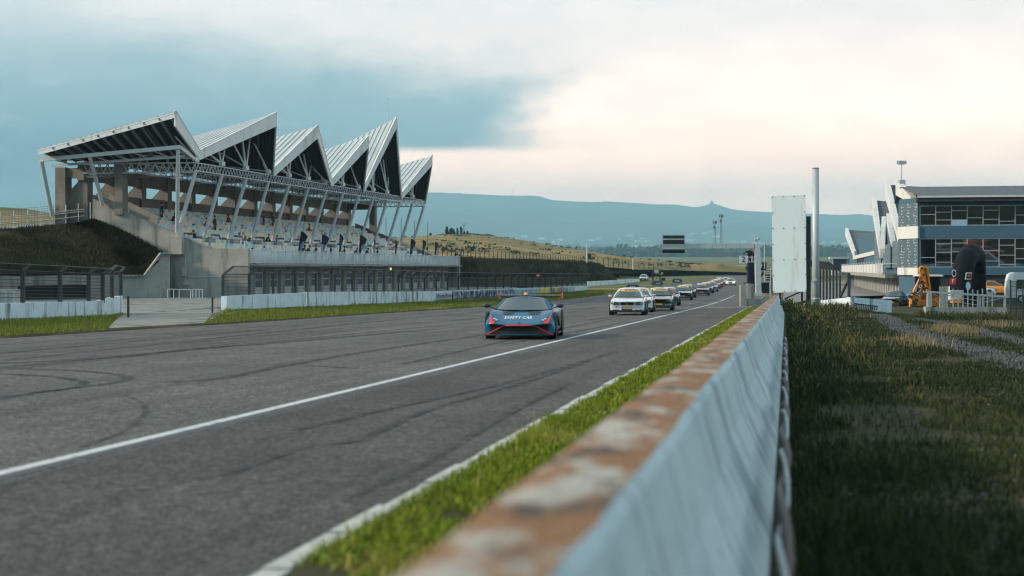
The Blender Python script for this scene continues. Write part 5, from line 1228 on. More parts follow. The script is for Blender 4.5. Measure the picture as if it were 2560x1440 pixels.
# ---- racing saloons
MP = dict(body=CP('saloon_body_paint', (.60, .62, .64)), bonnet=CP('saloon_bonnet_paint', (.60, .62, .63)), roof=CP('saloon_roof_paint', (.64, .65, .66)), bumper=CP('saloon_bumper_paint', (.60, .62, .64)), mirror=CP('saloon_mirror_paint', (.62, .45, .46)), lamp=M['lamp'])
M['banner'] = mat('orange_windscreen_banner', (.80, .40, .12), .5, var=.03); M['plate'] = mat('yellow_plate', (.82, .46, .03), .5, var=.03)
def saloon():
    c = local_thing('racing_saloon', 'white racing saloon leading the pack, orange windscreen banner and yellow plate', 'race car', 'racing saloons following the safety car')
    H = 2.25; st = [(-H + y, s) for y, s in [
        (.03, [(0, .66), (.3, .66), (.55, .64), (.70, .60), (.78, .50), (.80, .38), (.79, .24), (.75, .15)]),
        (.06, [(0, .69), (.3, .69), (.56, .68), (.73, .65), (.82, .55), (.84, .40), (.83, .24), (.80, .14)]),
        (.45, [(0, .775), (.35, .775), (.6, .77), (.77, .75), (.88, .66), (.90, .46), (.90, .26), (.87, .16)]),
        (1.35, [(0, .915), (.35, .91), (.6, .90), (.79, .88), (.89, .77), (.91, .53), (.91, .28), (.88, .17)]),
        (2.2, [(0, .93), (.35, .93), (.6, .93), (.80, .91), (.90, .79), (.91, .53), (.91, .28), (.88, .17)]),
        (3.6, [(0, .97), (.35, .97), (.6, .97), (.80, .95), (.90, .82), (.91, .55), (.91, .3), (.88, .18)]),
        (4.3, [(0, .99), (.35, .99), (.6, .98), (.77, .95), (.86, .83), (.88, .55), (.87, .32), (.84, .22)]),
        (4.48, [(0, .93), (.35, .93), (.6, .92), (.72, .88), (.80, .78), (.82, .55), (.80, .35), (.76, .28)])]]
    body = fix_normals(loft(MB(), st, lambda x, y: .36 * (x / .9) ** 2.6 * max(0, 1 - (y + H) / 1.2)).build('body', MP['body'], c, smooth=True)); subsurf(body, 2); tr = bvh(body)
    # bonnet skin and bumper skin: own colours on the darker cars
    bp = MB(); rows = []
    for y in np.linspace(-H + .16, -.98, 12):
        r_ = []
        for x in np.linspace(-.70, .70, 13): h = tr.ray_cast(Vector((x, y + .16 * (x / .7) ** 2, 3)), Vector((0, 0, -1))); r_.append(h[0] + Vector((0, 0, .006)))
        rows.append(r_)
    bp.add([p for r in rows for p in r], [(i * 13 + j, i * 13 + j + 1, (i + 1) * 13 + j + 1, (i + 1) * 13 + j) for i in range(11) for j in range(12)]); bp.build('bonnet', MP['bonnet'], c, smooth=True)
    decal(tr, [(-.83, .50), (0, .505), (.83, .50), (.82, .17), (-.82, .17)], [(0, 1, 2, 3, 4)], .005, 4).build('bumper', MP['bumper'], c, smooth=True)
    hl = [(.41, .535), (.47, .66), (.70, .685), (.82, .66), (.80, .55), (.60, .515)]
    for q, s in ((hl, 1), (mirror(hl), -1)):
        h_ = decal_poly(tr, q, .012, 3).build('headlight', MP['lamp'], c)
        for cx in (.55, .67): decal_poly(tr, rrect(s * cx - .045, s * cx + .045, .555, .625, .03), .018, 1).build('reflector', M['bright'], h_)
    kd = rrect(.022, .33, .525, .655, .045)
    for q in (kd, mirror(kd)): decal_poly(tr, q, .014, 2).build('kidney_grille', M['black'], c)
    decal_poly(tr, [(-.30, .31), (.30, .31), (.22, .215), (-.22, .215)], .014, 2).build('lower_grille', M['black'], c)
    fs_ = [(.37, .235), (.40, .285), (.76, .275), (.76, .225)]
    for q in (fs_, mirror(fs_)): decal_poly(tr, q, .014, 2).build('bumper_slot', M['black'], c)
    pl_ = decal_poly(tr, [(-.175, .335), (.27, .335), (.27, .43), (-.175, .43)], .03, 1).build('number_plate', M['plate'], c)
    decal_poly(tr, [(-.275, .335), (-.18, .335), (-.18, .43), (-.275, .43)], .03, 1).build('plate_square', M['black'], pl_); decal_text(tr, 'F', .07, -.228, .383, .036).build('plate_mark', M['lettering'], pl_)
    decal_text(tr, 'SETANTA', .068, .048, .382, .036, 1.25).build('lettering', M['black'], pl_)
    decal_poly(tr, rrect(-.03, .03, .668, .695, .013), .016, 1).build('badge', mat('blue_round_badge', (.05, .15, .4), .3, var=0), c)
    base = [(0, -1.0, .92), (.34, -.97, .92), (.60, -.88, .915), (.735, -.74, .905), (.80, -.1, .92), (.80, .75, .94), (.74, 1.35, .965), (.55, 1.52, .97), (0, 1.60, .98)]
    roof = [(0, -.22, 1.325), (.24, -.20, 1.318), (.42, -.14, 1.30), (.53, -.02, 1.265), (.565, .3, 1.32), (.565, .7, 1.32), (.52, 1.0, 1.28), (.40, 1.1, 1.285), (0, 1.16, 1.29)]
    ws = greenhouse(c, base, roof, 3, 6, .095, MP['body'], MP['roof'], M['carglass'], .065); tw = bvh(ws)
    bn = decal(tw, [(-.38, 1.19), (.58, 1.18), (.53, 1.25), (.47, 1.285), (-.36, 1.295)], [(0, 1, 2, 3, 4)], .006, 4).build('windscreen_banner', M['banner'], ws)
    decal_text(tw, 'SETANTA', .10, .10, 1.238, .012, 1.32, 1.1).build('lettering', M['black'], bn)
    decal_poly(tw, [(-.535, 1.205), (-.43, 1.215), (-.43, 1.275), (-.51, 1.265)], .007, 1).build('sticker', M['plate'], ws)
    mb = MB(); mb.tube([(-.55, -.55, 1.0), (-.42, -.05, 1.24)], .02, 5); mb.tube([(.55, -.55, 1.0), (.42, -.05, 1.24)], .02, 5)
    for s in (-1, 1):
        mb = MB(); mb.ball((s * .93, -.62, .96), (.10, .06, .062), 10, 7); mb.build('mirror', MP['mirror'], c, smooth=True)
        mb = MB(); mb.bar((s * .78, -.62, .90), (s * .86, -.62, .93), .05, .03); mb.build('mirror_stalk', M['black'], c)
    for y in (-1.32, 1.42):
        for s in (-1, 1): arch_ring(c, s * .908, y, .325, M['black']); wheel(c, s * .925, y, .325, .24, M['galv'])
    mb = MB(); mb.box((0, -.1, .2), (1.6, 3.9, .1)); mb.build('underside', M['black'], c)
    mb = MB(); mb.prism([(-.7, 2.02, 1.08), (-.7, 2.2, 1.10), (-.7, 2.2, 1.12), (-.7, 2.02, 1.10)], (1.4, 0, 0))
    for s in (-1, 1): mb.bar((s * .5, 2.05, .95), (s * .5, 2.1, 1.09), .02, .1)
    mb.build('boot_spoiler', M['black'], c)
    return c
proto = saloon()
K = dict(smoke=CP('smoke_car_paint', (.11, .12, .13)), black=CP('black_car_paint', (.012, .013, .016)), blue=CP('dark_blue_car_paint', (.015, .04, .07)), slate=CP('slate_car_paint', (.06, .075, .085)), silver=CP('silver_car_paint', (.30, .34, .36), .3, .5), ice=CP('ice_blue_car_paint', (.14, .26, .34)), red=CP('red_car_paint', (.55, .02, .03)), white=CP('white_car_paint', (.62, .63, .64)), paleroof=CP('pale_roof_paint', (.52, .53, .54)), pink=CP('pink_mirror_paint', (.55, .30, .36)), orange=CP('orange_car_paint', (.70, .22, .01)), bright_blue=CP('bright_blue_car_paint', (.02, .16, .50)))
LIT = mat('lit_headlamp', (1, .85, .8), .3, var=0, emit=((1, .80, .72), 6.0))
def dress(o, body, bonnet, roof, bumper, mirror_, lamp=None):
    paint(o, {MP['body'].name: body, MP['bonnet'].name: bonnet, MP['roof'].name: roof, MP['bumper'].name: bumper, MP['mirror'].name: mirror_, **({M['lamp'].name: lamp} if lamp else {})})
FLEET = [
    (1592, 79.6, 7.6, ('white', 'white', 'white', 'white', 'pink'), 'white saloon mostly hidden behind the leading white saloon'),
    (1645, 85.5, 7.6, ('black', 'smoke', 'paleroof', 'black', 'pink'), 'black saloon with a yellow 19 on its windscreen and pale bonnet'),
    (1669, 107, 7.8, ('blue', 'blue', 'white', 'blue', 'blue'), 'dark blue saloon with white roof tucked behind the black saloon numbered 19'),
    (1706, 137, 8.5, ('black', 'silver', 'white', 'black', 'black'), 'saloon with black front and broad silver bonnet in mid pack'),
    (1717, 151, 8.5, ('black', 'blue', 'paleroof', 'black', 'black'), 'very dark saloon half hidden behind the silver-bonneted saloon'),
    (1753, 166, 9.0, ('slate', 'slate', 'white', 'slate', 'slate'), 'slate grey saloon running wide on the right of the middle pack'),
    (1764.5, 181, 9.5, ('blue', 'blue', 'white', 'blue', 'black'), 'dark blue saloon directly behind the slate grey saloon'),
    (1777, 194, 9.8, ('ice', 'ice', 'white', 'ice', 'ice'), 'ice blue saloon with white roof behind the slate grey saloon'),
    (1785, 222, 10, ('slate', 'blue', 'white', 'ice', 'slate'), 'small grey-blue saloon in front of the red saloon'),
    (1792.5, 238, 10, ('red', 'white', 'white', 'red', 'red'), 'small red saloon with white bonnet far down the line'),
    (1801, 268, 10, ('white', 'blue', 'white', 'red', 'white'), 'far white saloon with red bumper beside the lit last saloon'),
    (1797, 292, 10, ('ice', 'silver', 'white', 'ice', 'ice'), 'farthest pale blue saloon at the left of the tail'),
    (1814, 290, 10, ('white', 'silver', 'paleroof', 'white', 'white'), 'farthest pale saloon peeping over the lit last saloon'),
    (1826, 263, 10, ('white', 'white', 'white', 'white', 'white'), 'white saloon with both headlights lit at the tail right')]
cars = []
for (px, d, yaw, cols, lab) in FLEET:
    o = copy_tree(proto); o['label'] = lab; road_pose(o, px, d, yaw); dress(o, *[K[k] for k in cols], lamp=LIT if 'lit at' in lab or 'headlights lit' in lab else None); cars.append(o)
road_pose(proto, 1567, 71.2, 7.4)
ws = [q for q in cars[1].children if q.name.startswith('windscreen')][0]
tw = BVHTree.FromPolygons([v.co for v in ws.data.vertices], [tuple(p.vertices) for p in ws.data.polygons])
o = decal_text(tw, '19', .11, -.49, 1.14, .012, 1.1).build('race_number', M['yellow']); o.parent = ws
ws0 = [q for q in proto.children if q.name.startswith('windscreen')][0]
o = decal_text(tw, '4', .09, -.50, 1.14, .012, 1.1).build('race_number', M['yellow']); o.parent = ws0
# blobs of sponsor colour on the two leading cars
trp = None
for (car, pts, m_) in ((proto, [(.56, .69), (.83, .70), (.80, .66)], 'red'), (proto, [(-.60, .40), (-.45, .40), (-.47, .44), (-.56, .45)], 'red')):
    bd = [q for q in car.children if q.name.startswith('body')][0]; trp = trp or None
    x = [q for q in car.children if q.name.startswith('bumper')][0]
    sbt = BVHTree.FromPolygons([v.co for v in x.data.vertices], [tuple(p.vertices) for p in x.data.polygons]); mb = decal_poly(sbt, [(px_, min(z_, .495)) for px_, z_ in pts], .012, 1); o = mb.build('sponsor_patch', M[m_]); o.parent = car
x = [q for q in cars[1].children if q.name.startswith('bumper')][0]
sbt = BVHTree.FromPolygons([v.co for v in x.data.vertices], [tuple(p.vertices) for p in x.data.polygons])
o = decal_poly(sbt, rrect(.40, .48, .34, .42, .038), .012, 1).build('round_sticker', M['banner']); o.parent = cars[1]
for i, (x0, x1) in enumerate(((.52, .62), (.64, .78))): o = decal_poly(sbt, [(x0, .35), (x1, .35), (x1, .41), (x0, .41)], .012, 1).build('sponsor_patch', mat('pale_blue_sticker', (.3, .45, .55), .5, var=.3, scale=20)); o.parent = cars[1]
o = MB().box((0, .1, 1.46), (.02, .12, .09), tap=.6).build('roof_fin_aerial', M['black']); o.parent = cars[1]
# road cars parked by the pit building
def parked(px, py, d, rz, cols, lab):
    o = copy_tree(proto); o['label'] = lab; o['category'] = 'car'; o['group'] = 'cars parked by the pit building'; o.name = 'parked_car'
    drop = []
    for q in list(o.children_recursive):
        if q.name.split('.')[0] in ('windscreen_banner', 'lettering', 'sticker', 'boot_spoiler', 'race_number', 'sponsor_patch', 'plate_square', 'plate_mark'): drop.append(q)
    for q in drop: bpy.data.objects.remove(q)
    p = P(px, py, d); o.location = p; o.rotation_euler = (0, 0, R(rz)); dress(o, *[K[k] for k in cols]); return o
parked(2236, 765, 130, -25, ('black', 'black', 'black', 'black', 'black'), 'black car parked nose out between the low white wall and the digger')
parked(2287, 766, 133, -32, ('bright_blue', 'bright_blue', 'bright_blue', 'bright_blue', 'bright_blue'), 'bright blue car parked just behind the digger')
parked(2485, 738, 134, 75, ('orange', 'orange', 'orange', 'orange', 'orange'), 'orange car behind the railing to the right of the inflatable arch')
parked(2432, 742, 131, 80, ('white', 'white', 'white', 'white', 'white'), 'white car behind the foot of the inflatable arch')
parked(2852, 780, 100, 80, ('orange', 'orange', 'orange', 'orange', 'orange'), 'unseen orange car added out in the paddock to be mirrored in the lower windows of the pit building')  # unseen cars added off to the side for reflections in the pit windows
parked(2690, 780, 99, 60, ('white', 'white', 'white', 'white', 'white'), 'unseen white car added out in the paddock to be mirrored in the corner window of the pit building')
parked(2990, 790, 88, 30, ('orange', 'black', 'orange', 'orange', 'black'), 'unseen orange car with black bonnet added in the paddock for the window reflections')
o = parked(1609, 704, 345, -12, ('white', 'white', 'white', 'black', 'black'), 'white off-roader stopped on the verge at the end of the low white wall'); o.scale = (1.12, 1.05, 1.28); o['group'] = ''; o['category'] = 'off-roader'; o.name = 'off_roader'
del o['group']
# ------------------------------------------------------------------ people
CL = dict(jacket=mat('person_jacket', (.02, .022, .026), .8, var=.15, scale=6), trousers=mat('person_trousers', (.03, .04, .06), .8, var=.15, scale=6), shoes=mat('person_shoes', (.01, .01, .01), .6, var=0))
def person_proto(pose):
    J, E = {}, []
    def j(n, p, r): J[n] = (Vector(p), r)
    sit = pose in ('sit', 'hunch')
    ph = .50 if sit else .95; fw = {'lean': -.34, 'hunch': -.26, 'sit': -.06}.get(pose, 0.0); dn = {'lean': .10, 'hunch': .07}.get(pose, 0)
    by = .10 if pose == 'lean' else 0
    j('pelvis', (0, by, ph), .135); j('spine', (0, by + fw * .42, ph + .21 - dn * .3), .125); j('chest', (0, by + fw * .85, ph + .42 - dn * .8), .145); j('neck', (0, by + fw * 1.12, ph + .56 - dn), .055)
    hy = by + fw * 1.25; j('jaw', (0, hy - .02, ph + .635 - dn), .072); j('head', (0, hy - .01, ph + .715 - dn), .092); j('crown', (0, hy + .01, ph + .785 - dn), .066); j('nose', (0, hy - .115, ph + .69 - dn), .014)
    E += [('pelvis', 'spine'), ('spine', 'chest'), ('chest', 'neck'), ('neck', 'jaw'), ('jaw', 'head'), ('head', 'crown'), ('head', 'nose')]
    sh = J['chest'][0] + Vector((0, 0, .05))
    for s, S_ in ((-1, 'l'), (1, 'r')):
        j('shoulder' + S_, sh + Vector((s * .185, 0, 0)), .062)
        if pose == 'lean': el, wr = Vector((s * .25, sh.y - .12, sh.z - .27)), Vector((s * .10, sh.y - .34, sh.z - .25))
        elif pose == 'hunch': el, wr = Vector((s * .22, sh.y - .10, sh.z - .28)), Vector((s * .10, sh.y - .30, sh.z - .36))
        elif pose == 'sit': el, wr = Vector((s * .24, sh.y - .02, sh.z - .28)), Vector((s * .14, sh.y - .26, sh.z - .38))
        elif pose == 'reach' and s < 0: el, wr = Vector((-.42, sh.y - .08, sh.z - .12)), Vector((-.66, sh.y - .16, sh.z - .22))
        elif pose == 'look': el, wr = Vector((s * .27, sh.y - .20, sh.z - .12)), Vector((s * .09, sh.y - .20, sh.z + .14))
        else: el, wr = sh + Vector((s * .235, .03, -.28)), sh + Vector((s * .22, -.08, -.52))
        j('elbow' + S_, el, .046); j('wrist' + S_, wr, .032); d = (wr - el).normalized(); j('palm' + S_, wr + d * .075, .038)
        E += [('chest', 'shoulder' + S_), ('shoulder' + S_, 'elbow' + S_), ('elbow' + S_, 'wrist' + S_), ('wrist' + S_, 'palm' + S_)]
        side = d.cross(Vector((0, 1, 0.2))).normalized(); pm = wr + d * .075; curl = Vector((0, -.012, -.022))
        for q, (o_, ln) in enumerate(((-.030, .060), (-.010, .072), (.011, .068), (.031, .052))):
            a = pm + side * o_ + d * .04; j('f%d%s' % (q, S_), a, .010); j('g%d%s' % (q, S_), a + d * ln * .9 + curl, .008); E += [('palm' + S_, 'f%d%s' % (q, S_)), ('f%d%s' % (q, S_), 'g%d%s' % (q, S_))]
        th = wr + d * .03 - side * .042 * s; j('thumb' + S_, th + d * .03 - side * .02 * s, .011); E.append(('palm' + S_, 'thumb' + S_))
        if sit: hp, kn, an = Vector((s * .10, -.02, .48)), Vector((s * .13, -.44, .50)), Vector((s * .13, -.42, .09))
        elif pose == 'lean': hp, kn, an = Vector((s * .095, by, .90)), Vector((s * .11, by + .02, .50)), Vector((s * .12, by + .10, .09))
        else: hp, kn, an = Vector((s * .095, 0, .90)), Vector((s * .105, -.02, .50)), Vector((s * .11, .03, .09))
        j('hip' + S_, hp, .092); j('knee' + S_, kn, .062); j('ankle' + S_, an, .044); j('heel' + S_, an + Vector((0, .02, -.05)), .036); j('toe' + S_, an + Vector((0, -.17, -.06)), .032)
        E += [('pelvis', 'hip' + S_), ('hip' + S_, 'knee' + S_), ('knee' + S_, 'ankle' + S_), ('ankle' + S_, 'heel' + S_), ('ankle' + S_, 'toe' + S_)]
    names = list(J); ix = {n: i for i, n in enumerate(names)}
    me = bpy.data.meshes.new('person'); me.from_pydata([tuple(J[n][0]) for n in names], [(ix[a], ix[b]) for a, b in E], [])
    o = bpy.data.objects.new('person', me); COL.objects.link(o); o.modifiers.new('skin', 'SKIN'); o.modifiers.new('smooth', 'SUBSURF').levels = 1
    for n, v in zip(names, me.skin_vertices[0].data): v.radius = (J[n][1], J[n][1] * (.78 if n in ('chest', 'spine', 'pelvis') else 1)); v.use_root = n == 'pelvis'
    bpy.context.view_layer.update(); ev = o.evaluated_get(bpy.context.evaluated_depsgraph_get()); m2 = bpy.data.meshes.new_from_object(ev)
    bpy.data.objects.remove(o)
    for m in (CL['jacket'], CL['trousers'], M['skin'], CL['shoes']): m2.materials.append(m)
    seg = []
    for a, b in E:
        k = 2 if any(n.startswith(('jaw', 'head', 'crown', 'nose', 'palm', 'f0', 'f1', 'f2', 'f3', 'g', 'thumb')) for n in (b,)) else 3 if b.startswith(('heel', 'toe')) else 1 if b.startswith(('hip', 'knee', 'ankle')) else 0
        seg.append((J[a][0], J[b][0], k))
    mi = []
    for p in m2.polygons:
        best, bk = 9, 0
        for a, b, k in seg:
            ab = b - a; t = max(0, min(1, (p.center - a).dot(ab) / max(ab.length_squared, 1e-9))); dd = (a + ab * t - p.center).length
            if dd < best: best, bk = dd, k
        mi.append(bk)
    m2.polygons.foreach_set('material_index', mi); m2.polygons.foreach_set('use_smooth', [True] * len(mi)); m2.update()
    pr = bpy.data.objects.new('person', m2); COL.objects.link(pr); BASE[pr.name] = Vector((0, 0, 0)); h = J['head'][0]
    mb = MB(); mb.ball(h + Vector((0, .022, .03)), (.104, .110, .098), 12, 8); mb.build('hair', M['hair'], pr, smooth=True); return pr
PROTO = {}
WEAR = {k: mat('cloth_' + k, c, .85, var=.15, scale=6) for k, c in dict(black=(.012, .012, .014), charcoal=(.03, .032, .036), navy=(.012, .022, .05), denim=(.03, .06, .10), paledenim=(.09, .14, .20), red=(.28, .03, .03), grey=(.12, .125, .13), brown=(.07, .045, .03), teal=(.04, .10, .14), marshal=(.65, .10, .02)).items()}
def person(pose, loc, rz, top, legs, label, hair=None, group=None):
    first = pose not in PROTO
    if first: PROTO[pose] = person_proto(pose)
    o = PROTO[pose] if first else copy_tree(PROTO[pose])
    o.location = loc; o.rotation_euler = (0, 0, R(rz)); tag(o, label, 'person', group)
    paint(o, {CL['jacket'].name: WEAR[top], CL['trousers'].name: WEAR[legs]})
    return o
FACE = -13 + 90                              # looking from the grandstand towards the track
def row_person(pose, px, r, top, legs, label):
    b = row_b(r) + (.34 if pose in ('sit', 'hunch') else .25); a = a_px(px, b); z = row_z(r) + (-.04 if pose in ('sit', 'hunch') else 0)
    return person(pose, S(a, b, z), FACE + rnd.uniform(-20, 20), top, legs, label, group='spectators in the grandstand')
row_person('sit', 342, 12, 'red', 'black', 'seated spectator in a dull red top by the stair wall')
row_person('stand', 404, 11, 'charcoal', 'brown', 'standing spectator in dark jacket alone on the upper rows, near the stand\'s near end')
row_person('hunch', 430, 10, 'black', 'black', 'dark seated spectator just below the lone standing one')
row_person('sit', 515, 9, 'navy', 'charcoal', 'seated spectator in navy beside a standing figure in black')
row_person('stand', 537, 8, 'black', 'black', 'standing spectator all in black between two raked columns')
row_person('sit', 570, 11, 'teal', 'black', 'seated spectator in a teal top high on the back rows')
row_person('stand', 659, 11, 'charcoal', 'black', 'slim standing spectator, left of a pair before a rear opening')
row_person('stand', 682, 11, 'black', 'black', 'taller standing spectator, right of a pair before a rear opening')
row_person('hunch', 664, 5, 'black', 'black', 'hunched spectator in black, left of two sitting close together')
row_person('hunch', 681, 5, 'charcoal', 'black', 'hunched spectator in charcoal, right of two sitting close together')
row_person('sit', 772, 10, 'black', 'black', 'dark seated spectator above the first navy flag')
def rail_person(pose, px, top, legs, label, b=.62, dz=0):
    return person(pose, S(a_px(px, b), b, DK + dz), FACE + rnd.uniform(-10, 10), top, legs, label, group='spectators along the deck rail')
rail_person('hunch', 622, 'black', 'black', 'dark figure crouched beside the floodlight post at the near end of the deck', .9)
rail_person('lean', 754, 'charcoal', 'denim', 'spectator in charcoal leaning on the rail, first of a close pair')
rail_person('lean', 766, 'grey', 'paledenim', 'spectator in grey leaning on the rail beside one in charcoal')
rail_person('stand', 790, 'black', 'denim', 'upright spectator in black next to the tall navy flag pole')
rail_person('stand', 827, 'brown', 'denim', 'spectator in brown top at the rail in front of a column')
rail_person('hunch', 847, 'charcoal', 'denim', 'low seated spectator peeping over the rail', .9)
rail_person('stand', 861, 'black', 'navy', 'upright spectator in black with navy trousers at the rail')
rail_person('lean', 885, 'black', 'paledenim', 'spectator in black bent far over the rail')
rail_person('lean', 913, 'teal', 'denim', 'spectator in teal leaning on the rail with forearms out')
rail_person('stand', 944, 'black', 'denim', 'last spectator standing before the empty end of the rail')
rail_person('look', 1139, 'black', 'black', 'spectator in black at the far corner of the deck holding something to the eyes', .4)
rail_person('lean', 1147, 'charcoal', 'black', 'second spectator at the far corner of the deck, leaning out', .35)
person('reach', P(1873, 674, 110.6), 15, 'black', 'black', 'dark figure on the platform holding the number 2 board out over the track')
person('stand', P(1884, 675, 110.9), 10, 'black', 'red', 'dark figure half hidden behind the white gantry column')
person('hunch', P(1917, 716, 111.3), 60, 'red', 'red', 'figure in red sitting behind the platform rails')
person('lean', P(1903, 722, 111.8), 70, 'marshal', 'black', 'figure in orange bending beside the ladder of the platform')

# ------------------------------------------------------------------ flags, boards, posts
def feather(h, w):
    out = [(0, .55)]; top = h
    for i in range(1, 13): s = i / 12; out.append((w * (math.sin(math.pi * min(1, s * 1.0) ** 1.6 * .5)) ** .8 if s < .8 else w * (1 - ((s - .8) / .2) ** 2 * .75), .55 + (top - .55) * s))
    return out
def flag_proto():
    o = local_thing('feather_flag', 'navy feather flag', 'flag', 'navy feather flags along the deck')
    h, w = 2.75, .62; MB().tube([(0, 0, 0), (0, 0, 1.6), (.01, 0, h)], [.02, .016, .01], 6).build('pole', M['black'], o); out = feather(h, w)
    n = len(out); vs, fs = [], []
    for (x, z) in out:
        for k in range(5): q = k / 4; vs.append((x * q, .05 * math.sin(z * 3 + q * 2.2) * q, z))
    fs = [(i * 5 + k, i * 5 + k + 1, (i + 1) * 5 + k + 1, (i + 1) * 5 + k) for i in range(n - 1) for k in range(4)]
    c = MB().add(vs, fs).build('cloth', M['navy'], o, smooth=True); sol = c.modifiers.new('thick', 'SOLIDIFY'); sol.thickness = .012
    mb = MB(); 
    for y in (-.06, .06):
        for (x0, z0, x1, z1) in ((.14, 1.45, .34, 1.95), (.22, 1.42, .42, 1.92), (.12, 1.7, .44, 1.72), (.16, 1.25, .26, 1.40)): mb.bar((x0, y * 1.2, z0), (x1, y * 1.2, z1), .02, .05)
    mb.build('emblem', mat('pale_blue_emblem', (.22, .40, .60), .6, var=0), c); return o
fp = flag_proto()
for i, (px, b, rz, hh, lab) in enumerate([(742, .9, -20, 1.05, 'tall navy feather flag nearest the stand\'s near end, leaning right'), (801, 1.0, 10, 1.0, 'broad navy feather flag behind a white floodlight post'), (847, 1.2, 62, 1.05, 'narrow navy feather flag seen almost edge-on between columns'), (896, .9, 0, 1.05, 'broad navy feather flag over spectators at the rail'), (934, 1.0, 80, .95, 'dark navy feather flag seen edge-on by the last rail spectators'), (987, 1.0, 70, .95, 'narrow navy feather flag before the far stair of seats'), (1024, 1.0, 35, 1.05, 'navy feather flag by the last raked column'), (1055, 1.0, 55, 1.05, 'navy feather flag standing past the end of the seats'), (1086, .9, 60, 1.0, 'navy feather flag farthest along the deck')]):
    o = fp if i == 0 else copy_tree(fp); o.location = S(a_px(px, b), b, DK); o.rotation_euler = (0, R(8) if i == 0 else R(3), R(rz)); o.scale = (1.15, 1, hh); o['label'] = lab
def lamp_post_proto():
    o = local_thing('floodlight_post', 'white post', 'floodlight', 'white floodlight posts along the deck')
    MB().tube([(0, 0, 0), (0, 0, 1.75)], .06, 8).build('post', M['white'], o); mb = MB(); mb.bar((-.3, 0, 1.78), (.28, 0, 1.78), .06, .06); mb.build('arm', M['white'], o); MB().box((.34, -.02, 1.9), (.16, .2, .34), Matrix.Rotation(R(25), 3, 'Y')).build('lamp_head', M['black'], o); return o
lp = lamp_post_proto()
for i, (px, lab) in enumerate([(613, 'white floodlight post at the near end of the deck'), (805, 'white floodlight post below a broad navy flag'), (1061, 'white floodlight post beside the flag past the seats'), (1149, 'white floodlight post at the far corner of the deck')]):
    o = lp if i == 0 else copy_tree(lp); o.location = S(a_px(px, .7), .7, DK); o.rotation_euler.z = R(-10); o['label'] = lab
def popup_board(px, py, d, w, txt, lab):
    o = thing('pop_up_board', P(px, py, d), lab, 'advertising board', 'navy pop-up boards on the verge'); p = o.location; h = w * .42
    mb = MB(); mb.prism([(p.x + x, p.y, p.z + h / 2 + z) for x, z in [(a - w / 2, b - h / 2) for a, b in rrect(0, w, 0, h, h * .48, 6)]], (0, .12, 0)); bd = mb.build('panel', mat('navy_board_fabric', (.012, .05, .10), .6, var=.1), o)
    if txt: MB().text(txt, h * .55, Matrix.Translation(p + Vector((0, -.02, h / 2))), wide=1.5).build('lettering', M['lettering'], o)
    else:
        mb = MB(); mb.bar(p + Vector((-.5, -.02, h * .35)), p + Vector((-.1, -.02, h * .62)), .02, .16); mb.build('red_mark', M['red'], o); mb = MB(); mb.bar(p + Vector((-.15, -.02, h * .45)), p + Vector((.6, -.02, h * .62)), .02, .10); mb.build('white_mark', M['lettering'], o)
popup_board(1582, 725, 225, 2.05, 'FIA', 'navy pop-up board peeping over the leading white saloon'); popup_board(1643, 715, 262, 2.1, '', 'navy pop-up board with a red and white mark on the verge'); popup_board(1693, 707.5, 312, 2.2, 'FIA', 'navy pop-up board reading FIA, farthest of three on the verge')
# sponsor banners on the long wall
def wall_y(px): return 121140 / (2075.5 - px)
wy = [80, 93, 103, 123, 153, 173, 200]; wtop = [LW3[0][2]] + [q[2] for q in LW3]
def banner(px0, px1, colour, lab, txt=None, crumple=.04, tcol=None, top_=.06, hgt=.72):
    y0, y1 = wall_y(px0), wall_y(px1); m_ = mat('banner_' + colour[0], colour[1], .6, var=.25, scale=3) if not (len(colour) > 2) else mat('banner_' + colour[0], colour[1], .6, var=0, scale=2.2, col2=colour[2], thr=(.48, .56), stretch=(1, 1, .35))
    n = 12; vs = []
    zt = float(np.interp((y0 + y1) / 2, wy, wtop))
    for i in range(n + 1):
        y = y0 + (y1 - y0) * i / n; t = -31 + .0308 * (y - 80)
        for k in range(6): q = k / 5; vs.append(T(t + .07 + crumple * noise.noise((i * .9, q * 2.1, px0)) + .01, y, zt - ZC - top_ - hgt * q + .03 * noise.noise((i * .7, px0, 3))))
    o = MB().add(vs, [(i * 6 + k, i * 6 + k + 1, (i + 1) * 6 + k + 1, (i + 1) * 6 + k) for i in range(n) for k in range(5)]).build('banner', m_, smooth=True)
    tag(o, lab, 'banner', 'sponsor banners on the trackside wall'); s_ = o.modifiers.new('thick', 'SOLIDIFY'); s_.thickness = .01
    if txt:
        ym = (y0 + y1) / 2; c = T(-31 + .0308 * (ym - 80) + .14, ym, zt - ZC - top_ - hgt / 2); d = (T(-31 + .0308 * (y1 - 80), y1) - T(-31 + .0308 * (y0 - 80), y0)).normalized()
        Mx = Matrix.Translation(c) @ Matrix(((d.x, -d.y, 0, 0), (d.y, d.x, 0, 0), (0, 0, 1, 0), (0, 0, 0, 1))); tx = MB().text(txt, .5, Mx, wide=2.0).build('lettering', tcol or M['navy']); tx.parent = o; BASE[tx.name] = Vector()
    return o
banner(1088, 1107, ('white', (.50, .55, .58)), 'white banner with dark blue script, first of two at the near end', 'iParto', .01); banner(1108, 1127, ('white', (.50, .55, .58)), 'white banner with dark blue script, beside the crumpled dark banners', 'iParto', .01)
for i in range(9): banner(1129 + i * 17, 1145 + i * 17, ('dark', (.03, .055, .10), (.34, .42, .50)) if i < 6 else ('violet', (.07, .09, .20), (.30, .36, .50)), 'crumpled dark navy banner sagging between its neighbours on the wall' if i < 6 else 'crumpled violet-blue banner behind the safety car', None, .16)
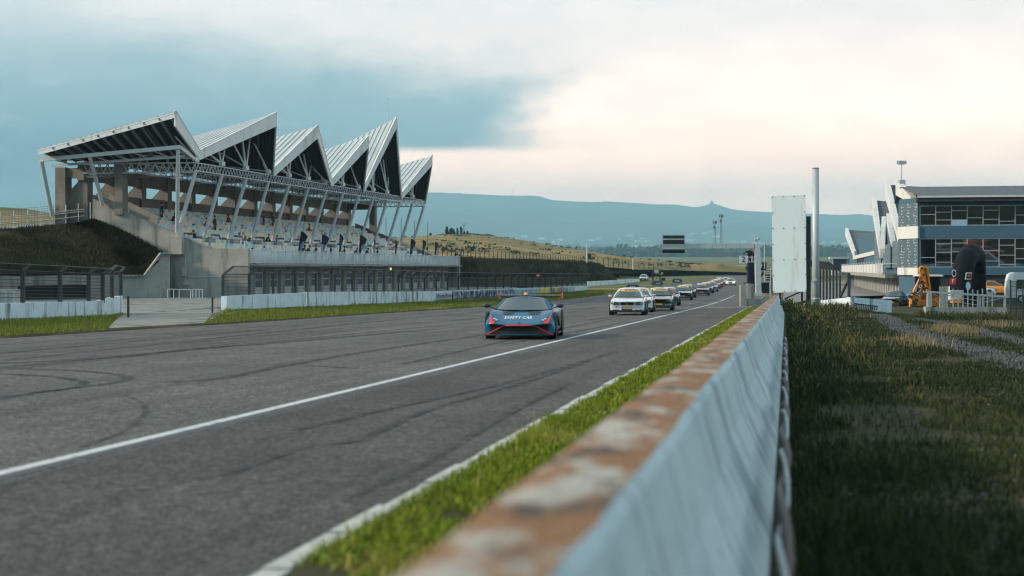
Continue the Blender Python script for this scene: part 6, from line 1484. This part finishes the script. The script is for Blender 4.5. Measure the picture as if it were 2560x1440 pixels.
for i in range(3): banner(1283 + i * 21, 1303 + i * 21, ('sky', (.16, .34, .46), (.40, .50, .56)), 'pale blue patterned banner between violet and yellow ones', None, .06)
banner(1347, 1358, ('yellow', (.58, .50, .08)), 'yellow banner, left of a touching pair', None, .04); banner(1359, 1372, ('yellow', (.58, .50, .08)), 'yellow banner, right of a touching pair', None, .04)
banner(1374, 1383, ('dark', 0, 0), 'dark banner right after the yellow pair', None, .08); banner(1384, 1393, ('lime', (.36, .44, .06)), 'lime green banner between the dark and pink ones on the wall', None, .04); banner(1394, 1404, ('pink', (.40, .14, .22), (.10, .10, .16)), 'pink and dark patterned banner beside the lime green one', None, .05); banner(1405, 1414, ('grey', (.25, .28, .29)), 'plain grey banner beside the pink patterned one', None, .04); banner(1416, 1434, ('sky', 0, 0), 'last pale blue banner before the bare end of the wall', None, .05)
# catch fences on the left
NN = Vector((UY, -UX, 0))
pts = []; y = 80.2
while y < 200: t = -31 + .0308 * (y - 80) - .18; pts.append((T(t, y, float(np.interp(y, wy, wtop)) - ZC - .1), NN)); y += 3.62
catch_fence('catch_fence', 'long dark catch fence with bent post tops on the wall below the grandstand', pts, 1.25, .62, 6, .11)
pts = []
for px in (-330, -180, -50, 57, 150, 222, 257): y = float(np.interp(px, [-420, -180, 0, 140, 258], [46, 51.5, 57, 61, 65.5])) + .25; pts.append((P(px, 757, y), NN))
for px, y in ((280, 68.5), (302, 72.2)): pts.append((P(px, 746, y), Vector((.8, -.6, 0))))
catch_fence('catch_fence', 'dark chain-link catch fence on the bent wall at the left edge', pts, 1.32, .34, 9, .13)
for (px, y, y0, y1, lab) in ((320.5, 62, 740, 796, 'thin dark marker post by the bent left wall'), (531, 73, 742, 792, 'thin dark marker post by the right-hand wall end')):
    mb = MB(); mb.tube([P(px, y1, y), P(px, y0, y)], .055, 8); tag(mb.build('marker_post', M['steel_dark']), lab, 'post')
for (x0, x1, lab, xs) in ((419, 477, 'white tubular crowd barrier leaning by the grandstand end wall', (419, 434, 448, 477)), (482, 506, 'short white crowd barrier with close bars by the end wall', (482, 490, 498, 506))):
    mb = MB(); d = 108
    for x in xs: mb.tube([P(x, 746, d), P(x, 723, d)], .03, 6)
    mb.tube([P(x0, 723, d), P(x1, 724, d)], .03, 6); tag(mb.build('crowd_barrier', M['white']), lab, 'crowd barrier')
# retaining walls left of the grandstand
rw = thing('retaining_wall', P(300, 746, 109), 'stained concrete retaining wall with a dark tunnel mouth under the grass bank', 'wall')
def slab2(a, b, zt0, zt1, zb, th=.35):
    a, b = Vector((a.x, a.y, 0)), Vector((b.x, b.y, 0)); d = (b - a).normalized(); nr = Vector((-d.y, d.x, 0)) * th
    return [a + Vector((0, 0, zb)), b + Vector((0, 0, zb)), b + Vector((0, 0, zt1)), a + Vector((0, 0, zt0))], nr
g0 = ZC - 2.35
mb = MB()
def seg(px0, d0, px1, d1, r0, r1, zb=None): a, b = P(px0, 700, d0), P(px1, 700, d1); mb.prism(*slab2(a, b, P(px0, r0, d0).z, P(px1, r1, d1).z, g0 if zb is None else zb))
seg(402, 110.2, 425, 110.4, 634, 634); seg(361, 109.6, 401.8, 110.2, 690, 634.5); seg(302, 109.3, 360.8, 109.6, 690, 690); seg(222, 107, 301.8, 109.3, 687, 687); seg(45, 101.5, 221.8, 107, 690, 688, P(120, 713, 104).z); seg(-700, 83, 44.8, 101.5, 700, 690)
mb.build('concrete_face', M['conc'], rw)
mb = MB()
for (x0, d0, x1, d1, r0, r1) in ((360, 109.5, 402, 110.1, 688.5, 633), (300, 109.2, 361, 109.5, 689, 689), (402, 110.1, 427, 110.3, 632.5, 632.5)): mb.bar(P(x0, r0, d0), P(x1, r1, d1), .5, .12)
mb.build('coping', M['conc'], rw)
mb = MB(); a, b = P(45, 753, 101.7), P(222, 753, 107.2); v = Vector((-1.2, 6, 0)); up = Vector((0, 0, 1.6))
mb.quad(a + v, b + v, b + v + up, a + v + up); mb.quad(a, a + v, a + v + up, a + up); mb.quad(b, b + v, b + v + up, b + up); mb.quad(a + up, b + up, b + v + up, a + v + up); mb.build('tunnel_mouth', mat('dark_tunnel_lining', (.02, .02, .02), .9, var=.2), rw)
bb = thing('water_tank', P(12, 757, 66), 'pale square plastic tank behind the left catch fence', 'tank'); mb = MB(); mb.box(P(5, 742, 66), (1.5, 1.2, .60)); mb.box(P(5, 725.5, 66), (1.45, 1.15, .05), tap=.9)
for i in range(4): mb.box(P(-20 + i * 18, 741, 65.35), (.06, .1, .58))
mb.build('tank', M['white'], bb)
# crest railing
cr = thing('crest_railing', P(120, 575, 113), 'white post and rail guard with wire mesh along the top of the left bank', 'railing'); mb = MB()
def crest_at(px): 
    xs = [(-500, 605), (-80, 580), (40, 571), (120, 564), (190, 556), (236, 551)]; return float(np.interp(px, [q[0] for q in xs], [q[1] for q in xs]))
for px in list(range(-330, 0, 33)) + [1, 35, 70, 103, 133, 165, 196, 226]: z = crest_at(px); mb2 = MB(); mb2.tube([P(px, z, 114.2), P(px, z - (47 if px > 150 else 44), 114.2)], .045, 6); mb2.build('post', M['white'], cr)
xs_ = list(range(-330, 240, 30))
for dz in (14, 26, 31): mb.tube([P(px, crest_at(px) - dz, 114.15) for px in xs_], .032, 5)
mb.build('rails', mat('brownish_white_rail', (.42, .38, .33), .7, var=.2, scale=2), cr)
mb = MB()
for k in range(9): mb.tube([P(px, crest_at(px) - 8 - k * 5, 114.3) for px in xs_], .008, 4, cap=False)
for px in range(-330, 232, 8): mb.tube([P(px, crest_at(px) - 5, 114.3), P(px, crest_at(px) - 50, 114.3)], .007, 3, cap=False)
mb.build('wire_mesh', M['steel_dark'], cr)
# pylon, poles, signs, boards
def lattice(name, px, py0, py1, d, w, lab, cat, arms=(), m=None):
    o = thing(name, P(px, py0, d), lab, cat); a, b = P(px, py0, d), P(px, py1, d); h = b.z - a.z; mb = MB(); n = 12
    for k in range(n):
        z0, z1 = a.z + h * k / n, a.z + h * (k + 1) / n; w0, w1 = w * (1 - .7 * k / n), w * (1 - .7 * (k + 1) / n)
        c0 = [(-w0, -w0), (w0, -w0), (w0, w0), (-w0, w0)]; c1 = [(-w1, -w1), (w1, -w1), (w1, w1), (-w1, w1)]
        for i in range(4):
            p, q = Vector((a.x + c0[i][0], d + c0[i][1], z0)), Vector((a.x + c1[i][0], d + c1[i][1], z1)); q2 = Vector((a.x + c1[(i + 1) % 4][0], d + c1[(i + 1) % 4][1], z1)); mb.bar(p, q, w * .13, w * .13); mb.bar(p, q2, w * .08, w * .08)
    mb.build('lattice_mast', m or M['steel_dark'], o)
    for (f, l) in arms: mb = MB(); z = a.z + h * f; mb.bar((a.x - l, d, z), (a.x + l, d, z), w * .2, w * .25); mb.bar((a.x - l, d, z), (a.x, d, z + h * .06), w * .1, w * .1); mb.bar((a.x + l, d, z), (a.x, d, z + h * .06), w * .1, w * .1); mb.build('cross_arm', m or M['steel_dark'], o)
    return o
lattice('power_pylon', 207, 552, 452, 420, 1.1, 'dark power pylon seen through the open near end of the grandstand', 'pylon', ((.84, 2.2), (.72, 1.6)))
lattice('power_pylon', 161, 545, 480, 520, .9, 'smaller distant power pylon beyond the left crest railing', 'pylon', ((.84, 1.8), (.68, 1.4)))
for (px, y0, y1, w, lab) in ((1787, 646, 551, 1.3, 'shorter lattice radio mast with antennas beyond the light gantry'), (1803, 646, 535, 1.2, 'taller lattice radio mast beyond the light gantry')):
    o = lattice('radio_mast', px, y0, y1, 1400, w, lab, 'mast', (), mat('pale_mast_steel', (.10, .10, .11), .7, var=0)); mb = MB(); p = P(px, y1, 1400)
    for k in range(5): mb.box(p + Vector((math.cos(k * 1.3) * 1.6, math.sin(k * 1.3) * 1.6, -2 - (k % 2) * 5)), (.8, .8, 3.0)); mb.bar(p + Vector((0, 0, -2 - (k % 2) * 5)), p + Vector((math.cos(k * 1.3) * 1.6, math.sin(k * 1.3) * 1.6, -2 - (k % 2) * 5)), .3, .3)
    mb.build('antennas', M['steel_dark'], o)
o = lattice('radio_mast', 1282, 491, 473, 16000, 7.5, 'tiny mast on the crest of the long mountain', 'mast', (), M['steel_dark'])
for (px, y0, y1, d, lab) in ((965, 640, 542, 196, 'thin lamp pole seen through the far end of the grandstand, leftmost'), (1003, 640, 546, 198, 'thin lamp pole behind the last raked columns of the grandstand'), (1036, 640, 551, 200, 'thin lamp pole behind the grandstand\'s last column'), (1069, 640, 555, 202, 'thin lamp pole just clear of the grandstand roof')):
    mb = MB(); mb.tube([P(px, y0, d), P(px, y1, d)], [.06, .035], 6); tag(mb.build('lamp_pole', M['steel_dark']), lab, 'pole')
mb = MB(); mb.tube([P(1467, 657, 300), P(1467, 609, 300)], [.14, .10], 8); tag(mb.build('lamp_pole', M['white']), 'white pole beside the black board on the grassy bank', 'pole')
o = thing('timing_board', P(1474, 657, 298), 'black board on two legs standing on the grassy bank', 'board'); mb = MB(); mb.box(P(1473.5, 641, 298), (.72, .25, 1.25)); mb.build('board', M['black'], o); mb = MB(); mb.bar(P(1470.5, 659, 298), P(1470.5, 647, 298), .07, .07); mb.bar(P(1477, 659, 298), P(1477, 647, 298), .07, .07); mb.build('legs', M['black'], o)
mb = MB(); mb.tube([P(1582.5, 675, 380), P(1582.5, 646, 380)], [.16, .12], 8); mb.bar(P(1582, 646.5, 380), P(1586, 647, 380), .12, .1); tag(mb.build('lamp_pole', M['white']), 'white pole standing alone on the slope above the off-roader', 'pole')
o = thing('no_entry_sign', P(1345, 700, 158), 'round red sign with a white bar on the catch fence', 'sign'); p = P(1345, 688.5, 158); MB().lathe([(.24, 0), (.24, .03)], p, axis='y', n=22).build('disc', M['red'], o); MB().box(p + Vector((0, -.02, 0)), (.34, .02, .08)).build('bar', M['lettering'], o); mb = MB(); mb.tube([p + Vector((0, .06, -.8)), p + Vector((0, .06, .1))], .02, 5); mb.build('post', M['steel_dark'], o)
# marshal post and far barriers
o = thing('marshal_post', P(1640, 704, 350), 'small marshal shelter with black posts and a white board beside the far track', 'shelter'); mb = MB()
for x in (1632.5, 1650): mb.bar(P(x, 705, 350), P(x, 675, 350), .42, .3)
mb.box(P(1658, 699, 349), (1.0, .8, .9)); mb.build('posts', M['black'], o); MB().box(P(1641, 679, 350), (1.0, .2, .85)).build('board', M['white'], o)
person('stand', P(1641.5, 700, 349), 10, 'red', 'red', 'marshal in red standing in the far shelter')
o = thing('signal_flag', P(1655, 694, 349), 'small yellow flag held out beside the marshal shelter', 'flag'); MB().box(P(1655.5, 683.5, 349), (.45, .05, .4)).build('cloth', M['yellow'], o); mb = MB(); mb.tube([P(1653, 697, 349), P(1653, 681, 349)], .03, 5); mb.build('stick', M['white'], o)
def far_wall(px0, d0, px1, d1, t0, b0, t1, b1, m, lab, name='trackside_barrier', cat='barrier', th=.5):
    a, b = P(px0, b0, d0), P(px1, b1, d1); a2, b2 = P(px0, t0, d0), P(px1, t1, d1); mb = MB(); mb.prism([a, b, b2, a2], Vector((0, th, 0))); return tag(mb.build(name, m), lab, cat)
far_wall(1520, 420, 1698, 520, 676, 683.5, 671.5, 679, M['black'], 'long black tyre wall curving behind the marshal shelter', 'tyre_wall', 'tyre wall', 1.0)
far_wall(1548, 400, 1632, 430, 689.5, 692.5, 693, 696, M['black'], 'short dark barrier behind the white off-roader')
far_wall(1722, 600, 1790, 600, 673, 682, 674, 682, M['white'], 'plain white barrier on the outside of the far bend')
for (x0, x1, c, lab, tx) in ((1790, 1808.5, (.02, .12, .15), 'teal banner on the far bend barrier', 0), (1809, 1827.5, (.42, .52, .56), 'pale banner on the far bend barrier', 0), (1828, 1847, (.015, .05, .13), 'navy banner on the far bend barrier, left of two', 1), (1847.5, 1866, (.02, .07, .17), 'navy banner on the far bend barrier beside its white end', 1)):
    b = far_wall(x0, 600, x1, 600, 673, 683, 673.4, 683, mat('far_banner_%d' % x0, c, .6, var=.15, scale=.5), lab, 'banner', 'banner', .3)
    mb = MB(); mb.bar(P(x0 + 4, 678, 599.8), P(x1 - 3, 678.4, 599.8), .05, .3); q = mb.build('print', M['lettering'] if tx else M['bluegrey']); q.parent = b; q.location = -b.location if b.location.length else q.location
far_wall(1866.5, 600, 1872, 600, 673.5, 683, 674, 683, M['white'], 'white block ending the far bend barrier')
def post_fence(pts, n, h, lab, w=.1, m=None):
    f = thing('wire_fence', pts[0], lab, 'fence'); L_ = [0]
    for a, b in zip(pts, pts[1:]): L_.append(L_[-1] + (b - a).length)
    def at(s):
        s *= L_[-1]; i = max(k for k in range(len(pts) - 1) if L_[k] <= s + 1e-6); return pts[i].lerp(pts[i + 1], (s - L_[i]) / (L_[i + 1] - L_[i]))
    ps = [at(i / (n - 1)) for i in range(n)]
    for p in ps: mb = MB(); mb.bar(p - Vector((0, 0, .5)), p + Vector((0, 0, h)), w, w); mb.build('post', m or M['bark'], f)
    mb = MB()
    for k in (.35, .65, .95):
        for a, b in zip(ps, ps[1:]): mb.bar(a + Vector((0, 0, h * k)), b + Vector((0, 0, h * k)), .03, .03)
    mb.build('wires', m or M['bark'], f); return f
post_fence([P(1095, 640, 186), P(1180, 648, 215), P(1330, 650, 268), P(1452, 655, 335)], 44, 1.35, 'brown wire fence along the top of the grassy bank')
post_fence([P(1480, 660, 340), P(1560, 665, 400), P(1700, 673, 520), P(1870, 681, 640), P(2000, 684, 700)], 40, 1.6, 'brown wire fence crossing the slope above the far bend', .16)
# ------------------------------------------------------------------ grass, weeds, gravel
G = np.random.default_rng(11)
def nz2(x, y, f, s=0.0): return np.array([noise.noise((a * f, b * f, s)) for a, b in zip(x, y)])
def field(n, tf, y0, y1, power, zf=gz, dz=0.0):
    """n random roots; more of them near (power > 1)"""
    y = y0 + (y1 - y0) * G.uniform(0, 1, n) ** power; t = np.array([tf(v) for v in y]); t = t[:, 0] + (t[:, 1] - t[:, 0]) * G.uniform(0, 1, n)
    x = (t + UX * y) / UY; z = np.array([zf(a, b) for a, b in zip(t, y)]) + ZC + dz; return np.stack([x, y, z], 1), t, y
M['grass_lush'] = tint_mat('lush_verge_grass', [(0, (.05, .085, .006)), (.35, (.155, .22, .008)), (.75, (.27, .32, .018)), (1, (.34, .27, .09))])
M['grass_mid'] = tint_mat('verge_grass', [(0, (.06, .09, .010)), (.45, (.15, .19, .02)), (.8, (.26, .26, .06)), (1, (.42, .34, .17))])
M['grass_dark'] = tint_mat('rough_field_grass', [(0, (.010, .020, .006)), (.5, (.032, .050, .012)), (.8, (.10, .11, .03)), (1, (.28, .20, .10))])
M['grass_dry'] = tint_mat('dry_grass', [(0, (.12, .10, .045)), (.5, (.25, .19, .10)), (1, (.36, .28, .16))])
def stuff(o): o['kind'] = 'stuff'; return o
p, t, y = field(160000, lambda y: (-2.62, -.72), 3.5, 92, 2.3)
k = nz2(t, y * .8, 1.1) * .5 + .5; keep = (k > .30) & ((t > -2.42) | (k > .56) | ((t > -2.52) & (k > .48))); p, k, t, y = p[keep], k[keep], t[keep], y[keep]
h = (.025 + .10 * k ** 2.2) * G.uniform(.5, 1.5, len(p)) * (1 + 1.2 * (G.uniform(0, 1, len(p)) > .985)); w = np.clip(.007 + y * .00022, .007, .022)
tt = np.clip(G.normal(.42, .27, len(p)) + .4 * (nz2(t, y, .5, 4) > .33) , 0, 1)
stuff(blades('grass', p, h, w, M['grass_lush'], 1, .5, tt))
n = 9000; pw, tw_, yw = field(n, lambda y: (-2.3, -.75), 3.5, 40, 1.8); stuff(blades('weeds', pw[nz2(tw_, yw, .9, 12) > .05], np.full(n, .07)[nz2(tw_, yw, .9, 12) > .05] * 1.0, np.full(n, .026)[nz2(tw_, yw, .9, 12) > .05], M['grass_lush'], 6, 1.2))
# left verge, open where the access road joins
def left_t(y): return (-32.2 if y < 76 else -31 + .0308 * (y - 80) + .02, edge_l(y) + .05)
p, t, y = field(120000, left_t, 40, 205, 1.35)
px = 1280 + p[:, 0] / p[:, 1] * F; gl, gr = np.interp(y, [40, 45.4, 60, 73, 83], [255, 268, 296, 318, 320]), np.interp(y, [40, 53, 68, 76, 80, 84], [480, 512, 530, 548, 566, 576])
gap = (px > gl) & (px < gr) & (y < 79); inwall = (y < 76) & (t < -31.2 + .0) & (px < 250); p, t, y = p[~gap & ~inwall], t[~gap & ~inwall], y[~gap & ~inwall]
k = nz2(t, y * .5, .5) * .5 + .5; near_wall = np.clip((-t - 24) / 6, 0, 1)
h = (.05 + .11 * k * near_wall + .07 * k) * G.uniform(.4, 1.5, len(p)) * (1 + 1.3 * (G.uniform(0, 1, len(p)) > .985)); w = .012 + y * .00025
tt = np.clip(G.normal(.42, .16, len(p)) + .30 * near_wall * (h > .26) + .45 * (nz2(t, y * .5, .35, 9) > .42), 0, 1)
stuff(blades('grass', p, h, w, M['grass_mid'], 2, .35, tt))
# field to the right of the near barrier
def right_t(y): return (.02, min(3.2 + y * .24, 22))
p, t, y = field(230000, right_t, 2.8, 96, 2.0)
rut = ((np.abs(t - 4.1 - .35 * np.sin(y * .11)) < .52) | (np.abs(t - 6.1 - .3 * np.sin(y * .1 + 1)) < .42)) & (y > 14) & (y < 72)
k = nz2(t, y, .7) * .5 + .5; bare = nz2(t, y, .5, 3) + .10 * (t - 2.2) * (t > 2.2) > .34; keep = (~rut & ~bare) | (G.uniform(0, 1, len(p)) < .2); p, k, t, y = p[keep], k[keep], t[keep], y[keep]
edge_w = np.exp(-((t - .35) / .5) ** 2)
kk = nz2(t, y, 2.3, 8) * .5 + .5; h = (.025 + .10 * k * kk * 1.6 + .11 * edge_w * k) * G.uniform(.4, 1.5, len(p)); w = np.clip(.008 + y * .0003, .008, .03)
tt = np.clip(G.normal(.28, .15, len(p)) + .15 * (kk - .5) + .6 * (nz2(t, y * .7, .33, 5) > .36) * G.uniform(.2, 1, len(p)) * np.clip(y / 30, .15, 1), 0, 1)
stuff(blades('grass', p, h, w, M['grass_dark'], 3, .5, tt))
# broad-leaved weeds and feathery stalks by the barrier end and the pole
rows_ = []
for (n, t0, t1, y0, y1, hh) in ((420, .15, 1.6, 16, 62, .7), (300, .1, 2.6, 55, 74, .8), (260, 1.6, 3.2, 60, 72, .7), (500, 7.5, 13, 80, 85.6, .55), (130, -.4, .4, 70, 88, .8)):
    yy = G.uniform(y0, y1, n); t_ = G.uniform(t0, t1, n); rows_.append(np.stack([(t_ + UX * yy) / UY, yy, np.array([gz(a, b) for a, b in zip(t_, yy)]) + ZC, G.uniform(.35, 1.0, n) * hh], 1))
st = np.concatenate(rows_); pp, hh_, ww = [], [], []
for (x, yv, z, hv) in st:
    m_ = 11
    for q in range(m_): s = (q + .5) / m_; pp.append((x + rnd.gauss(0, .03), yv + rnd.gauss(0, .03), z + hv * s * .8)); hh_.append(hv * (.34 - .16 * s)); ww.append(.012 + .02 * (yv > 40))
stuff(blades('weeds', np.array(pp), np.array(hh_), np.array(ww), M['grass_dark'], 4, 1.0))
n = 1500; cy_ = G.choice(4, n, p=[.5, .2, .2, .1]); yy = np.array([43, 34, 52, 62])[cy_] + G.normal(0, 1.6, n); t_ = np.array([5.05, 3.0, 7.6, 3.1])[cy_] + G.normal(0, .33, n)
stuff(blades('dry_grass', np.stack([(t_ + UX * yy) / UY, yy, np.array([gz(a, b) for a, b in zip(t_, yy)]) + ZC], 1), G.uniform(.1, .33, n), np.full(n, .016), M['grass_dry'], 5, .5))
# gravel ruts
M['gravel'] = mat('grey_gravel', (.045, .049, .053), .95, var=.5, scale=18, bump=.8, bscale=40)
for (tc_, wd, ph, nm) in ((4.1, .55, 0, .11), (6.1, .42, 1, .10)):
    setting(grid_mesh('gravel_path', [[T(tc_ + (.35 if ph == 0 else .3) * math.sin(y * nm + ph) + wd * q * (1 + .5 * noise.noise((y * .5, 7, ph))) + .16 * noise.noise((y * .9, q * 3, ph)), y, gz(tc_, y) + .012 - .01 * abs(q)) for q in (-1, -.5, 0, .5, 1)] for y in np.arange(13, 73, .6)], M['gravel']))
n = 9000; yy = 13 + 58 * G.uniform(0, 1, n) ** 1.5; a = G.uniform(0, 1, n) < .6; t_ = np.where(a, 4.1 + .35 * np.sin(yy * .11), 6.1 + .3 * np.sin(yy * .10 + 1)) + G.normal(0, .28, n); s_ = G.uniform(.012, .04, n)
oc = np.array([(1, 0, 0), (-1, 0, 0), (0, 1, 0), (0, -1, 0), (0, 0, .8), (0, 0, -.8)]); of = np.array([(0, 2, 4), (2, 1, 4), (1, 3, 4), (3, 0, 4), (2, 0, 5), (1, 2, 5), (3, 1, 5), (0, 3, 5)])
c = np.stack([(t_ + UX * yy) / UY, yy, np.array([gz(q, b) for q, b in zip(t_, yy)]) + ZC + .015], 1)
v = c[:, None] + oc[None] * s_[:, None, None] * G.uniform(.6, 1.3, (n, 6, 1)); f = (np.arange(n)[:, None, None] * 6 + of[None]).reshape(-1, 3)
stuff(mesh_np('gravel', v.reshape(-1, 3), f, mat('gravel_stones', (.085, .09, .095), .9, var=.5, scale=30)))
n = 1300; yy = 5 + 60 * G.uniform(0, 1, n) ** 1.8; t_ = .4 + (3 + yy * .16) * G.uniform(0, 1, n); s_ = G.uniform(.008, .026, n); c = np.stack([(t_ + UX * yy) / UY, yy, np.array([gz(q, b) for q, b in zip(t_, yy)]) + ZC + .02], 1)
v = c[:, None] + oc[None] * s_[:, None, None] * G.uniform(.6, 1.3, (n, 6, 1)); f = (np.arange(n)[:, None, None] * 6 + of[None]).reshape(-1, 3); stuff(mesh_np('gravel', v.reshape(-1, 3), f, mat('pale_field_stones', (.10, .105, .10), .9, var=.5, scale=30)))
# rough grass on the banks
def on_rows(A, B, n, hlo, hhi, w, m_, seed, bow):
    g = np.random.default_rng(seed); i = g.uniform(0, len(A) - 1.001, n); s = g.uniform(0, 1, n); pts = []
    for a, b in zip(i, s):
        k = int(a); q = a - k; p0 = A[k].lerp(A[k + 1], q).lerp(B[k].lerp(B[k + 1], q), b); pts.append((p0.x, p0.y, p0.z + bow * math.sin(math.pi * b) - .05))
    return stuff(blades('grass', np.array(pts), g.uniform(hlo, hhi, n), np.full(n, w), m_, seed, .5))
M['grass_bank'] = tint_mat('bank_grass', [(0, (.012, .017, .006)), (.5, (.027, .032, .011)), (.8, (.052, .048, .018)), (1, (.13, .095, .05))])
on_rows(foot, crest, 26000, .12, .42, .035, M['grass_bank'], 21, .25); on_rows(bf, bt, 22000, .2, .6, .08, M['grass_bank'], 22, .5)
# ------------------------------------------------------------------ trees and far valley
M['leaf'] = tint_mat('dark_cypress_foliage', [(0, (.008, .016, .010)), (.6, (.018, .032, .016)), (1, (.04, .055, .025))], .8, .1)
M['wood_leaf'] = tint_mat('far_wood_foliage', [(0, (.012, .026, .018)), (.6, (.025, .045, .025)), (1, (.06, .08, .04))], .8, .1)
def leaf_cloud(name, centres, radii, per, size, m_, seed, parent=None):
    g = np.random.default_rng(seed); c = np.repeat(centres, per, 0); r = np.repeat(radii, per, 0); n = len(c); d = g.normal(0, 1, (n, 3)); d /= np.linalg.norm(d, axis=1)[:, None]
    p = c + d * r * (g.uniform(.25, 1, n) ** .5)[:, None]; a, b = g.normal(0, 1, (n, 3)), g.normal(0, 1, (n, 3)); a /= np.linalg.norm(a, axis=1)[:, None]; b -= a * (a * b).sum(1)[:, None]; b /= np.linalg.norm(b, axis=1)[:, None]
    s = (size * g.uniform(.5, 1.3, n))[:, None]; v = np.stack([p - a * s, p + b * s * .6, p + a * s, p - b * s * .6], 1).reshape(-1, 3); f = np.arange(n * 4).reshape(-1, 4)
    return mesh_np(name, v, f, m_, np.repeat(g.uniform(0, 1, n), 4), parent)
for i, (px, py, hpx, wpx, lab) in enumerate([(1117, 587, 20, 3.6, 'tallest slender cypress at the left of the hilltop clump'), (1127, 587.5, 17, 6.5, 'broad dark bushy tree in the hilltop clump'), (1134, 588, 14, 4, 'dark tree at the right of the hilltop clump'), (1143.5, 587.5, 17, 1.8, 'thin cypress between the hilltop clump and the thick cypress'), (1152.5, 587, 20, 2.6, 'thick dark cypress standing alone left of the hilltop cross'), (1160, 588, 9, 2, 'small bush at the foot of the hilltop cross'), (1169, 588, 10, 1.8, 'short cypress right of the hilltop cross'), (1076, 591, 8, 2.2, 'lone small tree far left on the hill crest')]):
    d = 795; b = P(px, py, d); u = d / F; H_, W_ = hpx * u, wpx * u; o = thing('cypress_tree' if wpx < 4 else 'tree', b, lab, 'tree', 'trees on the hill crest'); tr_ = MB(); tr_.tube([b - Vector((0, 0, 1)), b + Vector((0, 0, H_ * .5))], [.25, .1], 6); tr_.build('trunk', M['bark'], o)
    n = 14; ss = np.linspace(.12, .93, n); cs = np.stack([G.normal(0, W_ * .22, n), G.normal(0, W_ * .22, n), ss * H_], 1); rr = np.stack([W_ * (np.sin(np.pi * ss ** .8) * .75 + .2)] * 2 + [np.full(n, H_ * .10)], 1); leaf_cloud('crown', cs, rr, 70, .42, M['leaf'], 40 + i, o)
mb = MB(); q = P(1160, 588, 790); mb.bar(q, P(1160, 558, 790), .3, .3); mb.bar(P(1157.5, 563.5, 790), P(1162.5, 563.5, 790), .3, .3); tag(mb.build('hilltop_cross', M['steel_dark']), 'tall thin cross standing among trees on the hill crest', 'cross')
n = 60; xs_ = G.uniform(1092, 1236, n); cs = np.array([list(P(x, float(np.interp(x, [1060, 1130, 1180, 1235, 1300], [591, 587.5, 587, 590.5, 600])) + .5, 793)) for x in xs_]); stuff(leaf_cloud('undergrowth', cs, np.tile([[2.2, 1.5, .7]], (n, 1)), 26, .5, M['leaf'], 77))
# shrubs on the dry hill
n = 260; ii = G.integers(0, len(hc) - 1, n); s_ = G.uniform(.1, .95, n); cs = np.array([list(hf[i].lerp(hc[i], s) + Vector((0, 0, 1.0))) for i, s in zip(ii, s_)]); stuff(leaf_cloud('undergrowth', cs, np.stack([G.uniform(.6, 2.2, n), G.uniform(.6, 1.5, n), G.uniform(.3, .7, n)], 1), 18, .4, M['wood_leaf'], 78))
# the wooded belt in the valley
cs = []
for (n, x0, x1, y0, y1, d0, d1) in ((900, 1430, 2260, 0, 0, 4600, 8000), (500, 1380, 2260, 0, 0, 8300, 10400), (240, 1500, 2200, 0, 0, 3300, 4000)):
    for _ in range(n): px, d = rnd.uniform(x0, x1), rnd.uniform(d0, d1); p = P(px, HZ, d); cs.append((p.x, d, ZC + hz(d) + rnd.uniform(4, 14)))
cs = np.array(cs); n = len(cs); stuff(leaf_cloud('woods', cs, np.stack([G.uniform(14, 42, n), G.uniform(12, 25, n), G.uniform(6, 19, n)], 1), 34, 7.0, M['wood_leaf'], 80))
ms = MB(); k = 0
M['houseW'] = mat('pale_house_wall', (.70, .70, .68), .8, var=.1, scale=.1); M['houseR'] = mat('house_roof', (.40, .30, .26), .8, var=.2, scale=.1)
def house_proto():
    o = local_thing('village_house', 'small pale house in the hazy valley', 'house', 'houses in the hazy valley'); MB().box((0, 0, 2.0), (11, 8, 7)).build('wall', M['houseW'], o); mb = MB(); mb.prism([(-5.8, -4.5, 5.5), (-5.8, 4.5, 5.5), (-5.8, 0, 8.2)], (11.6, 0, 0)); mb.build('roof', M['houseR'], o); return o
hp_ = house_proto(); spots = []
for _ in range(220):
    if rnd.random() < .4: px, d = rnd.uniform(1480, 2200), rnd.uniform(4200, 10000); p = P(px, HZ, d); spots.append((p.x, d, ZC + hz(d)))
    else: kk, ii_ = rnd.randint(1, 7), rnd.randint(14, len(pxs) - 30); q = rows[kk][ii_]; spots.append((q.x, q.y, q.z))
for i, (x, yv, z) in enumerate(spots):
    o = hp_ if i == 0 else copy_tree(hp_); o.location = (x, yv, z); s = rnd.uniform(1.4, 3.6); o.scale = (s * rnd.uniform(1, 2.4), s, s * .8); o.rotation_euler.z = rnd.uniform(-.5, .5)
for (px, d, w_, lab) in ((1611, 8000, 140, 'long pale shed far out in the valley, left of the light box'), (1710, 9500, 170, 'long pale shed far out in the valley above the light gantry')):
    p = P(px, HZ, d); o = thing('warehouse', (p.x, d, ZC + hz(d)), lab, 'warehouse'); MB().box((p.x, d, ZC + hz(d) + 10), (w_, 60, 28)).build('wall', M['houseW'], o); mb = MB(); mb.prism([(p.x - w_ / 2, d - 31, ZC + hz(d) + 24), (p.x - w_ / 2, d + 31, ZC + hz(d) + 24), (p.x - w_ / 2, d, ZC + hz(d) + 32)], (w_, 0, 0)); mb.build('roof', M['houseW'], o)
# ruined chapel on the far ridge
q = P(1779, 511, 16450); o = thing('hilltop_chapel', q, 'tiny domed chapel on the peak of the far ridge', 'chapel'); MB().box(q + Vector((0, 0, 10)), (40, 25, 30)).build('wall', M['bark'], o); MB().lathe([(10, 20), (10, 38), (.8, 54)], q, n=8).build('dome', M['bark'], o)
